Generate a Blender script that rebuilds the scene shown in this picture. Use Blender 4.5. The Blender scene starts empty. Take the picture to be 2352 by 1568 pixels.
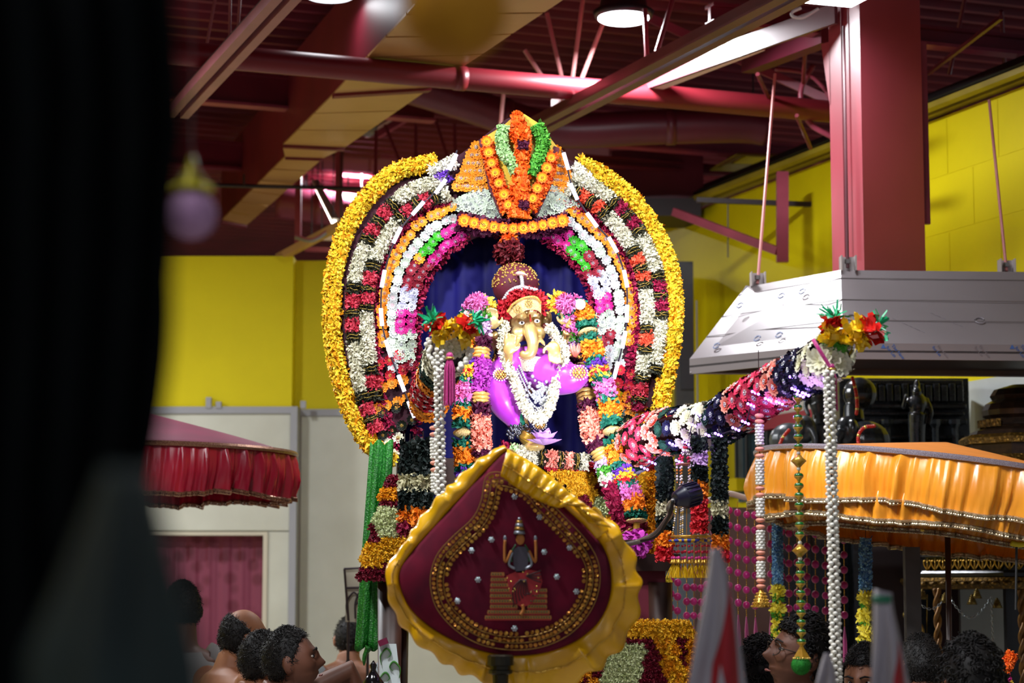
import bpy, math, random
import numpy as np
from mathutils import Vector, Matrix, Quaternion

random.seed(7); RNG = np.random.default_rng(7)
PI = math.pi; TAU = 2*PI
SC = bpy.context.scene
COL = SC.collection

# ---------------------------------------------------------------- camera
F = 5000.0; CX = 1176.0; CY = 784.0; HZ = 1375.0; CAMZ = 1.7
PIT = math.atan((HZ-CY)/F); CP, SP = math.cos(PIT), math.sin(PIT)
cam_d = bpy.data.cameras.new('camera'); cam = bpy.data.objects.new('camera', cam_d); COL.objects.link(cam)
cam.location = (0, 0, CAMZ); cam.rotation_euler = (PI/2+PIT, 0, 0)
cam_d.sensor_width = 36.0; cam_d.lens = F*36/2352; cam_d.clip_start = 0.05; cam_d.clip_end = 100
cam_d.dof.use_dof = True; cam_d.dof.focus_distance = 7.8; cam_d.dof.aperture_fstop = 3.6
SC.camera = cam

# ---------------------------------------------------------------- world, exposure
wd = bpy.data.worlds.new('hall_air'); SC.world = wd; wd.use_nodes = True
bg = wd.node_tree.nodes['Background']; bg.inputs[0].default_value = (0.55, 0.6, 0.7, 1); bg.inputs[1].default_value = 0.36
SC.view_settings.view_transform = 'Standard'; SC.view_settings.look = 'None'
SC.view_settings.gamma = 1.0; SC.view_settings.use_curve_mapping = False
SC.view_settings.exposure = 0.0
SC.cycles.max_bounces = 5; SC.cycles.diffuse_bounces = 3; SC.cycles.glossy_bounces = 2
SC.cycles.use_adaptive_sampling = True; SC.cycles.adaptive_threshold = 0.025; SC.cycles.transmission_bounces = 3; SC.cycles.transparent_max_bounces = 8
SC.cycles.caustics_reflective = False; SC.cycles.caustics_refractive = False
SC.cycles.sample_clamp_indirect = 4.0

def area(name, loc, power, size, target=None, color=(0.93, 0.96, 1.0), spread=None):
    d = bpy.data.lights.new(name, 'AREA'); d.shape = 'DISK'; d.size = size; d.energy = power; d.color = color
    if spread: d.spread = spread
    o = bpy.data.objects.new(name, d); COL.objects.link(o); o.location = loc
    t = Vector(target) if target is not None else Vector(loc)-Vector((0, 0, 1))
    o.rotation_euler = (t-Vector(loc)).to_track_quat('-Z', 'Y').to_euler()
    return o
def spot(name, loc, target, power, angle, blend=0.5, size=0.05, color=(0.93, 0.95, 1.0)):
    d = bpy.data.lights.new(name, 'SPOT'); d.energy = power; d.spot_size = math.radians(angle); d.spot_blend = blend
    d.shadow_soft_size = size; d.color = color
    o = bpy.data.objects.new(name, d); COL.objects.link(o); o.location = loc
    o.rotation_euler = (Vector(target)-Vector(loc)).to_track_quat('-Z', 'Y').to_euler()
    return o
# ceiling lamps of the hall (those outside the frame; the ones in view carry their light in their builder)
area('hall_and_fill_light', (-2.7, 10.2, 4.35), 185, 0.35)
area('hall_and_fill_light', (-5.2, 12.6, 4.35), 185, 0.35)
area('hall_and_fill_light', (-1.3, 5.6, 4.5), 110, 0.35)
area('hall_and_fill_light', (0.5, 5.8, 4.5), 60, 0.35)
area('hall_and_fill_light', (1.2, 17.5, 4.7), 160, 0.35)
area('hall_and_fill_light', (4.6, 14.6, 4.7), 90, 0.35)
# added spots without fixtures, to light the arch, umbrella, arm and beads
spot('added_arch_light', (-1.0, 6.15, 4.3), (-.05, 8.0, 2.75), 235, 46, .6, .12)
spot('added_arch_light', (1.1, 6.2, 4.3), (0.05, 8.0, 2.7), 215, 44, .6, .12)
spot('added_side_light', (-0.5, 5.3, 4.2), (1.62, 8.6, 2.15), 430, 31, .8, .12)
spot('added_low_light', (0.1, 5.0, 3.7), (1.35, 9.6, 1.75), 170, 32, .9, .12)
area('hall_and_fill_light', (-1.3, 0.9, 4.5), 34, 0.35)  # added fill for the fronts of the close foreground, no lamp seen there
area('hall_and_fill_light', (1.9, -0.6, 4.5), 24, 0.35)  # second added foreground fill, behind the camera

# ---------------------------------------------------------------- pixel to place
def W(px, py, D):
    u = (px-CX)/F; v = (CY-py)/F
    k = D/(CP-v*SP)
    return Vector((u*k, D, CAMZ+(SP+v*CP)*k))
def ray(px, py):
    u = (px-CX)/F; v = (CY-py)/F
    return Vector((u, CP-v*SP, SP+v*CP))
def Wz(px, py, z):
    d = ray(px, py); k = (z-CAMZ)/d.z
    return Vector((0, 0, CAMZ))+d*k
def Wpl(px, py, P0, n):
    d = ray(px, py); o = Vector((0, 0, CAMZ))
    return o+d*((Vector(P0)-o).dot(n)/d.dot(n))
def m(px, D): return px*D/F          # pixels to metres at a depth
TH = math.radians(20.9)
E1 = Vector((-math.sin(TH), math.cos(TH), 0)); E2 = Vector((math.cos(TH), math.sin(TH), 0)); UP = Vector((0, 0, 1))

# ---------------------------------------------------------------- materials
def lin(h):
    if not isinstance(h, str): return tuple(h)
    h = h.lstrip('#'); out = []
    for i in (0, 2, 4):
        c = int(h[i:i+2], 16)/255
        out.append(c/12.92 if c <= .04045 else ((c+.055)/1.055)**2.4)
    return tuple(out)
MATS = {}
def mat(name, c, c2=None, by='noise', scale=6.0, rough=.55, metal=0.0, bump=0.0, bscale=60.0, emit=0.0, sheen=0.0,
        trans=0.0, contrast=(.35, .65), spec=.5, coat=0.0, aniso=None, sub=0.0):
    if name in MATS: return MATS[name]
    mt = bpy.data.materials.new(name); mt.use_nodes = True; nt = mt.node_tree; N = nt.nodes; L = nt.links
    b = N['Principled BSDF']
    c = lin(c); col = (*c, 1)
    b.inputs['Base Color'].default_value = col; b.inputs['Roughness'].default_value = rough
    b.inputs['Metallic'].default_value = metal; b.inputs['Specular IOR Level'].default_value = spec
    if sheen: b.inputs['Sheen Weight'].default_value = sheen
    if coat: b.inputs['Coat Weight'].default_value = coat; b.inputs['Coat Roughness'].default_value = .15
    if trans: b.inputs['Transmission Weight'].default_value = trans
    if emit:
        b.inputs['Emission Color'].default_value = col; b.inputs['Emission Strength'].default_value = emit
    if c2 is not None:
        c2 = lin(c2); mix = N.new('ShaderNodeMix'); mix.data_type = 'RGBA'
        mix.inputs[6].default_value = col; mix.inputs[7].default_value = (*c2, 1)
        if by == 'island':
            g = N.new('ShaderNodeNewGeometry'); L.new(g.outputs['Random Per Island'], mix.inputs[0])
        elif by == 'object':
            g = N.new('ShaderNodeObjectInfo'); L.new(g.outputs['Random'], mix.inputs[0])
        else:
            tc = N.new('ShaderNodeTexCoord'); ramp = N.new('ShaderNodeValToRGB')
            ramp.color_ramp.elements[0].position = contrast[0]; ramp.color_ramp.elements[1].position = contrast[1]
            if by == 'radial':
                ln = N.new('ShaderNodeVectorMath'); ln.operation = 'LENGTH'
                L.new(tc.outputs['Object'], ln.inputs[0]); L.new(ln.outputs['Value'], ramp.inputs[0])
            else:
                if by == 'wave':
                    t = N.new('ShaderNodeTexWave'); t.inputs['Scale'].default_value = scale; t.inputs['Distortion'].default_value = 6
                    o = 'Fac' if 'Fac' in t.outputs else 0
                elif by == 'voronoi':
                    t = N.new('ShaderNodeTexVoronoi'); t.inputs['Scale'].default_value = scale; o = 'Distance'
                else:
                    t = N.new('ShaderNodeTexNoise'); t.inputs['Scale'].default_value = scale; t.inputs['Detail'].default_value = 5; o = 0
                L.new(tc.outputs['Object'], t.inputs['Vector']); L.new(t.outputs[o], ramp.inputs[0])
            L.new(ramp.outputs[0], mix.inputs[0])
        L.new(mix.outputs[2], b.inputs['Base Color'])
    if bump:
        tc = N.new('ShaderNodeTexCoord'); t = N.new('ShaderNodeTexNoise'); t.inputs['Scale'].default_value = bscale
        t.inputs['Detail'].default_value = 4
        bm = N.new('ShaderNodeBump'); bm.inputs['Strength'].default_value = bump; bm.inputs['Distance'].default_value = .01
        L.new(tc.outputs['Object'], t.inputs['Vector']); L.new(t.outputs[0], bm.inputs['Height']); L.new(bm.outputs[0], b.inputs['Normal'])
    MATS[name] = mt
    return mt
def petal(name, c, c2, rough=.6, spec=.3):
    return mat(name, c, c2, by='island', rough=rough, spec=spec)

# ---------------------------------------------------------------- mesh builder
def frame_of(d):
    d = Vector(d).normalized(); a = Vector((0, 0, 1)) if abs(d.z) < .9 else Vector((1, 0, 0))
    x = d.cross(a).normalized(); y = d.cross(x).normalized()
    return x, y, d
class MB:
    def __init__(s): s.v = []; s.f = []; s.arr = []
    def add(s, vs, fs):
        b = len(s.v); s.v += [tuple(v) for v in vs]; s.f += [tuple(i+b for i in f) for f in fs]; return s
    def hexa(s, p):
        return s.add(p, [(3, 2, 1, 0), (4, 5, 6, 7), (0, 1, 5, 4), (1, 2, 6, 5), (2, 3, 7, 6), (3, 0, 4, 7)])
    def box(s, c, d, rz=0.0, R=None):
        c = Vector(c); q = R or Matrix.Rotation(rz, 3, 'Z')
        P = [c+q@Vector((x*d[0]/2, y*d[1]/2, z*d[2]/2)) for z in (-1, 1) for x, y in ((-1, -1), (1, -1), (1, 1), (-1, 1))]
        return s.hexa(P)
    def bar(s, a, b, w, h, up=UP):
        a = Vector(a); b = Vector(b); d = (b-a).normalized(); x = d.cross(up)
        x = x.normalized() if x.length > 1e-6 else Vector((1, 0, 0)); y = x.cross(d).normalized()
        P = [q+x*(i*w/2)+y*(j*h/2) for q in (a, b) for i, j in ((-1, -1), (1, -1), (1, 1), (-1, 1))]
        return s.hexa(P)
    def tube(s, pts, r, n=8, cap=True, closed=False, flat=1.0):
        pts = [Vector(p) for p in pts]; k = len(pts); rs = r if isinstance(r, (list, tuple)) else [r]*k
        V = []; x = None
        for i, p in enumerate(pts):
            if closed: d = pts[(i+1) % k]-pts[i-1]
            else: d = pts[min(i+1, k-1)]-pts[max(i-1, 0)]
            d.normalize()
            if x is None: x, y, _ = frame_of(d)
            else:
                x = x-d*x.dot(d); x.normalize()
            y = d.cross(x)
            V += [p+(x*math.cos(TAU*j/n)+y*math.sin(TAU*j/n)*flat)*rs[i] for j in range(n)]
        fs = []
        for i in range(k if closed else k-1):
            a = i*n; b = ((i+1) % k)*n
            fs += [(a+j, a+(j+1) % n, b+(j+1) % n, b+j) for j in range(n)]
        if cap and not closed: fs += [tuple(reversed(range(n))), tuple(range((k-1)*n, k*n))]
        return s.add(V, fs)
    def lathe(s, prof, o=(0, 0, 0), n=16, ax=UP, sq=None):
        o = Vector(o); x, y, d = frame_of(ax); V = []; fs = []
        if Vector(ax).normalized().z > .999: x, y = Vector((1, 0, 0)), Vector((0, 1, 0))
        for r, h in prof: V += [o+d*h+(x*math.cos(TAU*j/n)+y*math.sin(TAU*j/n))*max(r, 1e-5) for j in range(n)]
        for i in range(len(prof)-1):
            a = i*n; b = a+n; fs += [(a+j, a+(j+1) % n, b+(j+1) % n, b+j) for j in range(n)]
        fs += [tuple(reversed(range(n))), tuple(range((len(prof)-1)*n, len(prof)*n))]
        return s.add(V, fs)
    def ball(s, c, r, n=10, k=7, sc=(1, 1, 1), R=None):
        c = Vector(c); V = []; fs = []
        for i in range(1, k):
            t = PI*i/k
            for j in range(n):
                v = Vector((math.sin(t)*math.cos(TAU*j/n)*sc[0], math.sin(t)*math.sin(TAU*j/n)*sc[1], math.cos(t)*sc[2]))*r
                V.append(c+(R@v if R else v))
        top = Vector((0, 0, sc[2]*r)); V += [c+(R@top if R else top), c-(R@top if R else top)]
        for i in range(k-2):
            a = i*n; b = a+n; fs += [(a+j, b+j, b+(j+1) % n, a+(j+1) % n) for j in range(n)]
        T = (k-1)*n
        fs += [(T, j, (j+1) % n) for j in range(n)]; a = (k-2)*n
        fs += [(T+1, a+(j+1) % n, a+j) for j in range(n)]
        return s.add(V, fs)
    def prism(s, pts, off):
        pts = [Vector(p) for p in pts]; off = Vector(off); n = len(pts)
        return s.add(pts+[p+off for p in pts], [tuple(range(n)), tuple(reversed(range(n, 2*n)))] + [(i, (i+1) % n, n+(i+1) % n, n+i) for i in range(n)])
    def grid(s, rows, closed=False):
        n = len(rows[0]); V = [p for r in rows for p in r]; fs = []
        for i in range(len(rows)-1):
            for j in range(n if closed else n-1):
                fs.append((i*n+j, i*n+(j+1) % n, (i+1)*n+(j+1) % n, (i+1)*n+j))
        return s.add(V, fs)
    def petals(s, P, Nn, L, w, lean=.5, jit=.3):
        """scatter bent petals: base points P, normals Nn (numpy)"""
        n = len(P)
        if n == 0: return s
        rnd = RNG.normal(size=(n, 3)); t = rnd-Nn*np.sum(rnd*Nn, 1, keepdims=True); t /= np.linalg.norm(t, axis=1, keepdims=True)+1e-9
        d = Nn+t*lean*(RNG.random((n, 1))*1.2+.2); d /= np.linalg.norm(d, axis=1, keepdims=True)
        s2 = np.cross(d, Nn); s2 += RNG.normal(size=(n, 3))*.25; s2 /= np.linalg.norm(s2, axis=1, keepdims=True)+1e-9
        ll = L*(1+jit*(RNG.random((n, 1))*2-1)); ww = w*(1+jit*(RNG.random((n, 1))*2-1))
        a = P-d*ll*.15; mid = P+d*ll*.5+t*ll*.1; tip = P+d*ll*.85+t*ll*.38
        V = np.stack([a-s2*ww*.3, a+s2*ww*.3, mid+s2*ww*.5, mid-s2*ww*.5, tip+s2*ww*.33, tip-s2*ww*.33], 1).reshape(-1, 3)
        b = len(s.v); s.v += [tuple(q) for q in V.tolist()]
        idx = (np.arange(n)*6+b)[:, None]
        q1 = (idx+np.array([0, 1, 2, 3])).tolist(); q2 = (idx+np.array([3, 2, 4, 5])).tolist()
        s.f += q1; s.f += q2
        return s
    def mesh(s, name, mt, smooth=True):
        me = bpy.data.meshes.new(name); me.from_pydata(s.v, [], s.f)
        if mt is not None: me.materials.append(mt)
        if smooth: me.polygons.foreach_set('use_smooth', [True]*len(me.polygons))
        me.update(); return me
    def build(s, name, mt, parent=None, smooth=False, label=None, kind=None):
        o = bpy.data.objects.new(name, s.mesh(name, mt, smooth)); COL.objects.link(o)
        adopt(o, parent)
        if label: o['label'] = label
        if kind: o['kind'] = kind
        return o
def adopt(o, parent):
    if parent is None: return
    o.parent = parent
    if parent.type == 'EMPTY': o.matrix_parent_inverse = Matrix.Translation(-parent.location)
def thing(name, label, cat, loc=(0, 0, 0), group=None):
    o = bpy.data.objects.new(name, None); COL.objects.link(o); o.location = loc; o.empty_display_size = .1
    o['label'] = label; o['category'] = cat
    if group: o['group'] = group
    return o
def tag(o, label, cat, group=None, kind=None):
    o['label'] = label; o['category'] = cat
    if group: o['group'] = group
    if kind: o['kind'] = kind
    return o
def struct(o): o['kind'] = 'structure'; return o
def inst(me, name, loc, parent, R=None, s=1.0):
    o = bpy.data.objects.new(name, me); COL.objects.link(o); adopt(o, parent)
    o.location = loc
    if R is not None: o.rotation_mode = 'QUATERNION'; o.rotation_quaternion = R
    o.scale = (s, s, s) if not isinstance(s, (tuple, list)) else s
    return o
def face(d, spin=0.0):
    return Vector(d).to_track_quat('Z', 'Y') @ Quaternion((0, 0, 1), spin)
def autosmooth(o, ang=40):
    o.data.polygons.foreach_set('use_smooth', [True]*len(o.data.polygons))
    o.data.update()
    try: o.data.set_sharp_from_angle(angle=math.radians(ang))
    except Exception: pass
    return o
def bevel(o, w=.01, seg=2):
    b = o.modifiers.new('bevel', 'BEVEL'); b.width = w; b.segments = seg; b.limit_method = 'ANGLE'; return o
def spline(pts, n=8, closed=False):
    """Catmull-Rom through points"""
    P = [Vector(p) for p in pts]; k = len(P); out = []
    for i in range(k if closed else k-1):
        p0 = P[i-1] if (closed or i > 0) else P[0]*2-P[1]; p1 = P[i]; p2 = P[(i+1) % k]
        p3 = P[(i+2) % k] if (closed or i+2 < k) else P[-1]*2-P[-2]
        for j in range(n):
            t = j/n
            out.append(.5*((2*p1)+(p2-p0)*t+(2*p0-5*p1+4*p2-p3)*t*t+(3*p1-p0-3*p2+p3)*t**3))
    if not closed: out.append(P[-1])
    return out
def resample(pts, step):
    pts = [Vector(p) for p in pts]; out = [pts[0].copy()]; acc = 0.0
    for a, b in zip(pts, pts[1:]):
        l = (b-a).length; t = step-acc
        while t <= l and l > 0:
            out.append(a.lerp(b, t/l)); t += step
        acc = (acc+l) % step if l > 0 else acc
        acc = l-(t-step) if l > 0 else acc
    return out
def plen(pts): return sum((Vector(b)-Vector(a)).length for a, b in zip(pts, pts[1:]))
def sub(pts, a, b):
    """sub path between lengths a and b"""
    out = []; acc = 0.0
    for p, q in zip(pts, pts[1:]):
        l = (q-p).length
        if acc+l >= a and acc <= b and l > 1e-9:
            t0 = max(0, (a-acc)/l); t1 = min(1, (b-acc)/l)
            if not out: out.append(p.lerp(q, t0))
            out.append(p.lerp(q, t1))
        acc += l
    return out if len(out) > 1 else [pts[0], pts[-1]]
def surf_points(path, r, count, ends=True):
    """random points and normals on a tube surface"""
    path = [Vector(p) for p in path]; seg = [(b-a).length for a, b in zip(path, path[1:])]
    cum = np.cumsum([0]+seg); tot = cum[-1]; u = RNG.random(count)*tot; i = np.clip(np.searchsorted(cum, u)-1, 0, len(seg)-1)
    A = np.array([tuple(p) for p in path]); a = A[i]; b = A[i+1]; fr = ((u-cum[i])/np.maximum(np.array(seg)[i], 1e-9))[:, None]
    c = a+(b-a)*fr; d = (b-a)/np.maximum(np.linalg.norm(b-a, axis=1, keepdims=True), 1e-9)
    ref = np.where(np.abs(d[:, 2:3]) < .9, np.array([[0, 0, 1.]]), np.array([[1., 0, 0]]))
    x = np.cross(d, ref); x /= np.linalg.norm(x, axis=1, keepdims=True); y = np.cross(d, x)
    th = RNG.random((count, 1))*TAU; nn = x*np.cos(th)+y*np.sin(th)
    return c+nn*r, nn
def fluff_tube(path, r, L, w, count, core=.8, lean=.5, n=8):
    mb = MB(); mb.tube(path, r*core, n)
    P, N = surf_points(path, r*core*.95, count)
    return mb.petals(P, N, L, w, lean)
# ================================================================ the hall
M_red = mat('maroon_paint', '#7a1e2e', '#681828', scale=3, rough=.45)
M_deck = mat('maroon_deck_paint', '#7c2034', '#681a2c', scale=2, rough=.5)
M_pink = mat('rose_steel_paint', '#a04055', '#8a3448', scale=4, rough=.4)
M_dark = mat('dark_steel', '#2a1c22', rough=.5)
M_yel = mat('yellow_wall_paint', '#e2d008', '#d6c408', scale=1.2, rough=.55, bump=.1, bscale=30, spec=.2)
M_tan = mat('tan_steel_and_bounce', '#c89c68', '#b88a54', scale=2.5, rough=.35)  # duct underside: yellow wall bounce put into the colour; strut's own tan
M_marble = mat('cream_marble', '#d2d2c2', '#bdbcab', scale=2.2, contrast=(.3, .75), rough=.3)
M_grey = mat('grey_trim', '#9b9ba0', rough=.5)
M_black = mat('black_rubber', '#0c0b0d', rough=.5)
M_steel = mat('galvanised_steel', '#8e8a88', rough=.35, metal=.7)
M_white = mat('white_enamel', '#d8d6d2', rough=.4)

ZC = 5.2
fl = MB().box((0, 11, -.05), (30, 34, .1)).build('floor', mat('pale_floor', '#b5aea6', '#a59d95', scale=2, rough=.4)); struct(fl)
# corrugated deck: ribs run across (E2)
mb = MB(); rows = []
s = 1.0; O = Vector((0, 0, 0))
while s < 30:
    for ds, z in ((0, ZC), (.125, ZC), (.14, ZC-.055), (.185, ZC-.055), (.2, ZC)):
        rows.append([E1*(s+ds)+E2*t+UP*z for t in (-16, 16)])
    s += .2
mb.grid(rows); mb.box(E1*15.5+UP*(ZC+.06), (36, 32, .02), rz=TH)
ce = mb.build('ceiling', M_deck); struct(ce)

def px_box(name, x0, y0, x1, y1, D, thick, mt, parent=None):
    a = W(x0, y1, D); b = W(x1, y0, D)
    return MB().box(((a.x+b.x)/2, D+thick/2, (a.z+b.z)/2), (abs(b.x-a.x), thick, abs(b.z-a.z))).build(name, mt, parent)
# left partition: marble dado with yellow above, the part left of the pilaster stands a little nearer
DL, DR = 14.8, 15.0
zm = W(500, 938, DL).z; zt = W(500, 588, DL).z; zd = W(500, 1229, DL).z
xs = W(670, 940, DL).x; xd = W(604, 1300, DL).x; xj = W(604, 1300, DL).x
def slab(name, x0, x1, z0, z1, y, t, mt, parent=None, bv=0):
    o = MB().box(((x0+x1)/2, y+t/2, (z0+z1)/2), (x1-x0, t, z1-z0)).build(name, mt, parent)
    if bv: bevel(o, bv)
    return o
wl = slab('wall_left', -9, xs, zm, zt, DL, .25, M_yel); struct(wl)
xr = W(1500, 940, DR).x
wl2 = slab('wall_left_recess', xs, xr, zm, zt, DR, .2, M_yel); struct(wl2)
for a in ((-5.2, -3.62, 0, zm), (-3.61, xd-.82, 0, zm), (xd-.815, xs-.005, zd+.03, zm-.005), (xj+.03, xs-.005, 0, zd+.025)):
    slab('marble_panel', *a, DL, .22, M_marble, wl, .006)
for a in ((xs+.045, .6, 0, zm-.005), (.61, xr, 0, zm-.005)):
    slab('marble_panel', *a, DR, .2, M_marble, wl2, .006)
tr = slab('trim_1', -5, xs, zm-.035, zm+.012, DL-.02, .03, M_grey); struct(tr)
tr = slab('trim_2', xs, xr, zm-.035, zm+.012, DR-.02, .03, M_grey); struct(tr)
tr = slab('trim_3', xs-.005, xs+.042, 0, zm+.012, DL-.03, .24, M_grey); struct(tr)
for x, h in ((480, .075), (503, .045), (697, .05)):
    p = W(x, 930, DL); o = slab('bracket', p.x-.018, p.x+.018, zm, zm+h, DL-.03, .035, M_grey)
    tag(o, {480: 'taller of two small grey brackets on ledge above red umbrella', 503: 'short grey bracket right beside the taller one on ledge',
            697: 'small grey bracket on ledge just right of vertical trim'}[x], 'bracket')
# doorway with brocade curtain
dr = MB()
dr.box((xj+.015, DL+.12, zd/2), (.03, .26, zd)).box((xd-.83, DL+.12, zd/2), (.03, .26, zd)).box((xd-.4, DL+.12, zd+.012), (.86, .26, .024))
dro = dr.build('door_1', mat('door_frame_paint', '#cbc2ac', rough=.4)); struct(dro)
mbc = MB(); rows = []
for iz in range(12):
    z = zd*iz/11+.0
    rows.append([Vector((xd-.815+.82*j/60, DL+.16+.006*math.sin(j*.75)+.003*math.sin(j*1.9+iz*.2), z)) for j in range(61)])
mbc.grid(rows); mbc.grid([[p+Vector((0, .006, 0)) for p in r] for r in rows])
cu = mbc.build('door_curtain', mat('maroon_brocade', '#62122a', '#7a2c44', by='voronoi', scale=9, contrast=(.25, .5), rough=.55), smooth=True)
tag(cu, 'maroon brocade curtain filling the doorway under the red umbrella', 'curtain')
wbk = MB().box((0, 23.1, ZC/2), (26, .2, ZC)).build('wall_back', mat('maroon_wall', '#6e1c30', '#5c1728', scale=1, rough=.6)); struct(wbk)
sl = MB().box((-8.6, 11, ZC/2), (.2, 24, ZC)).build('wall_side', M_yel); struct(sl)
# right wall runs along E1
WR0 = Vector((1.2, 15.0, 0)); WRN = Vector((E1.y, -E1.x, 0))   # normal roughly +x
def Wr(px, py): return Wpl(px, py, WR0, WRN)
a = WR0+E1*1.0; b = WR0-E1*9; zt_r = 4.36; off = E2*.2
wr = MB().hexa([a, b, b+off, a+off, a+UP*zt_r, b+UP*zt_r, b+off+UP*zt_r, a+off+UP*zt_r]).build('wall_right', M_yel); struct(wr)
# block courses of the right wall: proud blocks where they can be told apart
for k in range(5):
    for j in range(9):
        z0 = 2.75+k*.32; t0 = 1.9+j*.5+(k % 2)*.25
        if t0 < 2.6: continue
        p = WR0-E1*(t0+.245)+E2*.0035+UP*(z0+.157)
        MB().box(p, (.012, .488, .312), rz=TH).build('block', M_yel, wr)
# marble cladding low on the right wall, near end
p0 = Wr(2185, 885); p1 = Wr(2560, 790)
for t0, t1 in ((3.42, 4.4), (4.41, 6.0), (6.01, 8.0)):
    A = WR0-E1*t0-E2*.03; B = WR0-E1*t1-E2*.03
    MB().hexa([A, B, B+E2*.03, A+E2*.03]+[q+UP*p0.z for q in (A, B, B+E2*.03, A+E2*.03)]).build('marble_panel', mat('pale_marble', '#c4c9c6', '#aab0ae', scale=2, rough=.3), wr)
# white band, red lintel and barred window at the far end of the right wall
def on_wr(name, x0, y0, x1, y1, proud, mt, parent=None):
    q = [Wr(x0, y1), Wr(x1, y1), Wr(x1, y0), Wr(x0, y0)]
    zb = (q[0].z+q[1].z)/2; ztp = (q[2].z+q[3].z)/2
    A = Vector((q[0].x, q[0].y, 0)); B = Vector((q[1].x, q[1].y, 0)); o = -E2*proud
    return MB().hexa([A+UP*zb, B+UP*zb, B+o+UP*zb, A+o+UP*zb, A+UP*ztp, B+UP*ztp, B+o+UP*ztp, A+o+UP*ztp]).build(name, mt, parent)
o = on_wr('trim_4', 1640, 905, 1900, 962, .03, M_white); struct(o)
o = on_wr('trim_5', 1690, 955, 1900, 985, .06, mat('red_lintel_paint', '#a03048', rough=.4)); struct(o)
wn = on_wr('window_1', 1702, 985, 1900, 1145, .02, mat('dark_blue_glass', '#1b2630', '#39505c', scale=2.5, rough=.15)); struct(wn)
for i in range(7):
    x = 1708+i*24
    A = Wr(x, 1130); B = Wr(x, 990); MB().tube([A-E2*.05, Vector((A.x, A.y, B.z))-E2*.05], .012, 6).build('window_bar', M_black, wn)
o = on_wr('window_sill', 1560, 1108, 1730, 1135, .12, mat('yellow_steel', '#d8c010', rough=.4), wn)
# dark mast beside the arch, standing at the end of the right wall
t = thing('service_cabinet', 'tall dark grey service cabinet against yellow wall right of the arch', 'cabinet', W(1578, 900, 14.2).xy.to_3d())
A = W(1555, 1100, 14.2); B = W(1592, 600, 14.2)
MB().box(((A.x+B.x)/2, 14.3, B.z/2), (B.x-A.x, .2, B.z)).build('housing', mat('dark_grey_steel', '#3a3a40', '#4a4a46', scale=5, rough=.5), t)
MB().box(((A.x+B.x)/2+.012, 14.19, B.z-.5), ((B.x-A.x)*.7, .02, .7)).build('door', mat('darker_grey_steel', '#2a2a30', rough=.4), t)
MB().tube([W(1600, 690, 14.15), W(1602, 900, 14.15), W(1603, 1100, 14.15)], .006, 6).build('cable', M_grey, t)

# ---------------------------------------------------------------- overhead steel and ducts
def duct(name, label, L, R, z, h, mt_side, mt_bot, cat='air duct'):
    t = thing(name, label, cat, Wz(*L[0], z))
    for i in range(len(L)-1):
        a, b = Wz(*L[i], z), Wz(*L[i+1], z); c, d = Wz(*R[i+1], z), Wz(*R[i], z)
        MB().hexa([a+UP*.004, b+UP*.004, c+UP*.004, d+UP*.004, a+UP*h, b+UP*h, c+UP*h, d+UP*h]).build('casing', mt_side, t)
        dirn = (b-a).normalized(); n = max(1, round((b-a).length/.42))
        for k in range(n):
            u0, u1 = k/n, (k+1)/n-.012
            q = [a.lerp(b, u0), a.lerp(b, u1), d.lerp(c, u1), d.lerp(c, u0)]
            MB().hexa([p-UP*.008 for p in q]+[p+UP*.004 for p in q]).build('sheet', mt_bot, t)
        q = [b.lerp(a, .03), b, c, c.lerp(d, .03)]
        MB().hexa([p-UP*.025 for p in q]+[p for p in q]).build('flange', mt_side, t)
    return t
duct('rectangular_duct', 'long square air duct with bounce-tinted tan underside crossing the ceiling on the left',
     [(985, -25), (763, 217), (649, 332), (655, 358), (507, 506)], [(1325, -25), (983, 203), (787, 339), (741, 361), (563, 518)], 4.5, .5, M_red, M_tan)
def round_pipe(name, label, pts, r, mt, cat='pipe', joints=()):
    t = thing(name, label, cat, pts[0]); MB().tube(spline(pts, 8), r, 20).build('pipe_run', mt, t, smooth=True)
    if cat == 'air duct':
        for p in (Vector(pts[0]).lerp(Vector(pts[1]), .5), Vector(pts[-2]).lerp(Vector(pts[-1]), .5)): MB().tube([p, Vector((p.x, p.y, ZC))], .006, 5).build('strap', M_dark, t)
    for j in joints:
        i = min(int(j*(len(pts)-1)), len(pts)-2); a = Vector(pts[i]); b = Vector(pts[i+1]); p = a.lerp(b, j*(len(pts)-1)-i); d = (b-a).normalized()
        MB().tube([p-d*.03, p+d*.03], r*1.07, 20).build('coupling', mt, t, smooth=True)
    return t
zz = 4.425
a = Wz(480, 128, zz); round_pipe('sprinkler_main', 'long red round pipe running across the whole ceiling', [a-E2*2.5, a, a+E2*1.6, a+E2*3.6, a+E2*5], .062, mat('red_pipe_paint', '#761c26', rough=.4), joints=(.46, .82))
def beam(name, label, p, l0, l1, h, w, mt, d=E2, flm=None):
    t = thing(name, label, 'steel beam', p)
    MB().bar(p+d*l0+UP*h/2, p+d*l1+UP*h/2, w*.25, h).build('web', mt, t)
    MB().bar(p+d*l0, p+d*l1, w, .018).build('flange', flm or mt, t); MB().bar(p+d*l0+UP*h, p+d*l1+UP*h, w, .018).build('flange', mt, t)
    return t
beam('cross_beam', 'maroon steel beam crossing just behind the red pipe at upper left', Wz(570, 243, 4.7), -4, 1.2, .19, .1, M_red, flm=M_pink)
beam('cross_beam', 'maroon steel beam lower down at left behind the tan duct', Wz(520, 387, 4.72), -4, .35, .18, .1, M_red)
beam('cross_beam', 'rose steel beam running right from the arch tip to the red column', Wz(1290, 325, 4.66), -.1, 3.2, .09, .1, M_pink)
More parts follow.
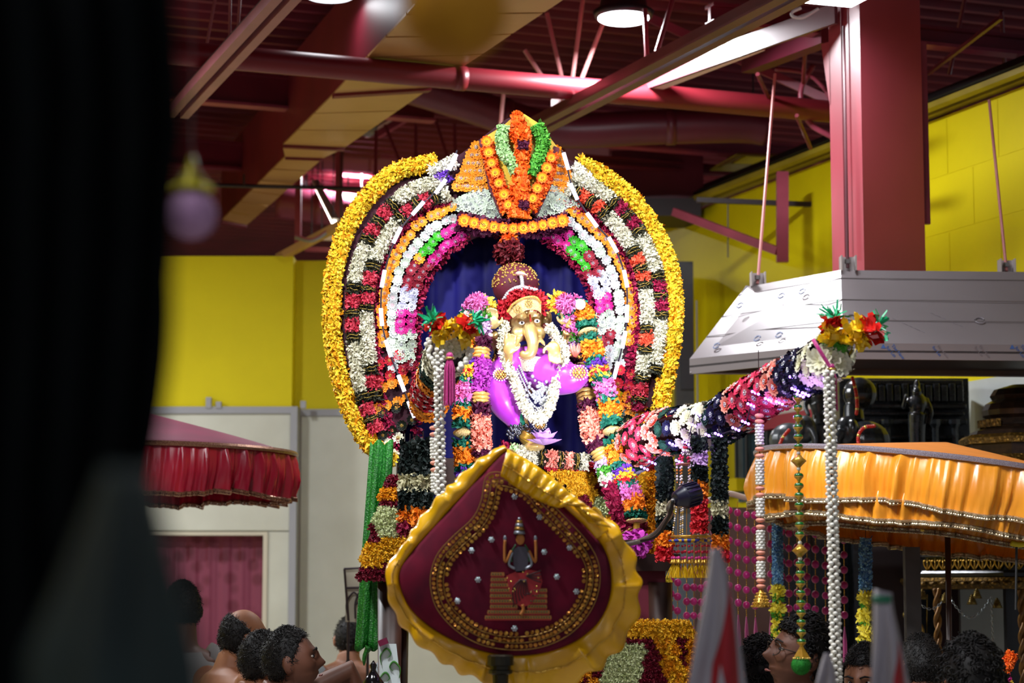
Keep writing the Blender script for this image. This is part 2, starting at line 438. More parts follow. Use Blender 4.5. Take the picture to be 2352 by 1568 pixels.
beam('cross_beam', 'thin maroon beam below the rose beam right of the arch tip', Wz(1400, 380, 4.6), -.2, 2.2, .05, .06, M_red)
beam('cross_beam', 'maroon beam passing in front of the red column near top right', Wz(1750, 65, 4.62), -.3, 4, .09, .1, M_red, flm=M_pink)
beam('cross_beam', 'maroon beam above the yellow wall at far right', Wz(2200, 300, 4.42), -.55, 3, .07, .1, M_red)
# channel strut upper left
def channel(name, label, a, b, w, mt, rods=()):
    t = thing(name, label, 'steel channel', a); d = (b-a).normalized(); x = d.cross(UP).normalized()
    for k in (-1, 1): MB().bar(a+x*k*w*.3, b+x*k*w*.3, w*.36, .05).build('flange', mt, t)
    MB().bar(a+UP*.03, b+UP*.03, w*.9, .012).build('web', M_dark, t)
    for p, q in rods: MB().tube([p, q], .008, 6).build('hanger_rod', mt, t)
    return t
a = Wz(425, 240, 4.3); b = Wz(665, -20, 4.3)
channel('strut_channel', 'slotted steel channel hanging at upper left beside the dark drape', a-(b-a)*.1, b, .13, mat('rose_grey_paint', '#a8626a', '#96545c', scale=4, rough=.4),
        [(Wz(527, 105, 4.34), Wz(527, 105, 4.34)+UP*.9), (Wz(545, 85, 4.34), Wz(545, 85, 4.34)+E2*.05+UP*.9), (Wz(460, 180, 4.34), Wz(460, 180, 4.34)+E2*.15+UP*.9)])
# main truss right of centre
t = thing('roof_truss', 'open web roof truss slanting up to the right above the arch', 'roof truss', Wz(1241, 298, 4.3))
a = Wz(1228, 303, 4.3); b = Wz(1815, 0, 4.3); d = (b-a).normalized(); x = d.cross(UP).normalized(); b = b+d*1.5
M_chord = mat('plum_steel_paint', '#744048', '#66363e', scale=3, rough=.35)
for k in (-1, 1):
    MB().bar(a+x*k*.045, b+x*k*.045, .06, .012).build('bottom_chord', M_chord, t); MB().bar(a+x*k*.02+UP*.04, b+x*k*.02+UP*.04, .012, .08).build('chord_leg', M_chord, t)
MB().bar(a+UP*.85, b+UP*.85, .1, .05).build('top_chord', M_red, t)
M_rod = mat('pale_rose_rod', '#cf8a86', '#b86e70', scale=3, rough=.4)
node = Wz(1300, 240, 4.42)
for (x0, y0, x1, y1, dd) in ((1282, 232, 1205, 115, 12.0), (1302, 228, 1256, 30, 11.9), (1309, 226, 1340, -10, 11.8), (1320, 222, 1398, 20, 11.7), (1487, 150, 1481, 20, 11.0), (1502, 140, 1548, -10, 10.9), (1160, 180, 1148, 300, 12.4)):
    MB().tube([W(x0, y0, dd), W(x1, y1, dd)], .013, 8).build('web_rod', M_rod if dd > 11.5 else M_red, t)
px_box('gusset_plate', 1266, 228, 1310, 262, 11.95, .015, mat('pale_pink_plate', '#e6c8c8', rough=.4), t)
MB().tube(spline([W(1235, 290, 11.9), W(1320, 235, 11.7), W(1400, 200, 11.5), W(1520, 150, 11.2)], 6), .008, 6).build('conduit', M_steel, t)
# flange parallel to the truss, its strong lighting put into the pale colour
t = thing('lit_flange', 'steel flange strip, bright light put into its pale colour, under the roof truss', 'soffit')
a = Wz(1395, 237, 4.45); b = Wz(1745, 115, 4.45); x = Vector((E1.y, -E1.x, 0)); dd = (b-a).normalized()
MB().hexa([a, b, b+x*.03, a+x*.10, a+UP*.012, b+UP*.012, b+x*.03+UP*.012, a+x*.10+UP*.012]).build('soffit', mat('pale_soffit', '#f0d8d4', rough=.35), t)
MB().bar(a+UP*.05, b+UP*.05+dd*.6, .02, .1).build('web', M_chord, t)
# big round ducts behind
M_rd = mat('plum_round_duct', '#6d2336', '#5c1d2e', scale=2, rough=.4)
round_pipe('round_duct', 'fat plum round duct bending behind the arch tip', [W(930, 195, 13.2), W(1060, 235, 13.3), W(1180, 275, 13.4), W(1300, 300, 13.4), W(1500, 292, 13.4), W(1700, 288, 13.4), W(1762, 296, 13.4)], .11, M_rd, 'air duct', (.3, .7))
round_pipe('round_duct', 'rose round duct behind the upper left of the arch', [W(725, 352, 17), W(860, 362, 17), W(1100, 385, 17)], .125, mat('rose_round_duct', '#93405a', rough=.35), 'air duct', (.5,))
round_pipe('round_duct', 'low rose round duct above the yellow partition left of the arch', [W(640, 462, 17.6), W(760, 478, 17.6), W(900, 495, 17.6)], .14, mat('rose_round_duct', '#93405a'), 'air duct', (.4,))
def simple_bar(name, label, cat, a, b, w, h, mt):
    return tag(MB().bar(a, b, w, h).build(name, mt), label, cat)
# duct blocks right of the arch tip
t = thing('plenum_box', 'large dark maroon plenum box right of the arch tip', 'air duct', W(1520, 470, 14.5))
px_box('casing', 1405, 345, 1615, 455, 14.6, .6, M_rd, t); px_box('side_panel', 1300, 262, 1398, 420, 15.4, .3, mat('pale_rose_panel', '#c98aa0', rough=.4), t)
px_box('lower_casing', 1400, 455, 1610, 495, 14.5, .5, M_dark, t)
# dark conduit rails
t = thing('conduit_rail', 'dark conduit rail crossing the tan duct left of the arch', 'conduit', W(490, 425, 14.2))
MB().tube([W(440, 424, 14.2), W(860, 434, 14.6)], .014, 8).build('rail', M_dark, t)
for x in (560, 705, 800): MB().tube([W(x, 428, 14.3), W(x, 400, 14.3)], .006, 6).build('clip', M_dark, t)
simple_bar('conduit_rail', 'black square rail between the arch and the red column', 'conduit', W(1600, 459, 13.3), W(1925, 472, 13.3), .03, .03, M_dark)
# posts and braces
t = thing('wall_brace', 'magenta steel post and diagonal brace standing off the yellow wall', 'steel brace', W(1798, 600, 13.0))
MB().bar(W(1797, 602, 13.0), W(1797, 395, 13.0), .07, .05, up=Vector((0, 1, 0))).build('post', M_pink, t)
MB().bar(W(1550, 487, 13.6), W(1788, 577, 13.0), .05, .05).build('diagonal', M_pink, t)
for (x0, y0, x1, y1, dd, r) in ((877, 268, 921, 380, 15.5, .014), (955, 250, 955, 385, 15.5, .014), (997, 265, 1030, 370, 15.5, .014), (1044, 285, 1046, 380, 15.5, .014), (864, 300, 862, 430, 15.2, .014)):
    o = MB().tube([W(x0, y0, dd), W(x1, y1, dd)], r, 6).build('web_rod', M_red)
    tag(o, {877: 'slanting maroon truss rod nearest the tan duct behind the arch', 955: 'upright maroon truss rod in the middle behind upper left arch', 997: 'slanting maroon truss rod near the arch tip, left side', 1044: 'upright maroon truss rod closest to the arch tip, left side', 864: 'upright maroon rod hanging beside the glassy detector'}[x0], 'rod')
t = thing('roof_truss', 'short pale truss chord behind the upper left of the arch', 'roof truss', W(830, 300, 15.5))
MB().bar(W(838, 305, 15.7), W(945, 240, 15.2), .03, .05).build('chord', mat('pale_chord', '#c49a98', rough=.4), t); MB().bar(W(868, 310, 15.8), W(975, 246, 15.3), .03, .05).build('chord', M_pink, t)
o = MB().lathe([(.02, 0), (.06, .03), (.075, .09), (.05, .13), (.02, .15)], W(845, 315, 15.4), 12).build('smoke_detector', mat('smoky_plastic', '#8a7f86', rough=.15), smooth=True); tag(o, 'small glassy detector hanging at the end of the tan duct', 'detector')
# posts at left of the arch
for (x, y0, y1, w) in ((684, 410, 560, 14), (777, 400, 520, 16)):
    pb = W(x, y1, 16.5); o = MB().bar(pb, Vector((pb.x, pb.y, ZC)), m(w, 16.5), .05, up=Vector((0, 1, 0))).build('hanger_post', M_pink)
    tag(o, {684: 'rose hanger post left of the fluorescent tube', 777: 'rose hanger post right of the fluorescent tube'}[x], 'post')
t = thing('tan_strut', 'tan slanting strut with loose cables at the left edge of the arch', 'strut', W(660, 578, 14.6))
MB().bar(W(640, 592, 14.9), W(790, 512, 14.2), .05, .05).build('channel', M_tan, t)
for k in range(3): MB().tube(spline([W(678, 540+k*4, 14.5), W(720, 548+k*3, 14.4), W(770, 515+k*4, 14.3)], 6), .006, 6).build('cable', M_steel if k else M_pink, t)
for (x0, y0, x1, y1, mt, lb) in ((700, 572, 800, 575, M_pink, 'thin rose rail just above the yellow partition left of the arch'), (730, 546, 790, 548, mat('pale_soffit', '#f0d8d4'), 'short pale rail above the yellow partition left of the arch')):
    t = thing('ledge_rail', lb, 'rail', W(x0, y0, 16)); MB().bar(W(x0, y0, 16), W(x1, y1, 16), .03, .035).build('rail', mt, t)
    for f in (.15, .85): p = W(x0, y0, 16).lerp(W(x1, y1, 16), f); MB().tube([p, Vector((p.x, p.y, ZC))], .005, 5).build('hanger_wire', M_dark, t)
# girder on the right wall with black cables
t = thing('wall_girder', 'yellow channel girder carrying black cables on top of the right wall', 'girder', WR0+UP*4.38)
g0 = WR0+E1*.6-E2*.12+UP*4.39; g1 = WR0-E1*9-E2*.12+UP*4.39
M_yg = mat('dull_yellow_steel', '#a8962c', '#8c7a26', scale=3, rough=.4)
for k in (0, 1): MB().bar(g0+E2*.1*k, g1+E2*.1*k, .06, .03).build('flange', M_yg, t)
MB().bar(g0+E2*.05+UP*.02, g1+E2*.05+UP*.02, .04, .02).build('web', M_dark, t)
for k in range(5): MB().tube([g0+E2*(.02+.03*k)+UP*(.05+.02*k)-E1*.5, g1+E2*(.02+.03*k)+UP*(.05+.02*k)], .012, 6).build('cable', M_black, t)
# ceiling air diffuser
t = thing('air_diffuser', 'square yellow ceiling air diffuser between arch and red column', 'air diffuser', Wz(1735, 375, 4.62))
q = [Wz(1630, 392, 4.6), Wz(1690, 358, 4.6), Wz(1850, 365, 4.6), Wz(1800, 398, 4.6)]; cq = sum(q, Vector())/4
for s0, s1, mt in ((1.0, .86, M_yg), (.78, .6, M_yg), (.5, .0, M_yel)):
    for i in range(4):
        A, B = q[i], q[(i+1) % 4]; f0 = lambda p, s_: cq+(p-cq)*s_
        z = UP*(.06*(1-s0))
        MB().hexa([f0(A, s0)+z, f0(B, s0)+z, f0(B, s1)+z+UP*.02, f0(A, s1)+z+UP*.02]+[p+UP*.012 for p in (f0(A, s0)+z, f0(B, s0)+z, f0(B, s1)+z+UP*.02, f0(A, s1)+z+UP*.02)]).build('vane', mt, t)
# lamps
def high_bay(label, c, r, power, mt_e):
    t = thing('high_bay_lamp', label, 'ceiling lamp', c)
    MB().lathe([(r*1.12, .0), (r*1.2, .03), (r*.95, .05), (r*.8, .16), (r*.4, .2), (r*.2, .26)], c, 28).build('housing', mat('black_lamp_housing', '#15151a', rough=.4), t, smooth=True)
    MB().lathe([(r, 0), (r, -.012), (r*.9, -.02)], c+UP*.002, 28).build('diffuser', mt_e, t, smooth=True)
    MB().tube([c+UP*.25, Vector((c.x, c.y, ZC))], .01, 6).build('suspension', M_steel, t)
    area('high_bay_light', c-UP*.04, power, r*2)
    return t
M_lamp = mat('lamp_diffuser', '#f2f6ff', emit=14.0)
high_bay('round bright high bay lamp hanging at top centre', Wz(1432, 40, 4.75), .135, 100, M_lamp)
high_bay('far round high bay lamp above the left shoulder of the arch', W(822, 388, 17.6), .118, 150, M_lamp)
high_bay('round high bay lamp cut by the top edge above the tan duct', Wz(757, -14, 4.85), .135, 2, mat('dim_lamp_diffuser', '#f2f6ff', emit=2.0))
t = thing('linear_lamp', 'bright flat linear lamp at the top edge left of the red column', 'ceiling lamp', Wz(1860, 5, 4.4))
q = [Wz(1725, -4, 4.4), Wz(1955, 17, 4.4), Wz(2000, -6, 4.4), Wz(1770, -26, 4.4)]
MB().hexa(q+[p+UP*.012 for p in q]).build('diffuser', M_lamp, t); MB().hexa([p+UP*.014 for p in q]+[p+UP*.05 for p in q]).build('housing', M_white, t)
area('linear_lamp_light', sum(q, Vector())/4-UP*.05, 12, .35)
MB().tube(spline([W(1880, 20, 10.2), W(1845, 40, 10.2), W(1822, 38, 10.2), W(1820, 28, 10.2), W(1840, 18, 10.2)], 6), .008, 6).build('cable', M_white, t)
t = thing('fluorescent_lamp', 'lit fluorescent tube slanting down left of the arch', 'ceiling lamp', W(748, 470, 15.4))
MB().tube([W(727, 428, 15.6), W(768, 512, 15.0)], .018, 10).build('tube', mat('warm_tube', '#fff2e0', emit=9.0), t, smooth=True)
MB().bar(W(724, 424, 15.65)+UP*.03, W(770, 514, 15.0)+UP*.03, .05, .02).build('batten', M_white, t)
for x, y, dd in ((730, 434, 15.5), (765, 505, 15.05)): p = W(x, y, dd)+UP*.03; MB().tube([p, Vector((p.x, p.y, ZC))], .004, 5).build('hanger_wire', M_dark, t)
# hoses, chain
o = MB().tube(spline([W(1868, 150, 12), W(1842, 200, 12), W(1842, 240, 12), W(1862, 285, 12), W(1912, 315, 12)], 8), .016, 10).build('flexible_hose', M_pink, smooth=True); tag(o, 'longer rose flexible hose curling down beside the red column', 'hose')
o = MB().tube(spline([W(1780, 158, 12), W(1850, 168, 12), W(1890, 200, 12), W(1912, 235, 12)], 8), .012, 10).build('flexible_hose', M_pink, smooth=True); tag(o, 'shorter rose flexible hose arching over the longer one', 'hose')
mb = MB()
for k in range(22): mb.tube([W(1672+(1 if k % 2 else -1)*1.2*math.cos(q), 470+k*5.6+4*math.sin(q), 13.3) for q in (0, 1.57, 3.14, 4.71)], .003, 4, closed=True)
tag(mb.build('hanging_chain', M_steel), 'thin chain hanging before the yellow wall right of the arch', 'chain')
# diagonal and sloped red members at right
for (x0, y0, x1, y1, dd0, dd1, w, lb) in ((1490, 40, 1912, 235, 12.6, 12.2, .05, 'long rose diagonal bar from the round lamp to the red column'), (1720, 150, 1905, 80, 12.2, 11, .09, 'dark plum beam slanting up to the red column top'), (2130, 170, 2300, 40, 11.6, 10.4, .02, 'thin maroon diagonal rod at top right')):
    simple_bar('bracing_bar', lb, 'steel bar', W(x0, y0, dd0), W(x1, y1, dd1), w, w, M_pink if w == .05 else M_rd)
# more thin truss rods at right top
for k, (x0, y0, x1, y1) in enumerate(((2228, -60, 2180, 170), (2300, 25, 2310, 195), (2340, 150, 2352, 110), (1850, 110, 1845, 190), (1740, 170, 1770, 235), (1830, 265, 1862, 340))):
    tag(MB().tube([W(x0, y0, 11.5), W(x1, y1, 11.9)], .012, 6).build('web_rod', M_red), ('leftmost of two thin maroon rods right of the red column top', 'second thin maroon rod right of the red column top', 'short maroon rod at the extreme right edge near the top', 'short upright maroon rod left of the red column behind the hoses', 'slanting maroon rod above the diffuser, farthest left of the column', 'slanting maroon rod just above the yellow diffuser')[k], 'rod')

# ---------------------------------------------------------------- red column duct and hood
t = thing('exhaust_duct', 'thick square red exhaust duct rising from the grey hood', 'exhaust duct', W(1985, 625, 10.1))
zb = 3.15
Ac, Bc, Cc = W(1985, 600, 10.0), W(1912, 600, 10.45), W(2126, 600, 10.3); Dc = Bc+(Cc-Ac)
def lvl(p, z): return Vector((p.x, p.y, z))
MB().hexa([lvl(p, zb) for p in (Ac, Bc, Dc, Cc)]+[lvl(p, ZC) for p in (Ac, Bc, Dc, Cc)]).build('shaft', mat('salmon_red_paint', '#b64a58', '#a84250', scale=2, rough=.38), t)
fz0, fz1 = W(1912, 235, 10.4).z, W(1890, 90, 10.4).z
k = (Bc-Ac).normalized()
MB().hexa([lvl(Bc, fz0)-k*.02, lvl(Bc, fz0)+k*.001, lvl(Dc, fz0), lvl(Dc, fz0)-k*.02, lvl(Bc, fz1)-k*.02, lvl(Bc, fz1)+k*.12, lvl(Dc, fz1)+k*.12, lvl(Dc, fz1)]).build('flare', MATS['salmon_red_paint'], t)
pA = (Ac+Bc)/2-E2*.0
MB().tube([lvl(Ac.lerp(Bc, .45), 3.3)+Vector((-.02, -.02, 0)), lvl(Ac.lerp(Bc, .45), ZC)+Vector((-.02, -.02, 0))], .006, 6).build('seam_rod', M_red, t)
o = MB().bar(lvl(Cc, 3.5)+Vector((.03, .1, 0)), lvl(Cc, 4.4)+Vector((.03, .1, 0)), .03, .03, up=Vector((0, 1, 0))).build('corner_angle', M_pink, t)

t = thing('kitchen_hood', 'large grey metal extractor hood with blue-printed film at right', 'extractor hood', W(1936, 824, 9.5))
zl, zl2 = W(1936, 824, 9.5).z, W(1936, 787, 9.5).z
nb, lb_, bb, rb = W(1938, 824, 9.5), W(1584, 857, 10.15), W(2134, 871, 10.5), W(2800, 830, 9.65)
def lip(p): return lvl(p, zl), lvl(p, zl2)
ztop = W(1931, 620, 9.9).z
nt, lt, rt = lvl(W(1931, 620, 9.9), ztop), lvl(W(1712, 661, 10.45), ztop), lvl(W(2640, 640, 10.0), ztop)
bl = lvl(nb+(lb_-nb)+(rb-nb), zl); bt = lt+(rt-nt)
M_hood = mat('filmed_stainless', '#8c8486', '#827a7c', scale=1.5, rough=.35, metal=.2)
def quad_slab(name, q, mt, parent, inset=.012):
    n = (q[1]-q[0]).cross(q[3]-q[0]).normalized()*inset
    return MB().hexa(list(q)+[p-n for p in q]).build(name, mt, parent)
quad_slab('side_panel', (lip(lb_)[1], lip(nb)[1], nt, lt), M_hood, t); quad_slab('front_panel', (lip(nb)[1], lip(rb)[1], rt, nt), M_hood, t)
quad_slab('side_lip', (lip(lb_)[0], lip(nb)[0], lip(nb)[1], lip(lb_)[1]), M_hood, t); quad_slab('front_lip', (lip(nb)[0], lip(rb)[0], lip(rb)[1], lip(nb)[1]), M_hood, t)
quad_slab('back_panel', (bl, lip(lb_)[0], lt, bt), M_hood, t)
MB().hexa([lt-UP*.01, nt-UP*.01, rt-UP*.01, bt-UP*.01, lt, nt, rt, bt]).build('top_panel', M_hood, t)
und = [lvl(p, zl+.03) for p in (nb, lb_, bl, rb)]; MB().hexa(und+[p+UP*.01 for p in und]).build('underside', mat('dark_hood_inside', '#3a3335', rough=.4), t)
# joint lines in the film and printing
nf = ((lip(rb)[1]-lip(nb)[1]).cross(nt-lip(nb)[1])).normalized(); nf = nf if nf.y < 0 else -nf
ns = ((lip(nb)[1]-lip(lb_)[1]).cross(nt-lip(nb)[1])).normalized(); ns = ns if ns.y < 0 else -ns
for f in (.3, .58, .88):
    MB().bar(lip(nb)[1].lerp(nt, f)+nf*.002, lip(rb)[1].lerp(rt, f)+nf*.002, .003, .003).build('film_seam', mat('film_seam', '#7d7678', rough=.5), t)
    MB().bar(lip(nb)[1].lerp(nt, f)+ns*.002, lip(lb_)[1].lerp(lt, f)+ns*.002, .003, .003).build('film_seam', MATS['film_seam'], t)
def hood_text(txt, P, x, y, size, col, parent, rot=0):
    cu = bpy.data.curves.new('film_print', 'FONT'); cu.body = txt; cu.size = size; cu.extrude = .0004; cu.materials.append(col)
    o = bpy.data.objects.new('film_print', cu); COL.objects.link(o)
    x = Vector(x).normalized(); n = x.cross(Vector(y)).normalized(); y = n.cross(x)
    R = Matrix((x, y, n)).transposed().to_4x4()
    me = bpy.data.meshes.new_from_object(o); bpy.data.objects.remove(o); o = bpy.data.objects.new('film_print', me); COL.objects.link(o)
    adopt(o, parent); o.matrix_basis = Matrix.Translation(P)@R@Matrix.Rotation(rot, 4, 'Z'); return o
M_blue = mat('blue_print', '#3f64a8', rough=.5); M_fp = mat('faint_print', '#857f86', rough=.5); M_fb = mat('faint_blue_print', '#8f97b4', rough=.5)
fx = lip(rb)[1]-lip(nb)[1]; fy = nt-lip(nb)[1]; fn = nf*.003
for x, y, txt, sz, mt in ((2046, 794, 'The New', .021, M_blue), (2034, 798, 'for Las', .021, M_blue), (2150, 794, 'The New', .019, M_fp), (2140, 798, 'for Las', .019, M_blue), (2246, 794, 'The New', .019, M_fp), (2236, 798, 'for Las', .019, M_fp), (2342, 795, 'The New', .021, M_blue), (2330, 799, 'for Las', .021, M_blue), (1953, 793, 'Laser', .021, M_fb)):
    P = Wpl(x, y, lip(nb)[0], Vector((nf.x, nf.y, 0)).normalized())+Vector((nf.x, nf.y, 0)).normalized()*.004
    hood_text(txt, P, fx, UP, sz, mt, t, math.radians(-50))
for x, y in ((2022, 800), (2318, 801)):
    P = Wpl(x, y, lip(nb)[0], Vector((nf.x, nf.y, 0)).normalized())+Vector((nf.x, nf.y, 0)).normalized()*.004
    hood_text('\u25B2', P, fx, UP, .025, M_blue, t)
for x, y, txt, sz, mt in ((2048, 733, '\u2013 \u2013 \u2013\u2013 \u2013 \u2013\u2013 \u2013', .03, M_fp), (2135, 720, '\u2013 \u2013\u2013 \u2013 \u2013 \u2013\u2013 \u2013', .03, M_fp)):
    hood_text(txt, Wpl(x, y, lip(nb)[1], nf)+nf*.003, fx, fy, sz, mt, t, math.radians(-40))
def ring_mark(P, x, y, r, mt):
    x = Vector(x).normalized(); n = x.cross(Vector(y)).normalized(); y = n.cross(x)
    for a0, a1 in ((.3, 2.9), (3.4, 6.0)):
        MB().tube([P+(x*math.cos(a0+(a1-a0)*i/10)+y*math.sin(a0+(a1-a0)*i/10))*r for i in range(11)], .004, 4).build('film_print', mt, t)
for x, y in ((1958, 730), (2250, 737)): ring_mark(Wpl(x, y, lip(nb)[1], nf)+nf*.003, fx, fy, .022, M_fp)
sx = lip(nb)[1]-lip(lb_)[1]
for x, y in ((1700, 702), (1795, 680), (1843, 670), (1646, 795), (1740, 778), (1790, 770)): ring_mark(Wpl(x, y, lip(nb)[1], ns)+ns*.003, sx, fy, .016, M_fb)
# hangers
t2 = t
for (x, y, dd, lab) in ((1740, 650, 10.4, 1), (1947, 612, 9.9, 2), (2312, 628, 10.0, 3)):
    P = W(x, y, dd); P.z = ztop
    MB().box(P+Vector((-.03, 0, .03)), (.006, .06, .07)).box(P+Vector((.035, 0, .03)), (.006, .06, .07)).box(P+Vector((0, .03, .03)), (.07, .006, .07)).build('hanger_bracket', mat('pale_bracket', '#b9b0ae', rough=.4), t)
    top = {1: W(1780, 170, 11.0), 2: W(1938, 60, 10.05), 3: W(2272, 230, 10.3)}[lab]
    MB().tube([P+UP*.01, top], .0075, 8).build('hanger_rod', M_chord if lab == 2 else M_rod, t)
    MB().lathe([(.014, 0), (.014, .02)], P+UP*.03, 6).build('nut', M_steel, t)
# ================================================================ flowers
def flower_mesh(name, mt, n=10, cup=.25, layers=2):
    mb = MB()
    for ly in range(layers):
        k = 1-.38*ly; z0 = .12*ly; R = []
        for r, zz_ in ((.12, 0), (.6, .5), (1.0, 1.0)):
            row = []
            for j in range(n*3):
                a = TAU*j/(n*3)+ly*.2; sc_ = (1-.18*(1 if j % 3 == 0 else 0)) if r > .3 else 1
                row.append(Vector((math.cos(a)*r*k*sc_, math.sin(a)*r*k*sc_, z0+cup*zz_*k*(1+.25*math.sin(j*2.4)))))
            R.append(row)
        mb.grid(R, closed=True)
    mb.lathe([(.18, 0), (.2, .12), (.1, .2)], (0, 0, 0), 8)
    return mb.mesh(name, mt)
def jewel_mesh(name, mt):
    mb = MB(); mb.ball((0, 0, .34), .13, 6, 4)
    for j in range(8): mb.ball((math.cos(TAU*j/8)*.24, math.sin(TAU*j/8)*.24, .3), .085, 5, 3)
    return mb.mesh(name, mt)
M_silver = mat('silver_jewel', '#e4e8f0', rough=.15, metal=.75); M_gold = mat('gold_jewel', '#ecc468', rough=.22, metal=.7)
M_goldm = mat('gold_metal', '#e0b44c', '#c89434', scale=30, rough=.3, metal=.65)
JW = {'s': jewel_mesh('jewel', M_silver), 'g': jewel_mesh('jewel', M_gold)}
def fm(key, c, c2, con=(.25, .75)):
    return flower_mesh('flower', mat('flower_'+key, c2, c, by='radial', contrast=con, rough=.6, spec=.25), cup=.3)
FL = {'white': fm('white', '#b2b6b2', '#d8a0a8', (.15, .5)), 'pale': fm('pale', '#aebaa6', '#c4cebc'), 'lav': fm('lavender', '#b8bad6', '#d0d0e0'),
      'orange': fm('orange', '#f08a1c', '#f8a840'), 'amber': fm('amber', '#d8801c', '#e89a30'), 'yellow': fm('yellow', '#f2b41e', '#f6cc50'),
      'magenta': fm('magenta', '#c01878', '#e040a0'), 'maroon': fm('maroon', '#781024', '#a02838'), 'green': fm('green', '#2c9a1c', '#58c038'),
      'red': fm('red', '#c01c30', '#d83a48'), 'black': fm('black_green', '#12180f', '#1c2418'), 'coral': fm('coral', '#f0a090', '#f04830', (.3, .9)),
      'flame': fm('flame', '#f0500c', '#ffc020', (.3, .9)), 'navy': fm('navy', '#141432', '#241c50'), 'violet': fm('violet', '#7038c0', '#9058e0'),
      'cream': fm('cream', '#e6e2c8', '#d8d4a8'), 'rose': fm('rose', '#d83458', '#f06a80'), 'dgreen': fm('deep_green', '#17362e', '#24483e'), 'lilac': fm('lilac', '#9a92b8', '#b8b0d0')}
NFL = 0
def put_flower(parent, key, P, r, d=(0, -1, 0), jewel='s', tilt=.35):
    d = Vector(d).normalized()+Vector((random.uniform(-tilt, tilt), random.uniform(-tilt, tilt)*.5, random.uniform(-tilt, tilt)))
    o = inst(FL[key], 'flower', P, parent, face(d, random.uniform(0, 6)), r*random.uniform(.92, 1.1))
    if jewel:
        j = bpy.data.objects.new('jewel', JW[jewel]); COL.objects.link(j); j.parent = o
    return o
def pom_mesh(name, mt, petals=110, L=.5, w=.36):
    mb = MB(); mb.ball((0, 0, 0), .62, 8, 6)
    P = RNG.normal(size=(petals, 3)); P /= np.linalg.norm(P, axis=1, keepdims=True)
    mb.petals(P*.62, P, L, w, .6); return mb.mesh(name, mt)
POM = {k: pom_mesh('marigold', petal('marigold_'+k, a, b)) for k, a, b in (('yellow', '#f0b010', '#f8c838'), ('orange', '#e8900c', '#f2b020'), ('maroon', '#5c0a1c', '#8a1430'),
       ('cream', '#e2e8b8', '#c8d298'), ('magenta', '#c42ab0', '#d858c4'), ('red', '#a81428', '#c82a38'), ('white', '#eeeee6', '#d8d8cc'), ('lemon', '#f0d828', '#f8ea60'))}

# petal materials for garlands
PM = {k: petal('petal_'+k, a, b) for k, a, b in (
    ('yellow', '#e8b40c', '#f4d838'), ('gold', '#e0a010', '#ecc42c'), ('white', '#dcdac0', '#c2bda2'), ('crimson', '#a81430', '#d04858'), ('black', '#14180f', '#2a2814'),
    ('goldthread', '#b8963c', '#806a28'), ('orange', '#f27a10', '#fa9c28'), ('green', '#0e5848', '#1e7a60'), ('pink', '#d85aa8', '#ec8cc8'), ('lilac', '#c79ccc', '#dcc0e0'),
    ('plum', '#3c0a28', '#5a1438'), ('purple', '#a428a0', '#c050c0'), ('salmon', '#f08068', '#f8a890'), ('violet', '#5c2a9c', '#7844c0'), ('lemon', '#f0c020', '#f8dc50'),
    ('dark', '#0e1614', '#1c2a26'), ('beige', '#cfcaa4', '#b0aa84'), ('scarlet', '#c81828', '#e03038'), ('leaf', '#3c8a2c', '#62b03c'), ('flame', '#e84c08', '#f87820'),
    ('sage', '#86b868', '#b8d8a0'), ('darkred', '#380a14', '#5c1424'), ('bluefl', '#1c60b0', '#a8d8e0'), ('magenta', '#b41870', '#d03090'), ('wine', '#7c0c30', '#a41c48'), ('ivory', '#f0eee0', '#dcd8c4'), ('orred', '#d83418', '#f06848'))}
M_gbow = mat('gold_ribbon', '#e0c070', '#c49a48', scale=40, rough=.35, metal=.3)
M_gball = mat('gold_mesh_ball', '#c89a48', '#ecd08c', by='voronoi', scale=220, contrast=(.1, .5), rough=.3, metal=.3, bump=.6, bscale=300)
def garland(t, path, r, seq, D, name='flower_segment', px=True, dens=1.0, Lf=.55, wf=.30):
    """seq: (kind, length in px at depth D) laid end to end along path"""
    tot = plen(path); want = sum(q[1] for q in seq); k = tot/want; acc = 0.0
    for kind, ln in seq:
        a, b = acc*k, (acc+ln)*k; acc += ln
        p = sub(path, a+.0005, b-.0005); L_ = plen(p); mid = sub(path, (a+b)/2-.001, (a+b)/2+.001)[0]; d = (Vector(p[-1])-Vector(p[0])).normalized()
        if kind == 'ball': MB().lathe([(r*math.sin(PI*i/10)*1.02+.001, -L_/2+L_*i/10) for i in range(11)], mid, 14, d).build('gold_ball', M_gball, t, smooth=True); continue
        if kind == 'bow':
            mb = MB()
            for q in range(3): mb.lathe([(r*.75, -.2*L_), (r*1.05, 0), (r*.75, .2*L_)], Vector(p[0]).lerp(Vector(p[-1]), (q+.5)/3), 12, d)
            mb.build('gold_ribbon', M_gbow, t, smooth=True); continue
        cnt = int(dens*TAU*r*L_/((r*.24)**2)*1.15)+12
        o = fluff_tube(p, r*.92, r*Lf, r*wf, cnt, core=.78, lean=.7).build(name, PM[kind], t, smooth=False)
        if kind == 'black':
            mb = MB()
            for q in (.3, .6):
                c = Vector(p[0]).lerp(Vector(p[-1]), q); x, y, _ = frame_of(d)
                mb.tube([c+(x*math.cos(TAU*i/14)+y*math.sin(TAU*i/14))*r*1.06+d*random.uniform(-.15, .15)*r for i in range(14)], r*.06, 5, closed=True)
            mb.build('gold_thread', PM['goldthread'], o)

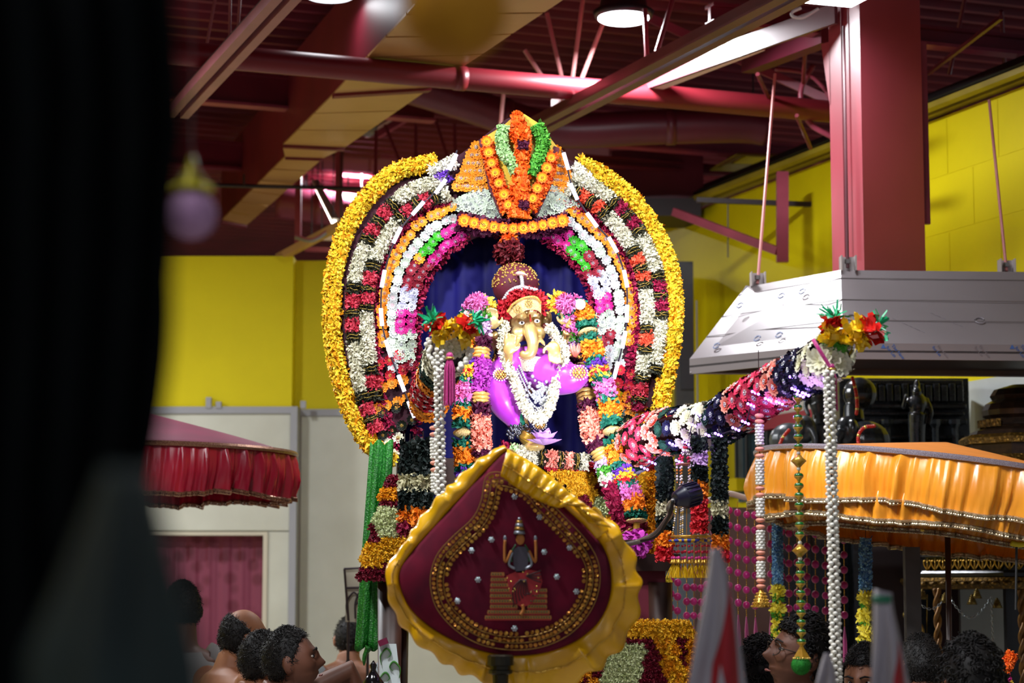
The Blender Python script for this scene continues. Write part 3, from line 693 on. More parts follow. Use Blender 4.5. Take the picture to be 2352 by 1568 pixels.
# ================================================================ the floral arch
DA = 8.0
AC = (1163.0, 735.0)
LO = [(905, 1062), (872, 1040), (835, 1000), (800, 930), (777, 850), (763, 760), (764, 660), (778, 580), (806, 508), (855, 440), (915, 393), (1000, 372)]
RO = [(1330, 374), (1395, 410), (1455, 462), (1503, 530), (1537, 610), (1549, 690), (1546, 770), (1530, 860), (1515, 950)]
def ring(path, k, holer=203.0):
    """pixel path shifted fraction k from the outer path towards the opening"""
    out = []
    for x, y in path:
        dx, dy = AC[0]-x, min(AC[1], 735)-y if y < 735 else 735-y
        if y > 760: tx, ty = (AC[0]-holer if x < AC[0] else AC[0]+holer), y-(y-760)*.12
        else:
            l = math.hypot(AC[0]-x, AC[1]-y); tx, ty = AC[0]-(AC[0]-x)/l*holer, AC[1]-(AC[1]-y)/l*holer
        out.append((x+(tx-x)*k, y+(ty-y)*k))
    return out
def P3(path, D, n=8): return spline([W(x, y, D) for x, y in path], n)
arch = thing('flower_arch', 'tall round flower-covered arch with yellow garland rim behind the idol', 'flower arch', W(1160, 1300, DA))
# board: ring plate
inn = [(AC[0]+203*math.cos(a), AC[1]-203*math.sin(a)) for a in np.linspace(-.55, PI+.55, 40)]
outer = RO[::-1]+[(1290, 360), (1240, 290), (1190, 262), (1140, 290), (1095, 325), (1040, 365)]+LO[::-1]
rowo = resample([Vector((x, y, 0)) for x, y in spline([Vector((x, y, 0)) for x, y in outer], 6) and [(v.x, v.y) for v in spline([Vector((x, y, 0)) for x, y in outer], 6)]], 12)
n = 60
def even(pts, n):
    tot = plen(pts); return [sub(pts, tot*i/(n-1)-1e-4 if i else 0, tot*i/(n-1)+1e-3)[0] for i in range(n)]
ro = even(rowo, n); ri = even([Vector((x, y, 0)) for x, y in inn], n)
mb = MB(); f0 = [W(p.x, p.y, DA) for p in ro]; f1 = [W(p.x, p.y, DA) for p in ri]; bk = Vector((0, .03, 0))
mb.grid([f0, f1, [p+bk for p in f1], [p+bk for p in f0], f0]).build('backing_board', mat('maroon_felt', '#3c0c1e', '#2c0816', scale=20, rough=.9), arch)
mb = MB(); P, N = [], []
for k in (.47, .5, .985):
    for pth in (LO, RO):
        q = P3(ring(pth, k), DA-.01)
        a, b = surf_points(q, .008, 900); P.append(a); N.append(b)
mb.petals(np.concatenate(P), np.concatenate(N), .016, .009, .6).build('maroon_petal_edge', PM['wine'], arch, kind='stuff')
# green draped back, throne, blue backdrop
bd = thing('blue_backdrop', 'deep blue velvet backdrop filling the arch behind the idol', 'backdrop', W(1163, 1280, 8.06))
mb = MB(); rows = []
for i in range(18):
    y = 520+(1260-520)*i/17
    rows.append([W(930+(1400-930)*j/40, y, 8.07+.012*math.sin(j*.9+i*.15)+.006*math.sin(j*2.1)) for j in range(41)])
mb.grid(rows); mb.build('velvet', mat('blue_velvet', '#0a0758', '#06043a', scale=4, rough=.6, spec=.2), bd, smooth=True)
MB().hexa([W(930, 1262, 8.1), W(1400, 1262, 8.1), W(1400, 1262, 8.14), W(930, 1262, 8.14), W(930, 520, 8.1), W(1400, 520, 8.1), W(1400, 520, 8.14), W(930, 520, 8.14)]).build('board', M_dark, bd)
# rim garland (yellow) and two strands each side
rim = thing('rim_garland', 'thick yellow petal garland edging the left side of the arch', 'garland', W(905, 1062, DA), 'yellow rim garlands')
rim2 = thing('rim_garland', 'thick yellow petal garland edging the right side of the arch', 'garland', W(1515, 950, DA), 'yellow rim garlands')
for t_, pth in ((rim, LO), (rim2, RO)):
    q = P3(pth, DA-.015, 10); L_ = plen(q)
    fluff_tube(q, .026, .017, .010, int(L_*5200), core=.8, lean=.9, n=10).build('yellow_petals', petal('yellow_petal', '#d8a010', '#f6dc3c'), t_, kind='stuff')
    P, N = surf_points(q, .022, int(L_*420)); MB().petals(P, N, .02, .011, .8).build('orange_petals', petal('orange_petal_mix', '#f09010', '#f8b020'), t_, kind='stuff')
seqLA = [('white', 120), ('black', 22), ('crimson', 26), ('black', 22), ('crimson', 24), ('black', 24), ('white', 88), ('black', 28), ('crimson', 30), ('black', 24), ('crimson', 30), ('black', 24), ('white', 110), ('black', 26), ('crimson', 30), ('black', 16), ('crimson', 24)]
seqLB = [('white', 22), ('black', 24), ('crimson', 24), ('black', 22), ('crimson', 26), ('black', 24), ('white', 105), ('black', 28), ('crimson', 30), ('black', 18), ('crimson', 26), ('black', 20), ('white', 120), ('black', 24), ('crimson', 34), ('black', 28)]
seqRA = [('white', 110), ('black', 20), ('wine', 24), ('black', 22), ('wine', 24), ('black', 24), ('white', 96), ('black', 24), ('wine', 26), ('black', 20), ('wine', 26), ('black', 22), ('white', 110), ('black', 22)]
seqRB = [('white', 20), ('black', 22), ('orred', 24), ('black', 22), ('orred', 26), ('black', 26), ('white', 110), ('black', 28), ('orred', 28), ('black', 22), ('orred', 26), ('black', 22), ('white', 100), ('black', 26), ('orred', 36), ('black', 24), ('white', 55), ('black', 26), ('crimson', 36), ('black', 20), ('wine', 20)]
for nm, pth, k, seq, lb in (('LA', LO[2:], .245, seqLA, 'outer white and crimson strand on the left of the arch'), ('LB', LO[3:], .40, seqLB, 'inner white and crimson strand on the left of the arch'),
                            ('RA', RO[:-1], .17, seqRA, 'outer white and purple strand on the right of the arch'), ('RB', RO, .33, seqRB, 'inner white and orange red strand on the right of the arch')):
    q = P3(ring(pth, k), DA-.03, 8)
    if nm[0] == 'L': q = q[::-1]
    t_ = thing('flower_strand', lb, 'garland', q[-1], 'flower strands on the arch')
    garland(t_, q, .026, seq, DA)
# mosaic flowers
def row(pth, k, step, keyf, r, jewel, D=DA-.018, jit=3.5):
    q = resample([Vector((x, y, 0)) for x, y in [(v.x, v.y) for v in spline([Vector((x, y, 0)) for x, y in ring(pth, k)], 8)]], step)
    for p in q:
        key = keyf(p.x, p.y)
        if key: put_flower(arch, key, W(p.x+random.uniform(-jit, jit), p.y+random.uniform(-jit, jit), D), m(r, DA), jewel=jewel if jewel != 'mix' else random.choice('sg'))
def lcl(x, y):   # clusters on the left
    if x > 1012: return 'magenta'
    if x > 962 and y < 582: return 'green'
    if x > 990: return 'magenta'
    if y < 600: return 'orange'
    if y < 668: return 'maroon'
    if y < 712: return 'lav'
    if y < 765: return 'magenta'
    if y < 830: return 'pale'
    if y < 870: return 'maroon'
    return 'white'
def rcl(x, y):
    if x < 1308: return 'magenta'
    if x < 1352: return 'green'
    if y < 590: return 'yellow'
    if y < 630: return 'maroon'
    if y < 678: return 'lav'
    if y < 715: return 'magenta'
    if y < 762: return 'pale'
    if y < 800: return 'maroon'
    return 'white'
lf = LO[4:12]; rf = RO[0:8]
row(lf, .585, 19, lambda x, y: 'orange' if y < 800 else None, 13.5, 's'); row(rf, .545, 19, lambda x, y: 'orange' if y < 800 else None, 13.5, 's')
row(lf, .70, 20, lambda x, y: random.choice(('white', 'white', 'pale')), 13.5, None); row(rf, .68, 20, lambda x, y: random.choice(('white', 'white', 'pale')), 13.5, None)
row(lf, .81, 17, lcl, 13.5, 's', DA-.02, 3); row(rf, .81, 17, rcl, 13.5, 's', DA-.02, 3)
row(lf, .925, 17, lcl, 13, 's', DA-.022, 3); row(rf, .925, 17, rcl, 13, 's', DA-.022, 3)
def patch(pts, key, r, jewel, D=DA-.02):
    for x, y in pts: put_flower(arch, key, W(x, y, D), m(r, DA), jewel=jewel)
def tri(x0, y0, x1, y1, x2, y2, rows_):
    out = []
    for i in range(rows_+1):
        f = i/rows_; ax, ay = x0+(x1-x0)*f, y0+(y1-y0)*f; bx, by = x0+(x2-x0)*f, y0+(y2-y0)*f
        for j in range(i+1): g = j/max(i, 1); out.append((ax+(bx-ax)*g, ay+(by-ay)*g))
    return out
patch(tri(1092, 338, 1052, 428, 1108, 430, 5), 'amber', 16, 's'); patch(tri(1278, 348, 1268, 428, 1318, 438, 5), 'orange', 16, 's')
patch(tri(1108, 438, 1052, 470, 1140, 492, 5), 'pale', 15, 's'); patch(tri(1268, 440, 1236, 490, 1318, 472, 5), 'pale', 15, 's')
for pts_, kd_ in (([(985, 392), (1015, 385), (1048, 368)], 'ivory'), ([(1005, 415), (1030, 400)], 'violet'), ([(1322, 380), (1340, 400), (1352, 420)], 'ivory')):
    q = spline([W(x, y, DA-.03) for x, y in pts_], 6); fluff_tube(q, m(15, DA), .014, .007, 420, core=.7, lean=.8).build('tip_tuft', PM[kd_], arch)
# lower ends of the arch
def quadp(a, b, c, d, nu, nv): return [((a[0]*(1-u)+b[0]*u)*(1-v)+(d[0]*(1-u)+c[0]*u)*v, (a[1]*(1-u)+b[1]*u)*(1-v)+(d[1]*(1-u)+c[1]*u)*v) for u in np.linspace(0, 1, nu) for v in np.linspace(0, 1, nv)]
patch(quadp((850, 850), (918, 815), (925, 850), (842, 885), 4, 2), 'red', 13, 'g'); patch(quadp((832, 905), (925, 872), (935, 915), (845, 945), 5, 2), 'orange', 13, 'g')
patch(quadp((852, 960), (938, 925), (945, 965), (880, 1000), 4, 2), 'black', 13, 'g'); patch([(890, 1020), (905, 1045), (915, 1005)], 'cream', 14, 'g')
patch(quadp((1425, 850), (1475, 870), (1470, 895), (1420, 880), 3, 2), 'red', 13, 'g'); patch(quadp((1412, 900), (1468, 920), (1475, 960), (1422, 935), 3, 3), 'orange', 13, 'g')
patch(quadp((1420, 950), (1465, 975), (1455, 1000), (1415, 985), 3, 2), 'black', 13, 'g')
# orange flower bar and crown above the opening
crown = thing('crown_emblem', 'orange and green flower emblem rising at the top of the arch', 'emblem', W(1190, 540, DA-.05))
DCm = DA-.05
def cprism(name, pts, D, th, mt): return MB().prism([W(x, y, D) for x, y in pts], (0, th, 0)).build(name, mt, crown)
cprism('yellow_board', [(1108, 318), (1160, 285), (1185, 262), (1205, 262), (1240, 285), (1282, 340), (1262, 420), (1228, 490), (1150, 490), (1125, 410)], DCm, .02, mat('yellow_card', '#c8a40c', rough=.5))
cprism('maroon_board', [(1100, 325), (1112, 315), (1160, 490), (1150, 498), (1122, 430)], DCm-.004, .02, PM['darkred']); cprism('maroon_board', [(1285, 340), (1272, 335), (1222, 490), (1232, 498), (1265, 430)], DCm-.004, .02, PM['darkred'])
def fl_path(name, pts, r, kind, D, rr=None, dens=1.0):
    q = spline([W(x, y, D) for x, y in pts], 8); L_ = plen(q); R_ = m(r, D)
    return fluff_tube(q, R_, R_*.55, R_*.42, int(dens*TAU*R_*L_/((R_*.28)**2)), core=.8, lean=.8).build(name, PM[kind], crown)
fl_path('orange_bed', [(1118, 335), (1140, 410), (1168, 485)], 15, 'flame', DCm-.012); fl_path('orange_bed', [(1266, 352), (1252, 410), (1218, 480)], 15, 'flame', DCm-.012)
for x, y in ((1117, 325), (1123, 350), (1129, 374), (1138, 396), (1146, 420), (1157, 446), (1168, 470), (1266, 362), (1256, 386), (1246, 408), (1234, 432), (1224, 456)):
    put_flower(crown, 'flame', W(x, y, DCm-.04), m(13, DA), jewel='g', tilt=.15)
fl_path('green_spray', [(1158, 288), (1152, 320), (1158, 350), (1178, 375), (1184, 398)], 13, 'sage', DCm-.03); fl_path('green_spray', [(1232, 286), (1248, 320), (1242, 355), (1228, 380), (1222, 402)], 14, 'leaf', DCm-.03)
q = spline([W(x, y, DCm-.035) for x, y in ((1187, 262), (1190, 280), (1194, 300), (1198, 320), (1205, 330), (1200, 345), (1200, 375), (1196, 420), (1192, 455), (1194, 470), (1190, 500))], 6)
rr = np.interp(np.linspace(0, 1, len(q)), [0, .1, .22, .3, .36, .5, .6, .72, .82, .88, 1], [9, 13, 22, 20, 13, 15, 14, 23, 16, 15, 30])
mb = MB(); mb.tube(q, [m(a, DA)*.8 for a in rr], 10)
for i in range(len(q)-1):
    a, b = surf_points([q[i], q[i+1]], m(rr[i], DA)*.78, 26); mb.petals(a, b, .014, .012, .8)
mb.build('orange_stem', PM['flame'], crown)
for y, r in ((332, 20), (470, 20)): fl_path('dark_ring', [(1192 if y > 400 else 1190, y), (1214, y+2)], 10, 'plum', DCm-.06)
fl_path('maroon_bed', [(1052, 508), (1110, 520), (1180, 526), (1250, 522), (1302, 508)], 20, 'plum', DCm-.0)
for i in range(11):
    u = i/10; x = 1066+226*u; put_flower(crown, 'flame', W(x, 507+18*math.sin(PI*u), DCm-.035), m(15, DA), jewel='g', tilt=.12)
# LED rods and their cable
led = thing('led_light_string', 'string of white led rods following the face of the arch', 'light string', W(900, 860, DA-.05))
M_led = mat('led_glow', '#e4dcff', emit=2.2); M_cab = mat('dark_cable', '#2c2630', rough=.4)
LEDL = [(1050, 345), (1040, 372), (1012, 428), (960, 478), (912, 540), (880, 640), (876, 728), (892, 800), (922, 880), (945, 940)]
LEDR = [(1290, 345), (1300, 370), (1318, 440), (1360, 505), (1408, 562), (1437, 640), (1440, 720), (1433, 780), (1415, 850)]
for L_ in (LEDL, LEDR):
    q = spline([W(x, y, DA-.055) for x, y in L_], 6); MB().tube(q, .0035, 6).build('cable', M_cab, led)
    for a, b in zip(L_[1:], L_[2:]+[None]):
        i = L_.index(a); nx, pv = (b or a), L_[i-1]; d = Vector((nx[0]-pv[0], nx[1]-pv[1], 0)).normalized()*20
        A, B = W(a[0]-d.x, a[1]-d.y, DA-.062), W(a[0]+d.x, a[1]+d.y, DA-.062)
        MB().tube([A, B], .0075, 8).build('led_rod', M_led, led, smooth=True)
# maroon pom above the idol
t = thing('hanging_pompom', 'dark maroon flower ball hanging above the idol cap', 'pompom', W(1170, 610, 7.93))
P = RNG.normal(size=(420, 3)); P /= np.linalg.norm(P, axis=1, keepdims=True); c = np.array(tuple(W(1169, 580, 7.93)))
MB().ball(c, .042, 12, 8).petals(c+P*.04, P, .02, .014, .7).build('maroon_petals', petal('pom_maroon', '#4a0c18', '#7c2028'), t)
P = RNG.normal(size=(160, 3)); P /= np.linalg.norm(P, axis=1, keepdims=True); P[:, 2] *= .6; c = np.array(tuple(W(1169, 549, 7.93)))
MB().ball(c, .016, 10, 6).petals(c+P*.02, P, .015, .012, .7).build('orange_petals', PM['flame'], t)
MB().tube([W(1169, 530, 7.94), W(1169, 600, 7.94)], .002, 5).build('cord', M_dark, t)
t = thing('dark_cowl', 'dark rounded cowl peeking out behind the upper left arch rim', 'cowl', W(830, 530, 8.35))
MB().ball(W(822, 500, 8.35), m(34, 8.35), 16, 10, (.8, .6, 1.05), Matrix.Rotation(.5, 3, 'Y')).build('shell', mat('matt_black_plastic', '#141216', rough=.5), t, smooth=True)
MB().tube([W(835, 520, 8.3), W(862, 560, 8.04)], .012, 8).build('bracket', M_dark, t, smooth=True)
# ================================================================ the idol
DI = 7.86
def I(x, y, d=0.0): return W(x, y, DI+d)
def mI(px): return px*DI/F
M_igold = mat('polished_gold', '#f2dc9c', '#e0bc68', scale=18, rough=.3, metal=.55)
idol = thing('elephant_headed_idol', 'golden elephant-headed idol in purple silk seated inside the arch', 'idol', I(1215, 1040))
def fuse(o, vox, smooth_it=4):
    r = o.modifiers.new('fuse', 'REMESH'); r.mode = 'VOXEL'; r.voxel_size = vox; r.use_smooth_shade = True
    if smooth_it:
        s_ = o.modifiers.new('soften', 'SMOOTH'); s_.iterations = smooth_it; s_.factor = .5
    return o
def hand(mb, P, up, side, nrm, s, curl=.3, thumb=1):
    """palm with four fingers and a thumb"""
    up = Vector(up).normalized(); side = Vector(side).normalized(); nrm = Vector(nrm).normalized()
    R = Matrix((side, nrm, up)).transposed()
    mb.ball(P, s*.5, 10, 8, (.9, .4, 1.0), R)
    for i, l in enumerate((.62, .74, .8, .68)):
        b = P+side*s*(-.33+.22*i)*(-thumb)+up*s*.35
        mb.tube([b, b+up*s*l*.5+nrm*s*.05*curl, b+up*s*l*(.9-.2*curl)+nrm*s*.5*curl], [s*.12, s*.11, s*.085], 7)
    b = P+side*s*.38*thumb-up*s*.15
    mb.tube([b, b+side*s*.25*thumb+up*s*.25, b+side*s*.28*thumb+up*s*.5+nrm*s*.15], [s*.14, s*.12, s*.09], 7)
mb = MB()
mb.ball(I(1208, 742, -.02), mI(40), 16, 12, (.95, .8, 1.05)); mb.ball(I(1196, 722, -.04), mI(20), 12, 8); mb.ball(I(1226, 720, -.04), mI(20), 12, 8)
mb.ball(I(1190, 768, -.05), mI(19), 12, 8); mb.ball(I(1236, 766, -.05), mI(18), 12, 8)
mb.tube(spline([I(1214, 742, -.05), I(1219, 768, -.085), I(1224, 792, -.1), I(1219, 812, -.1), I(1204, 816, -.1), I(1196, 808, -.105)], 5), [mI(a) for a in np.interp(np.linspace(0, 1, 26), [0, .3, .6, 1], [17, 14, 12, 7])], 12)
mb.tube([I(1194, 776, -.06), I(1186, 792, -.1), I(1182, 798, -.12)], [mI(6), mI(5), mI(2)], 8); mb.tube([I(1238, 774, -.06), I(1248, 788, -.1), I(1252, 794, -.12)], [mI(6), mI(5), mI(2)], 8)
for sx, x, y in ((-1, 1172, 752), (1, 1250, 742)): mb.ball(I(x, y, .0), mI(30), 14, 10, (.55, .22, 1.05), Matrix.Rotation(.35*sx, 3, 'Y'))
mb.ball(I(1222, 850, .02), mI(58), 16, 12, (1, .75, 1.1))
for pts, rr in (([I(1180, 812, .0), I(1145, 800, -.02), I(1132, 765, -.09)], (17, 14, 11)), ([I(1262, 805), I(1296, 790, -.02), I(1304, 760, -.09)], (17, 14, 11)),
                ([I(1185, 822, -.01), I(1166, 838, -.1), I(1169, 812, -.16)], (16, 13, 10)), ([I(1262, 818, -.01), I(1282, 828, -.1), I(1273, 812, -.16)], (16, 13, 10))):
    mb.tube(spline(pts, 5), [mI(a) for a in np.interp(np.linspace(0, 1, 11), [0, .5, 1], rr)], 10)
hand(mb, I(1132, 740, -.1), (-.1, 0, 1), (1, 0, 0), (0, -1, 0), mI(34), .6, 1); hand(mb, I(1304, 738, -.1), (-.2, 0, 1), (1, 0, 0), (0, -1, 0), mI(34), .6, -1)
hand(mb, I(1272, 800, -.17), (.1, -.1, -1), (1, 0, 0), (0, -1, 0), mI(36), .25, -1); hand(mb, I(1170, 800, -.17), (.1, -.1, 1), (1, 0, 0), (0, -1, 0), mI(34), .25, 1)
mb.tube(spline([I(1196, 965, -.05), I(1206, 1000, -.06), I(1226, 1022, -.1)], 5), mI(17), 10)
mb.ball(I(1228, 1026, -.11), mI(20), 10, 8, (1.2, 1.2, .55))
fuse(mb.build('gold_body', M_igold, idol), .0042, 2)
# face details
M_eye = mat('eye_white', '#f0ece0', rough=.2); M_pup = mat('eye_dark', '#101018', rough=.15); M_vib = mat('red_mark', '#b02818', rough=.5)
for x, y in ((1198, 741), (1233, 737)):
    e = MB().ball(I(x, y, -.082), mI(6), 10, 8, (1.2, .6, .8)).build('eye', M_eye, idol, smooth=True); MB().ball(I(x+1, y, -.086), mI(2.8), 8, 6).build('pupil', M_pup, e, smooth=True)
MB().tube([I(1219, 738, -.096), I(1217, 722, -.092)], mI(2.2), 6).build('forehead_mark', M_vib, idol)
for x, y in ((1176, 758), (1250, 750)): MB().ball(I(x, y, -.03), mI(8), 8, 6, (.8, .6, 1.1)).build('ear_stud', mat('garnet', '#8c1830', rough=.1, coat=1.0), idol, smooth=True)
# cap
capm = MB(); R = Matrix.Rotation(math.radians(-12), 3, 'Y')
capm.ball(I(1184, 655, .0), mI(54), 22, 14, (1.0, .8, .96), R); cap = capm.build('cap', mat('maroon_velvet_cap', '#48081a', '#64102a', scale=20, rough=.7), idol, smooth=True)
mb = MB()
for i in range(150):
    th = math.acos(random.uniform(.02, .99)); ph = random.uniform(PI*1.0, PI*2.0)
    v = Vector((math.sin(th)*math.cos(ph), math.sin(th)*math.sin(ph)*.8, math.cos(th)*.96))*mI(54.5); mb.ball(I(1184, 655)+R@v, mI(2.3), 6, 4)
mb.build('gold_sequins', M_gold, cap, kind='stuff')
MB().tube(spline([I(1130, 660, -.005), I(1150, 622, -.005), I(1180, 605, -.005), I(1215, 618, -.005), I(1238, 655, -.005)], 6), mI(2), 6).build('piping', M_goldm, cap, smooth=True)
def rope(pts, r, mt, parent, name, beads=True):
    q = resample(spline(pts, 10), r*1.1); mb = MB()
    for p in q: mb.ball(p, r, 8, 5)
    return mb.build(name, mt, parent, smooth=True)
M_srope = mat('silver_rope', '#d4d6dc', rough=.35, metal=.5)
rope([I(1157, 688, -.075), I(1170, 670, -.085), I(1195, 659, -.09), I(1232, 666, -.085)], mI(5), M_srope, idol, 'silver_rope'); rope([I(1200, 664, -.09), I(1199, 645, -.085), I(1196, 630, -.08)], mI(5), M_srope, idol, 'silver_rope')
MB().tube(spline([I(1184, 629, -.075), I(1197, 627, -.085), I(1212, 632, -.08)], 5), [mI(a) for a in (2, 5, 7, 8, 8, 7, 6, 5, 4, 3, 2)], 8, flat=.6).build('pink_clasp', mat('pink_clasp', '#e8c0b0', rough=.4), idol, smooth=True)
fp = spline([I(1156, 728, -.05), I(1162, 705, -.07), I(1185, 686, -.08), I(1212, 678, -.08), I(1236, 688, -.07), I(1244, 712, -.05)], 6)
fluff_tube(fp, mI(15), mI(13), mI(6), 700, core=.7, lean=.8).build('red_feather_ring', petal('red_feather', '#a0101c', '#d8303c'), idol)
# tiara
def arc_plate(A, B, D0, bow, th, mt, name, parent, n=24):
    rows = []
    for pts, o in ((A, 0), (B, 0)):
        rows.append(even(spline([Vector((x, y, 0)) for x, y in pts], 8), n))
    f = [[I(p.x, p.y, D0-bow*math.sin(PI*i/(n-1))) for i, p in enumerate(r)] for r in rows]
    bk_ = [[p+Vector((0, th, 0)) for p in r] for r in f]
    return MB().grid([f[0], f[1], bk_[1], bk_[0], f[0]]).build(name, mt, parent, smooth=False)
tia = arc_plate([(1166, 716), (1180, 698), (1204, 685), (1230, 683), (1243, 697)], [(1178, 730), (1195, 718), (1215, 711), (1234, 712), (1243, 720)], -.1, .03, .008, mat('tiara_gold', '#d0a048', '#f6e0a0', by='voronoi', scale=260, contrast=(.1, .5), rough=.3, metal=.3), 'tiara', idol)
rope([I(1166, 715, -.104), I(1180, 697, -.124), I(1204, 684, -.132), I(1230, 682, -.124), I(1243, 696, -.104)], mI(3), M_gold, tia, 'bead_edge')
for x, y in ((1188, 710), (1215, 697)):
    mb = MB(); mb.ball(I(x, y, -.134), mI(4), 8, 6)
    for a in range(10): mb.ball(I(x+8*math.cos(a*.628), y+8*math.sin(a*.628), -.132), mI(2), 6, 4)
    mb.build('rosette', M_gold, tia, smooth=True)
# silk dress
def loft(pts, rr, n=20, flat=1.0): return MB().tube(spline(pts, 8), [mI(a) for a in np.interp(np.linspace(0, 1, (len(pts)-1)*8+1), np.linspace(0, 1, len(rr)), rr)], n, flat=flat)
M_silk = mat('purple_silk', '#b02cc4', '#c44cd8', scale=5, rough=.32, sheen=.3)
silk = MB()
for q in (loft([I(1215, 835, .0), I(1165, 850, -.04), I(1142, 885, -.07), I(1158, 925, -.07), I(1180, 960, -.06), I(1192, 978, -.055)], (42, 46, 40, 36, 24, 19)), loft([I(1215, 845, .0), I(1270, 862, -.07), I(1315, 866, -.12), I(1352, 850, -.13)], (42, 46, 36, 14)), loft([I(1225, 800, .0), I(1222, 840, -.0)], (40, 46))):
    silk.add(q.v, q.f)
fuse(silk.build('silk_dress', M_silk, idol), .0045, 6)
MB().tube([I(1172, 972, -.055), I(1203, 960, -.06)], mI(20), 16).build('green_hem', mat('green_hem', '#0c6a50', rough=.5), idol, smooth=True)
arc_plate([(1178, 822), (1200, 818), (1230, 818), (1256, 822)], [(1184, 846), (1205, 852), (1232, 852), (1252, 846)], -.07, .035, .01, mat('jewelled_belt', '#a83040', '#f0e8d0', by='voronoi', scale=150, contrast=(.12, .3), rough=.25, metal=.3), 'jewelled_belt', idol)
def medallion(x, y, d, r, mt=M_gold, pearl=True):
    mb = MB()
    for k, rad in ((6, .38), (12, .68)):
        for a in range(k): mb.ball(I(x+r*rad*math.cos(TAU*a/k), y+r*rad*.8*math.sin(TAU*a/k), d), mI(r*.17), 6, 5)
    mb.ball(I(x, y, d-.004), mI(r*.25), 10, 8)
    o = mb.build('medallion', mt, idol, smooth=True); mb = MB()
    for a in range(18): mb.ball(I(x+r*math.cos(TAU*a/18), y+r*.82*math.sin(TAU*a/18), d), mI(r*.11), 6, 5)
    mb.build('pearl_ring', M_pearl, o, smooth=True)
M_pearl = mat('pearl', '#f0ead8', rough=.2)
medallion(1150, 860, -.135, 17); medallion(1330, 856, -.19, 20); medallion(1240, 975, -.15, 15); medallion(1242, 950, -.15, 16, M_pearl)
# hand decorations and chains
mb = MB()
for k in range(3):
    q = resample(spline([I(1192-k*4, 840+k*8, -.1), I(1215, 885+k*16, -.13), I(1238, 905+k*16, -.14), I(1262, 880+k*14, -.12), I(1272+k*3, 840+k*8, -.1)], 8), mI(5.5))
    for p in q: mb.ball(p, mI(3.2), 6, 5)
mb.build('silver_necklace', M_silver, idol, smooth=True)
mb = MB()
for i in range(90):
    x, y = random.gauss(1240, 17), random.gauss(908, 20); mb.ball(I(x, y, -.135), mI(random.uniform(3, 5.5)), 6, 5)
mb.build('bead_cluster', M_silver, idol, smooth=True, kind='stuff')
mb = MB()
for i in range(70): mb.ball(I(random.gauss(1196, 13), random.gauss(990, 9), -.085), mI(random.uniform(3, 5)), 6, 5)
mb.build('anklet_beads', mat('dark_silver', '#6a6e78', rough=.2, metal=.9), idol, smooth=True, kind='stuff')
MB().lathe([(mI(20), 0), (mI(22), .008), (mI(20), .016), (mI(22), .024), (mI(20), .032)], I(1210, 1016, -.085), 16, (I(1220, 1000)-I(1205, 1025))).build('anklet', M_goldm, idol, smooth=True)
for pts in ([I(1150, 770, -.08), I(1142, 800, -.08), I(1130, 840, -.09), I(1125, 880, -.09)], [I(1300, 812, -.09), I(1335, 822, -.1), I(1355, 845, -.09), I(1358, 880, -.08)]):
    rope(pts, mI(5), mat('black_gold_bead', '#c89a3c', '#1a1410', scale=120, contrast=(.45, .55), rough=.3, metal=.6), idol, 'bead_chain')
# ivory bud garland in a V
vp = spline([I(x, y, d) for x, y, d in ((1160, 745, -.08), (1155, 770, -.11), (1155, 800, -.13), (1166, 838, -.14), (1186, 885, -.15), (1204, 930, -.16), (1234, 966, -.17), (1262, 936, -.16), (1274, 890, -.15), (1294, 838, -.14), (1294, 800, -.13), (1276, 772, -.12), (1260, 748, -.1))], 8)
bud = thing('bud_garland', 'v-shaped garland of ivory buds on the idol chest', 'garland', I(1234, 966, -.17))
fluff_tube(vp, mI(9), mI(8), mI(5), 2200, core=.7, lean=.9).build('ivory_buds', petal('ivory_bud', '#f4f0dc', '#e2dcb8', .5), bud, kind='stuff')
# lotus in front
lo = thing('lotus_flower', 'large lilac lotus bloom at the feet of the idol', 'flower', I(1250, 1030, -.12))
c0 = I(1250, 1022, -.17)
for lay, (n_, el, ln) in enumerate(((8, .1, 42), (7, .6, 38), (5, 1.1, 30))):
    for k in range(n_):
        a = TAU*(k+.5*lay)/n_; d = Vector((math.cos(a)*math.cos(el), math.sin(a)*math.cos(el)*.8-.35, math.sin(el))).normalized(); x, y, _ = frame_of(d); rows = []
        for u in np.linspace(0, 1, 6):
            wv = math.sin(PI*min(u*.9+.08, 1))*mI(15); rows.append([c0+d*mI(ln)*u+x*wv*v+Vector((0, 0, 1))*(mI(8)*u*u)+d.cross(x)*(-abs(v)*wv*.4) for v in (-1, -.5, 0, .5, 1)])
        MB().grid(rows).build('petal', petal('lotus_petal', '#c890d8', '#e0b8ec', .45), lo, smooth=True)
# flower row on the seat edge
seat = thing('seat_garland', 'row of white, coral and dark green flowers on the seat edge', 'garland', I(1250, 1045, -.08))
garland(seat, spline([I(1150, 1030, -.1), I(1190, 1040, -.1), I(1225, 1046, -.1), I(1260, 1052, -.1), (I(1310, 1058, -.1)), I(1350, 1060, -.09)], 6), mI(17), [('wine', 22), ('sage', 18), ('white', 52), ('black', 18), ('salmon', 26), ('black', 18), ('salmon', 20), ('black', 14), ('white', 20)], DI)
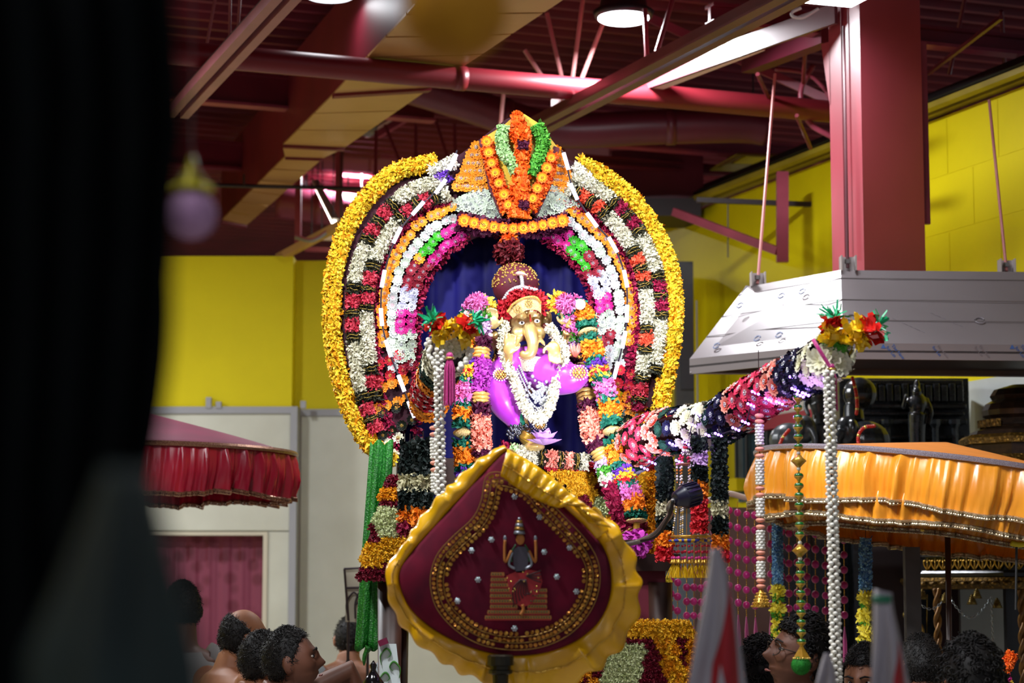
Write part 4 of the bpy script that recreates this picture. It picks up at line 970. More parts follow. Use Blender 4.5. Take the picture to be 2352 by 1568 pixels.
# ---------------------------------------------------------------- multicoloured body garlands
def G(name_label, pts, r, seq, d=0.0):
    q = spline([W(x, y, z) for x, y, z in pts], 8); t_ = thing('body_garland', name_label, 'garland', q[-1], 'thick multicoloured body garlands'); garland(t_, q, m(r, 7.75), seq, 7.75, Lf=.5); return t_
G('outer left multicoloured garland with gold ball and orange bands', [(1098, 692, 7.8), (1078, 722, 7.76), (1074, 780, 7.74), (1070, 850, 7.72), (1063, 940, 7.72), (1064, 1020, 7.72), (1072, 1100, 7.72), (1090, 1180, 7.74)], 22,
  [('pink', 45), ('green', 14), ('orange', 30), ('green', 16), ('orange', 52), ('green', 10), ('violet', 10), ('lemon', 10), ('scarlet', 8), ('lemon', 10), ('green', 12), ('pink', 46), ('green', 16), ('orange', 26), ('green', 18), ('ball', 32), ('green', 18), ('orange', 40), ('green', 14), ('violet', 14), ('lemon', 16), ('scarlet', 10), ('lemon', 12), ('green', 14), ('pink', 40)])
G('inner left garland of lilac, purple and salmon bands', [(1120, 690, 7.8), (1106, 725, 7.77), (1105, 790, 7.74), (1103, 860, 7.72), (1104, 950, 7.71), (1106, 1030, 7.71), (1112, 1120, 7.72)], 22,
  [('lemon', 30), ('leaf', 26), ('lilac', 40), ('plum', 30), ('bow', 26), ('purple', 78), ('bow', 26), ('plum', 26), ('salmon', 78), ('plum', 18), ('bow', 30), ('lilac', 40)])
G('inner right garland of lilac, salmon and crimson bands', [(1270, 690, 7.8), (1302, 705, 7.78), (1312, 740, 7.78), (1320, 790, 7.83), (1335, 850, 7.85), (1350, 930, 7.77), (1362, 1000, 7.7), (1388, 1060, 7.68), (1408, 1120, 7.66), (1432, 1190, 7.64), (1450, 1225, 7.64)], 23,
  [('lemon', 22), ('scarlet', 12), ('lemon', 10), ('green', 16), ('pink', 34), ('leaf', 18), ('lilac', 28), ('plum', 40), ('bow', 30), ('purple', 46), ('bow', 36), ('plum', 28), ('salmon', 76), ('plum', 18), ('bow', 26), ('lilac', 18), ('leaf', 18), ('ivory', 24), ('wine', 105), ('bow', 14)])
G('outer right garland with gold balls, orange and pink bands', [(1310, 695, 7.8), (1338, 720, 7.77), (1352, 770, 7.74), (1368, 830, 7.71), (1388, 890, 7.69), (1402, 950, 7.67), (1414, 1030, 7.65), (1440, 1110, 7.63), (1458, 1160, 7.61), (1462, 1205, 7.6)], 23,
  [('pink', 20), ('green', 14), ('orange', 36), ('green', 16), ('ball', 26), ('green', 16), ('orange', 40), ('green', 12), ('violet', 12), ('lemon', 9), ('scarlet', 8), ('lemon', 9), ('green', 12), ('pink', 40), ('green', 14), ('orange', 36), ('green', 18), ('ball', 32), ('green', 18), ('orange', 42), ('green', 14), ('violet', 14), ('lemon', 14), ('scarlet', 8), ('green', 12), ('pink', 32), ('orange', 30), ('green', 14), ('ball', 18)])
t = thing('magenta_pompom', 'big magenta flower ball ending the right body garland', 'pompom', W(1462, 1280, 7.58))
inst(POM['magenta'], 'petals', W(1462, 1245, 7.58), t, None, m(33, 7.58)); MB().tube([W(1462, 1200, 7.59), W(1462, 1225, 7.59)], .012, 8).build('cord', M_goldm, t)
for x, y, k, lb in ((1098, 694, 'pink', 'pink dahlia on the left shoulder garland of the idol'), (1300, 697, 'pink', 'pink dahlia on the right shoulder garland of the idol')):
    c = np.array(tuple(W(x, y, 7.74))); P = RNG.normal(size=(300, 3)); P /= np.linalg.norm(P, axis=1, keepdims=True)
    tag(MB().ball(c, .022, 10, 7).petals(c+P*.022, P, .018, .006, .6).build('dahlia', PM[k]), lb, 'flower')
for x, y, lb in ((1332, 700, 'white paper disc on the right shoulder garland'),):
    tag(MB().lathe([(.019, 0), (.021, .006), (.012, .012)], W(x, y, 7.74), 14, (0, -1, .2)).build('paper_disc', M_white, smooth=True), lb, 'disc')
c = W(1321, 818, 7.66); mb = MB()
for k in range(7):
    a = TAU*k/7; mb.tube([c, c+Vector((math.cos(a)*.012, -.01, .02)), c+Vector((math.cos(a)*.018, math.sin(a)*.01-.01, .045))], [.005, .009, .001], 6)
tag(mb.build('lotus_bud', mat('coral_bud', '#f06048', '#f89080', scale=30, rough=.4), smooth=True), 'small coral lotus bud held beside the idol right hand', 'flower bud')
# ================================================================ flowered arms of the palanquin
def flower_arm(label, pts, r0, r1, seq, tip):
    q = spline(pts, 10); tot = plen(q); t_ = thing('flowered_arm', label, 'decorated pole', q[0])
    MB().tube(q, [m(34, 7.5)]*len(q), 12).build('pole', M_dark, t_, smooth=True)
    want = sum(s_[1] for s_ in seq); acc = 0.0
    for key, ln, j in seq:
        a, b = acc/want*tot, (acc+ln)/want*tot; acc += ln
        nr = max(1, round((b-a)/.045))
        for i in range(nr):
            s_ = a+(b-a)*(i+.5)/nr; p = sub(q, s_-.002, s_+.002); c = p[0]; d = (p[-1]-p[0]).normalized(); x, y, _ = frame_of(d)
            R = r0+(r1-r0)*s_/tot
            for k in range(8):
                th = TAU*(k+.5*(i % 2))/8; nn = x*math.cos(th)+y*math.sin(th)
                if nn.y > .55: continue
                put_flower(t_, key, c+nn*R, m(20, 7.3), nn, j, .15)
    return t_
armR = flower_arm('long flower-covered arm reaching right towards the grey hood', [W(1435, 1045, 7.75), W(1470, 1015, 7.6), W(1540, 990, 7.4), W(1640, 975, 7.2), W(1720, 925, 7.0), W(1800, 880, 6.8), W(1870, 845, 6.6), W(1915, 815, 6.45)], .075, .062,
    [('lilac', 30, None), ('dgreen', 22, None), ('coral', 26, 's'), ('rose', 60, 's'), ('coral', 30, 's'), ('dgreen', 18, None), ('navy', 18, 's'), ('cream', 78, None), ('dgreen', 14, 's'), ('navy', 38, 's'), ('coral', 22, 's'), ('rose', 85, 's'), ('coral', 40, 's'), ('navy', 66, 's'), ('cream', 55, None)], None)
armL = flower_arm('short flower-covered arm pointing at the viewer left of the idol', [W(985, 925, 7.7), W(992, 890, 7.5), W(1010, 850, 7.2), W(1028, 805, 6.8)], .06, .055,
    [('orange', 20, None), ('red', 40, 's'), ('orange', 20, None), ('dgreen', 26, None), ('cream', 40, None)], None)
# violet led string on the arm
t = thing('violet_led_string', 'violet glowing led string wound round the right flowered arm', 'light string', W(1550, 1040, 7.2))
M_vled = mat('violet_led', '#a070ff', emit=8.0)
vpts = [(1480, 1075, 7.45), (1498, 1062, 7.42), (1545, 1020, 7.3), (1575, 1018, 7.25), (1590, 975, 7.15), (1600, 950, 7.12), (1628, 1000, 7.06), (1650, 998, 7.0), (1690, 985, 6.95), (1712, 970, 6.9), (1725, 930, 6.88), (1735, 902, 6.84), (1765, 918, 6.8), (1790, 925, 6.76), (1822, 868, 6.62), (1826, 895, 6.62), (1838, 908, 6.6), (1850, 905, 6.58), (1890, 870, 6.5), (1560, 1060, 7.2)]
MB().tube(spline([W(*p) for p in vpts[:-1]], 5), .002, 5).build('cable', M_cab, t)
for p in vpts:
    for k in range(3): MB().ball(W(p[0]+k*7-7, p[1]+k*3-3, p[2]-.02), .0045, 8, 6).build('led', M_vled, t, smooth=True)
for p, e in (((1530, 1060, 7.2), .35), ((1640, 1030, 7.0), .35), ((1770, 945, 6.75), .4), ((1850, 895, 6.5), .3)):
    d_ = bpy.data.lights.new('violet_led_light', 'POINT'); d_.energy = e; d_.color = (.5, .25, 1.0); d_.shadow_soft_size = .03
    o = bpy.data.objects.new('violet_led_light', d_); COL.objects.link(o); o.location = W(*p)
# plastic fruit blossoms at the arm tips
def blossom(label, P, d, s):
    t_ = thing('plastic_blossom', label, 'ornament', P); d = Vector(d).normalized(); x, y, _ = frame_of(d)
    for nm, mt, z0, z1, rr, n_, ln, wd in (('yellow_petals', petal('plastic_yellow', '#e8b808', '#f6d030', .3, .5), -.1, .55, .42, 46, .42, .34), ('red_petals', petal('plastic_red', '#c01010', '#e02a20', .25, .5), .5, 1.0, .36, 34, .36, .34), ('green_leaves', petal('plastic_green', '#0c9c60', '#30c088', .3, .5), 1.05, 1.2, .14, 26, .6, .13)):
        z = RNG.random(n_)*(z1-z0)+z0; a = RNG.random(n_)*TAU
        N = np.array([tuple((x*math.cos(q)+y*math.sin(q)+d*(.35 if nm != 'green_leaves' else .7)).normalized()) for q in a])
        Pp = np.array([tuple(P+d*s*zz_+(x*math.cos(q)+y*math.sin(q))*s*rr*.75) for zz_, q in zip(z, a)])
        mb = MB(); mb.lathe([(s*rr*.3, 0), (s*rr*.85, (z1-z0)*s*.3), (s*rr*.8, (z1-z0)*s*.7), (s*rr*.3, (z1-z0)*s)], P+d*s*z0, 10, d); mb.petals(Pp, N, s*ln, s*wd, .4); mb.build(nm, mt, t_)
    return t_
blossom('upright yellow and red blossom with green tip on the right arm end', W(1918, 785, 6.42), (-.05, -.1, 1), m(52, 6.4)); blossom('sideways yellow and red blossom with green tip on the right arm end', W(1955, 770, 6.4), (.97, -.15, .25), m(58, 6.4))
blossom('left of two yellow and red blossoms on the left arm end', W(1025, 770, 6.72), (-.55, -.5, .6), m(46, 6.7)); blossom('right of two yellow and red blossoms on the left arm end', W(1052, 765, 6.72), (.6, -.5, .4), m(50, 6.7))
o = fluff_tube([W(1890, 790, 6.44), W(1945, 795, 6.42)], m(17, 6.4), .012, .01, 160).build('leaf_collar', PM['leaf'], armR)
# big cream scalloped flowers at the right tip
for x, y, dx in ((1885, 830, -.6), (1925, 835, .4), (1905, 815, 0)):
    put_flower(armR, 'cream', W(x, y, 6.42), m(32, 6.4), (dx, -1, .1), None, .1)
for x, y, dx in ((1042, 800, .3), (1022, 805, -.3)):
    put_flower(armL, 'cream', W(x, y, 6.74), m(26, 6.7), (dx, -1, -.1), None, .1)
def tassel(name, label, cat, top, ln, r, mt, cap=M_gold, parent=None, strands=46, sway=(0, 0)):
    t_ = parent or thing(name, label, cat, top)
    mb = MB()
    for i in range(strands):
        a = random.uniform(0, TAU); rad = r*math.sqrt(random.random()); e = Vector((math.cos(a)*rad, math.sin(a)*rad, 0)); s_ = Vector((sway[0], sway[1], 0))
        mb.tube([top-UP*r*.7+e*.35, top-UP*ln*.3+e*.9+s_*.2, top-UP*ln*random.uniform(.92, 1.03)+e*1.05+s_], r*.11, 4, cap=False)
    mb.build('thread_skirt', mt, t_)
    MB().ball(top-UP*r*.35, r*.62, 10, 8).build('knot', mt, t_, smooth=True); MB().lathe([(r*.7, -.003), (r*.72, .003)], top-UP*r*.75, 12).build('gold_band', cap, t_, smooth=True)
    return t_
M_mag = mat('magenta_thread', '#b0186c', '#d03890', scale=200, rough=.35, sheen=.4)
tassel('thread_tassel', 'magenta thread tassel hanging from the left arm end', 'tassel', W(1033, 812, 6.66), m(118, 6.66), m(14, 6.66), M_mag)
tassel('thread_tassel', 'magenta thread tassel hanging from the right arm end', 'tassel', W(1910, 838, 6.38), m(105, 6.38), m(13, 6.38), M_mag)
MB().tube(spline([W(1868, 780, 6.38), W(1880, 800, 6.36), W(1905, 840, 6.36)], 6), [.006]*13, 8).build('thread_wrap', M_mag, armR)

# ---------------------------------------------------------------- hanging strings
M_jas = mat('jasmine_bud', '#f6f4ea', '#e6e2d4', by='island', rough=.45); M_peach = mat('peach_petal', '#f09478', '#f8b098', by='island', rough=.5)
def bud_string(label, x0, y0, x1, y1, D, wpx, zig=True, steps=None, group=None):
    t_ = thing('bud_string', label, 'garland', W(x0, y0, D), group); a, b = W(x0, y0, D), W(x1, y1, D); n_ = int((b-a).length/m(8.0, D)); mb = MB()
    for i in range(n_):
        c = a.lerp(b, (i+.5)/n_)
        for k in range(3):
            th = TAU*k/3+i*1.1; e = Vector((math.cos(th), math.sin(th)*.8, 0))*m(wpx*.36, D)
            mb.ball(c+e+UP*random.uniform(-.3, .3)*m(4, D), m(wpx*.22, D), 6, 5, (1.15, 1.15, .9))
    mb.build('jasmine_buds', M_jas, t_, smooth=True, kind='stuff'); MB().tube([a+UP*.02, b], .0015, 4).build('thread', M_dark, t_)
    return t_
bud_string('long white jasmine bud string falling from right arm end past the youth', 1904, 850, 1922, 1575, 6.36, 26)
bud_string('white jasmine bud string hanging from the left arm end', 1008, 800, 1012, 1160, 6.7, 24)
t = thing('bud_string', 'white bud loop rising beside left arm blossoms', 'garland', W(985, 790, 6.75)); mb = MB()
for p in resample(spline([W(982, 780, 6.75), W(990, 815, 6.72), W(1006, 850, 6.7), W(1012, 880, 6.7)], 8), m(7, 6.7)): mb.ball(p+Vector((random.uniform(-1, 1), random.uniform(-1, 1), 0))*m(6, 6.7), m(6, 6.7), 6, 5)
mb.build('jasmine_buds', M_jas, t, smooth=True); mb = MB(); t = thing('bud_string', 'white bud loop right of the left arm blossoms', 'garland', W(1082, 790, 6.75))
for p in resample(spline([W(1082, 790, 6.75), W(1075, 820, 6.72), W(1055, 850, 6.7)], 8), m(7, 6.7)): mb.ball(p+Vector((random.uniform(-1, 1), random.uniform(-1, 1), 0))*m(8, 6.7), m(7, 6.7), 6, 5)
mb.build('jasmine_buds', M_jas, t, smooth=True)
def peach_string(label, x0, y0, x1, y1, D, w, seq, bell=False):
    t_ = thing('petal_string', label, 'garland', W(x0, y0, D)); a, b = W(x0, y0, D), W(x1, y1, D); want = sum(s_[1] for s_ in seq); acc = 0.0
    for kd, ln in seq:
        p, q = a.lerp(b, acc/want), a.lerp(b, (acc+ln)/want); acc += ln; mb = MB()
        n_ = max(1, round(ln/(13 if kd == 'p' else 6.5)))
        for i in range(n_):
            c = p.lerp(q, (i+.5)/n_)
            if kd == 'p': mb.ball(c, m(w*.5, D), 12, 7, (1, 1, .52))
            else:
                for k in range(5): th = TAU*k/5+i*.6; mb.ball(c+Vector((math.cos(th), math.sin(th), 0))*m(w*.28, D), m(w*.23, D), 6, 5, (1.1, 1.1, .8))
        mb.build('peach_petals' if kd == 'p' else 'white_petals', M_peach if kd == 'p' else M_jas, t_, smooth=True)
    MB().tube([a+UP*.2, b], .0015, 4).build('thread', M_dark, t_)
    if bell: bell_of(t_, b, m(23, D), m(42, D))
    return t_
def bell_of(t_, top, r, h, mt=None):
    mb = MB(); mb.lathe([(r*.12, 0), (r*.2, -h*.08), (r*.5, -h*.35), (r*.75, -h*.7), (r, -h), (r*.9, -h), (r*.6, -h*.6)], top, 16)
    for k in range(5):
        z = -h*(.25+.17*k); rr = r*(.45+.13*k)
        for j in range(14): mb.ball(top+Vector((math.cos(TAU*(j+.5*(k % 2))/14)*rr, math.sin(TAU*(j+.5*(k % 2))/14)*rr, z)), r*.09, 5, 4)
    return mb.build('bell', mt or M_goldm, t_, smooth=True)
peach_string('white and peach petal string with gold filigree bell under right arm', 1744, 948, 1748, 1352, 6.85, 22,
             [('p', 26), ('w', 48), ('p', 32), ('w', 58), ('p', 30), ('w', 42), ('p', 30), ('w', 44), ('p', 26), ('w', 38), ('p', 24)], True)
peach_string('white and peach petal string left of the idol', 997, 975, 1000, 1130, 6.95, 22, [('p', 28), ('w', 46), ('p', 30), ('w', 40)])
# green and gold kundan ornament with pompom
t = thing('jewelled_hanging', 'green and gold jewelled hanging ending in a green pompom', 'hanging ornament', W(1832, 912, 6.62))
M_emer = mat('green_enamel', '#0c6a24', rough=.15, coat=1.0)
def kundan(t_, x0, y0, x1, y1, D, marks):
    n_ = len(marks)
    for f, kd in marks:
        c = W(x0+(x1-x0)*f, y0+(y1-y0)*f, D)
        if kd == 'd':
            MB().lathe([(m(2, D), -m(14, D)), (m(4, D), -m(8, D)), (m(10, D), -m(2, D)), (m(11.5, D), 0), (m(3, D), m(6, D)), (m(2, D), m(12, D))], c, 12).build('gold_cup', M_goldm, t_, smooth=True)
            MB().ball(c+UP*m(3, D), m(11, D), 12, 7, (1, 1, .55)).build('green_stone', M_emer, t_, smooth=True)
        elif kd == 'c':
            MB().lathe([(m(3, D), -m(16, D)), (m(14, D), -m(4, D)), (m(19, D), 0), (m(10, D), m(8, D)), (m(3, D), m(16, D))], c, 16).build('gold_cap', M_goldm, t_, smooth=True)
        else: MB().ball(c, m(5, D), 8, 6).build('pearl', M_pearl, t_, smooth=True)
    MB().tube([W(x0, y0, D), W(x1, y1, D)], .0018, 4).build('thread', M_goldm, t_)
marks = [(i/25, 'd') for i in range(26) if i not in (6, 7, 15, 16)]+[(6.4/25, 'c'), (5.6/25, 'p'), (7.2/25, 'p'), (15.6/25, 'c'), (14.8/25, 'p'), (16.4/25, 'p')]
kundan(t, 1832, 915, 1841, 1475, 6.62, marks)
c = W(1841, 1490, 6.62)
MB().lathe([(m(2, 6.6), m(10, 6.6)), (m(7, 6.6), 0), (m(18, 6.6), -m(18, 6.6)), (m(19, 6.6), -m(20, 6.6))], c, 4).build('gold_pyramid', M_goldm, t); mb = MB()
for j in range(20): mb.ball(c+Vector((math.cos(TAU*j/20)*m(19, 6.6), math.sin(TAU*j/20)*m(19, 6.6), -m(21, 6.6))), m(2.4, 6.6), 6, 4)
mb.build('gold_beads', M_gold, t, smooth=True)
def fuzzy_ball(t_, c, r, mt, n_=1500, name='pompom'):
    P = RNG.normal(size=(n_, 3)); P /= np.linalg.norm(P, axis=1, keepdims=True); c_ = np.array(tuple(c))
    return MB().ball(c, r*.96, 24, 16).petals(c_+P*r*.95, P, r*.07, r*.035, .5).build(name, mt, t_, smooth=True)
fuzzy_ball(t, W(1840, 1527, 6.62), m(23, 6.62), mat('green_pom', '#0c6a14', '#18841e', scale=80, rough=.8))
# fluffy paper garlands hanging off the arm and palanquin
def hang(label, x, y0, y1, D, r, seq, x1=None):
    q = [W(x+((x1 or x)-x)*i/12, y0+(y1-y0)*i/12, D) for i in range(13)]; t_ = thing('paper_garland', label, 'garland', q[0], 'dark fringed paper garlands')
    garland(t_, q, m(r, D), seq, D, Lf=.62, wf=.5, dens=.8); MB().tube([q[0]+UP*.03, q[0]], .002, 4).build('thread', M_dark, t_); return t_
hang('dark paper garland nearest the idol at right, orange and red low', 1527, 1035, 1285, 7.45, 17, [('dark', 120), ('beige', 32), ('dark', 38), ('orange', 32), ('scarlet', 30)])
hang('dark paper garland in the middle at right with long red end', 1606, 1005, 1222, 7.1, 16, [('dark', 36), ('lilac', 28), ('dark', 40), ('orange', 34), ('scarlet', 80)])
hang('dark paper garland farthest right, beige and orange low', 1652, 1000, 1288, 7.0, 16, [('dark', 152), ('beige', 35), ('dark', 40), ('orange', 36), ('scarlet', 26)], 1655)
hang('broad dark paper garland left of the idol, outer one', 942, 1015, 1215, 7.6, 20, [('dark', 76), ('beige', 34), ('dark', 46), ('orange', 24), ('wine', 20)], 936)
hang('broad dark paper garland left of the idol, inner one', 972, 1010, 1205, 7.55, 21, [('dark', 80), ('beige', 34), ('dark', 46), ('orange', 36)], 968)
# beaded mobile
t = thing('beaded_mobile', 'beaded mobile with yellow tassels hanging under the right arm', 'hanging ornament', W(1574, 1020, 7.2))
top = W(1574, 1020, 7.2); cols = [mat('bead_'+k, c_, rough=.15) for k, c_ in (('red', '#c01838'), ('pearl', '#e8e0d8'), ('amber', '#d8801c'), ('pink', '#d83a90'), ('blue', '#2030a8'))]
def bead_line(a, b, r, mats, step=2.0, prop=1):
    n_ = max(2, int((b-a).length/(r*step)))
    for k, mt in enumerate(mats):
        mb = MB()
        for i in range(n_):
            if (i//2) % len(mats) == k: mb.ball(a.lerp(b, i/(n_-1)), r*(1.0 if i % 3 else .7), 6, 5)
        if mb.v: mb.build('bead_strand', mt, t, smooth=True)
def mring(cx, cy, D, r, mt, th=.004):
    c_ = W(cx, cy, D); MB().tube([c_+Vector((math.cos(TAU*i/28)*r, math.sin(TAU*i/28)*r, 0)) for i in range(28)], th, 6, closed=True).build('ring', mt, t, smooth=True); return c_
c1 = mring(1574, 1066, 7.2, m(20, 7.2), mat('brown_ring', '#8a4a3a', rough=.4)); c2 = mring(1586, 1232, 7.2, m(44, 7.2), M_goldm)
for k in range(6):
    e = Vector((math.cos(TAU*k/6), math.sin(TAU*k/6), 0)); bead_line(top, c1+e*m(19, 7.2), .0045, cols[:2]); bead_line(c1+e*m(19, 7.2), c1+e*m(19, 7.2)-UP*.06, .004, cols[1:3]); bead_line(c1+e*m(12, 7.2)-UP*.06, c2+e*m(42, 7.2), .0035, (cols[1], M_gold))
for nm, rr, z0, z1, mt in (('ribbon_band', 44, -.002, -.022, mat('striped_ribbon', '#2438a0', '#d8b020', by='wave', scale=14, contrast=(.45, .55), rough=.5)),):
    MB().tube([c2+Vector((math.cos(TAU*i/28)*m(rr, 7.2), math.sin(TAU*i/28)*m(rr, 7.2), -.014)) for i in range(28)], .011, 6, closed=True, flat=.4).build(nm, mt, t)
for k in range(16):
    e = Vector((math.cos(TAU*k/16), math.sin(TAU*k/16), 0))*m(42, 7.2)
    bead_line(c2+e-UP*.03, c2+e-UP*.07, .0055, (cols[0], cols[3], cols[1])); bell_of(t, c2+e-UP*.072, .009, .016)
    mb = MB()
    for j in range(14): f = Vector((random.gauss(0, .004), random.gauss(0, .004), 0)); mb.tube([c2+e-UP*.088, c2+e+f-UP*.11, c2+e+f*2-UP*.135], .0011, 3, cap=False)
    mb.build('yellow_tassel', mat('yellow_thread', '#e0b010', '#f0c828', scale=200, rough=.4), t)
# ================================================================ heart-shaped velvet fan in front
DF = 6.0
def pleat(x): return 1-2*abs(math.sin(x/2))**.75
fan = thing('ceremonial_fan', 'heart-shaped maroon velvet fan with yellow satin frill in front', 'ceremonial fan', W(1150, 1700, DF))
OUT = [(1168, 1033), (1120, 1075), (1060, 1140), (1000, 1205), (950, 1262), (920, 1305), (918, 1345), (940, 1395), (985, 1438), (1050, 1475), (1120, 1498), (1190, 1506), (1265, 1496), (1330, 1468), (1378, 1425), (1402, 1370), (1404, 1310), (1388, 1260), (1350, 1212), (1300, 1165), (1240, 1105), (1200, 1060)]
op = spline([Vector((x, y, 0)) for x, y in OUT], 8, closed=True); cen = Vector((1165, 1320, 0))
M_vel = mat('maroon_velvet', '#6a0c28', '#4a0a20', scale=14, contrast=(.3, .7), rough=.85, spec=.2)
rows = []
for f, dz in ((1.0, .03), (1.0, 0), (.985, -.016), (.95, -.024), (.7, -.03), (.4, -.033), (.12, -.034), (.01, -.034)):
    rows.append([W(*(cen+(p-cen)*f).xy, DF+dz) for p in op])
mb = MB(); mb.grid(rows, closed=True); mb.add([W(p.x, p.y, DF+.03) for p in op], [tuple(range(len(op)))]); mb.build('velvet_face', M_vel, fan, smooth=True)
M_ysat = mat('yellow_satin', '#e8b010', '#d89c0a', scale=8, rough=.28, spec=.6); M_pip = mat('cream_piping', '#d8b870', '#b08c40', scale=60, rough=.5)
MB().tube([W(p.x, p.y, DF+.0) for p in op], m(3, DF), 6, closed=True).build('piping', M_pip, fan, smooth=True)
def frill(i0, i1, wfun, D0, amp, k, name, seed, trim=True, fw=.62):
    P = op[i0:i1] if i1 > i0 else op[i0:]+op[:i1]; P = [p for p in P]; P = even(P, int(plen(P)/3.2)); n_ = len(P); rnd = random.Random(seed); ph = [rnd.uniform(0, 6) for _ in range(4)]
    rows = []
    for u in np.linspace(0, 1, 9):
        r_ = []
        for i, p in enumerate(P):
            t0 = P[max(i-1, 0)]; t1 = P[min(i+1, n_-1)]; tg = (t1-t0).normalized(); nn = Vector((-tg.y, tg.x, 0))
            if nn.dot(p-cen) < 0: nn = -nn
            s_ = i/n_; w_ = wfun(s_)*(1+.09*math.sin(i*k*2.3+ph[2])*u); wv = pleat(i*k+ph[0]+1.2*math.sin(i*.05))*.75+math.sin(i*k*1.7+ph[1])*.3
            q = p+nn*w_*(u-.04)+tg*(6*u*math.sin(i*k*.8+ph[3]))
            r_.append(W(q.x, q.y, D0-amp*(u**.8)*wv-.012*math.sin(PI*u)))
        rows.append(r_)
    o = MB().grid(rows).build(name, M_ysat, fan, smooth=True)
    sl_ = o.modifiers.new('thickness', 'SOLIDIFY'); sl_.thickness = .0015
    if trim:
        tr_ = [r[0]*0 for r in []]
        j = int(fw*8); mb = MB(); mb.tube([p-Vector((0, .004, 0)) for p in rows[j]], .0018, 5)
        for p in rows[j][::4]: mb.ball(p-Vector((0, .006, 0)), .0024, 5, 4)
        mb.build('gold_trim', M_goldm, o)
    return o
N8 = 8
frill(0, 5*N8, lambda s_: 14+20*math.sin(PI*min(s_*1.1, 1))+12*s_, DF-.004, .014, .2, 'satin_frill', 1, False)
frill(5*N8-6, 18*N8+4, lambda s_: float(np.interp(s_, [0, .12, .3, .55, .75, 1], [26, 34, 58, 90, 74, 44])), DF-.003, .022, .17, 'satin_frill', 3)
frill(18*N8-4, 20*N8+2, lambda s_: 42-40*s_, DF-.02, .012, .14, 'satin_frill', 5, False)
# the folded-over frill along the upper right edge
A_ = even(spline([Vector((x, y, 0)) for x, y in ((1166, 1032), (1215, 1058), (1262, 1092), (1320, 1140), (1372, 1180), (1405, 1212))], 8), 90); B_ = even(spline([Vector((x, y, 0)) for x, y in ((1150, 1092), (1195, 1125), (1240, 1150), (1280, 1165), (1315, 1162), (1352, 1200))], 8), 90)
rows = [[W(*(a.lerp(b, u)).xy, DF-.042-.02*math.sin(PI*u)-.006*math.sin(i*.33+u*2)*(.4+u)-.004*math.sin(i*.81)) for i, (a, b) in enumerate(zip(A_, B_))] for u in np.linspace(0, 1, 8)]
o = MB().grid(rows).build('folded_frill', M_ysat, fan, smooth=True); o.modifiers.new('thickness', 'SOLIDIFY').thickness = .0015
mb = MB(); mb.tube([p-Vector((0, .004, 0)) for p in rows[4]], .0022, 5); [mb.ball(p-Vector((0, .006, 0)), .003, 5, 4) for p in rows[4][::3]]; mb.build('gold_trim', M_goldm, o)
# sequinned border
OB = [(1120, 1090), (1105, 1150), (1085, 1190), (1040, 1232), (1005, 1272), (990, 1315), (990, 1355), (1005, 1400), (1045, 1445), (1100, 1478), (1170, 1492), (1245, 1485), (1310, 1455), (1355, 1405), (1376, 1350), (1375, 1295), (1350, 1245), (1305, 1195), (1260, 1150), (1225, 1112), (1172, 1088)]
bp = spline([Vector((x, y, 0)) for x, y in OB], 8, closed=True); bc = Vector((1180, 1330, 0))
def inset(k):
    out = []
    for i, p in enumerate(bp):
        tg = (bp[(i+1) % len(bp)]-bp[i-1]).normalized(); nn = Vector((-tg.y, tg.x, 0)); nn = nn if nn.dot(bc-p) > 0 else -nn; out.append(p+nn*k)
    return out
M_thr = mat('dull_gold_thread', '#a07838', rough=.4, metal=.6)
for k in (0, 16, 30): MB().tube([W(p.x, p.y, DF-.034) for p in inset(k)], .0016, 5, closed=True).build('gold_thread_line', M_thr, fan)
for k, stp in ((8, 11), (22, 10), (37, 12)):
    mb = MB()
    for p in resample(inset(k)+[inset(k)[0]], stp):
        if random.random() < .93: mb.lathe([(m(4.7, DF), 0), (m(4.9, DF), .0016), (m(2.0, DF), .0022)], W(p.x, p.y, DF-.034), 8, Vector((random.uniform(-.5, .5), -1, random.uniform(-.5, .5))))
    mb.build('sequin_row', mat('gold_sequin', '#c8923c', '#a86a2c', by='island', rough=.2, metal=.8), fan, kind='stuff')
M_stud = mat('silver_stud', '#c8ccd4', rough=.2, metal=.8)
for x, y in ((1182, 1140), (1239, 1187), (1129, 1239), (1083, 1264), (1098, 1331), (1250, 1267), (1279, 1324), (1308, 1257), (1324, 1358), (1051, 1380), (1182, 1443)):
    mb = MB(); mb.ball(W(x, y, DF-.037), m(3, DF), 6, 5)
    for a in range(6): mb.ball(W(x+5*math.cos(a*PI/3), y+5*math.sin(a*PI/3), DF-.036), m(2.6, DF), 6, 4)
    mb.build('stud', M_stud, fan, smooth=True)
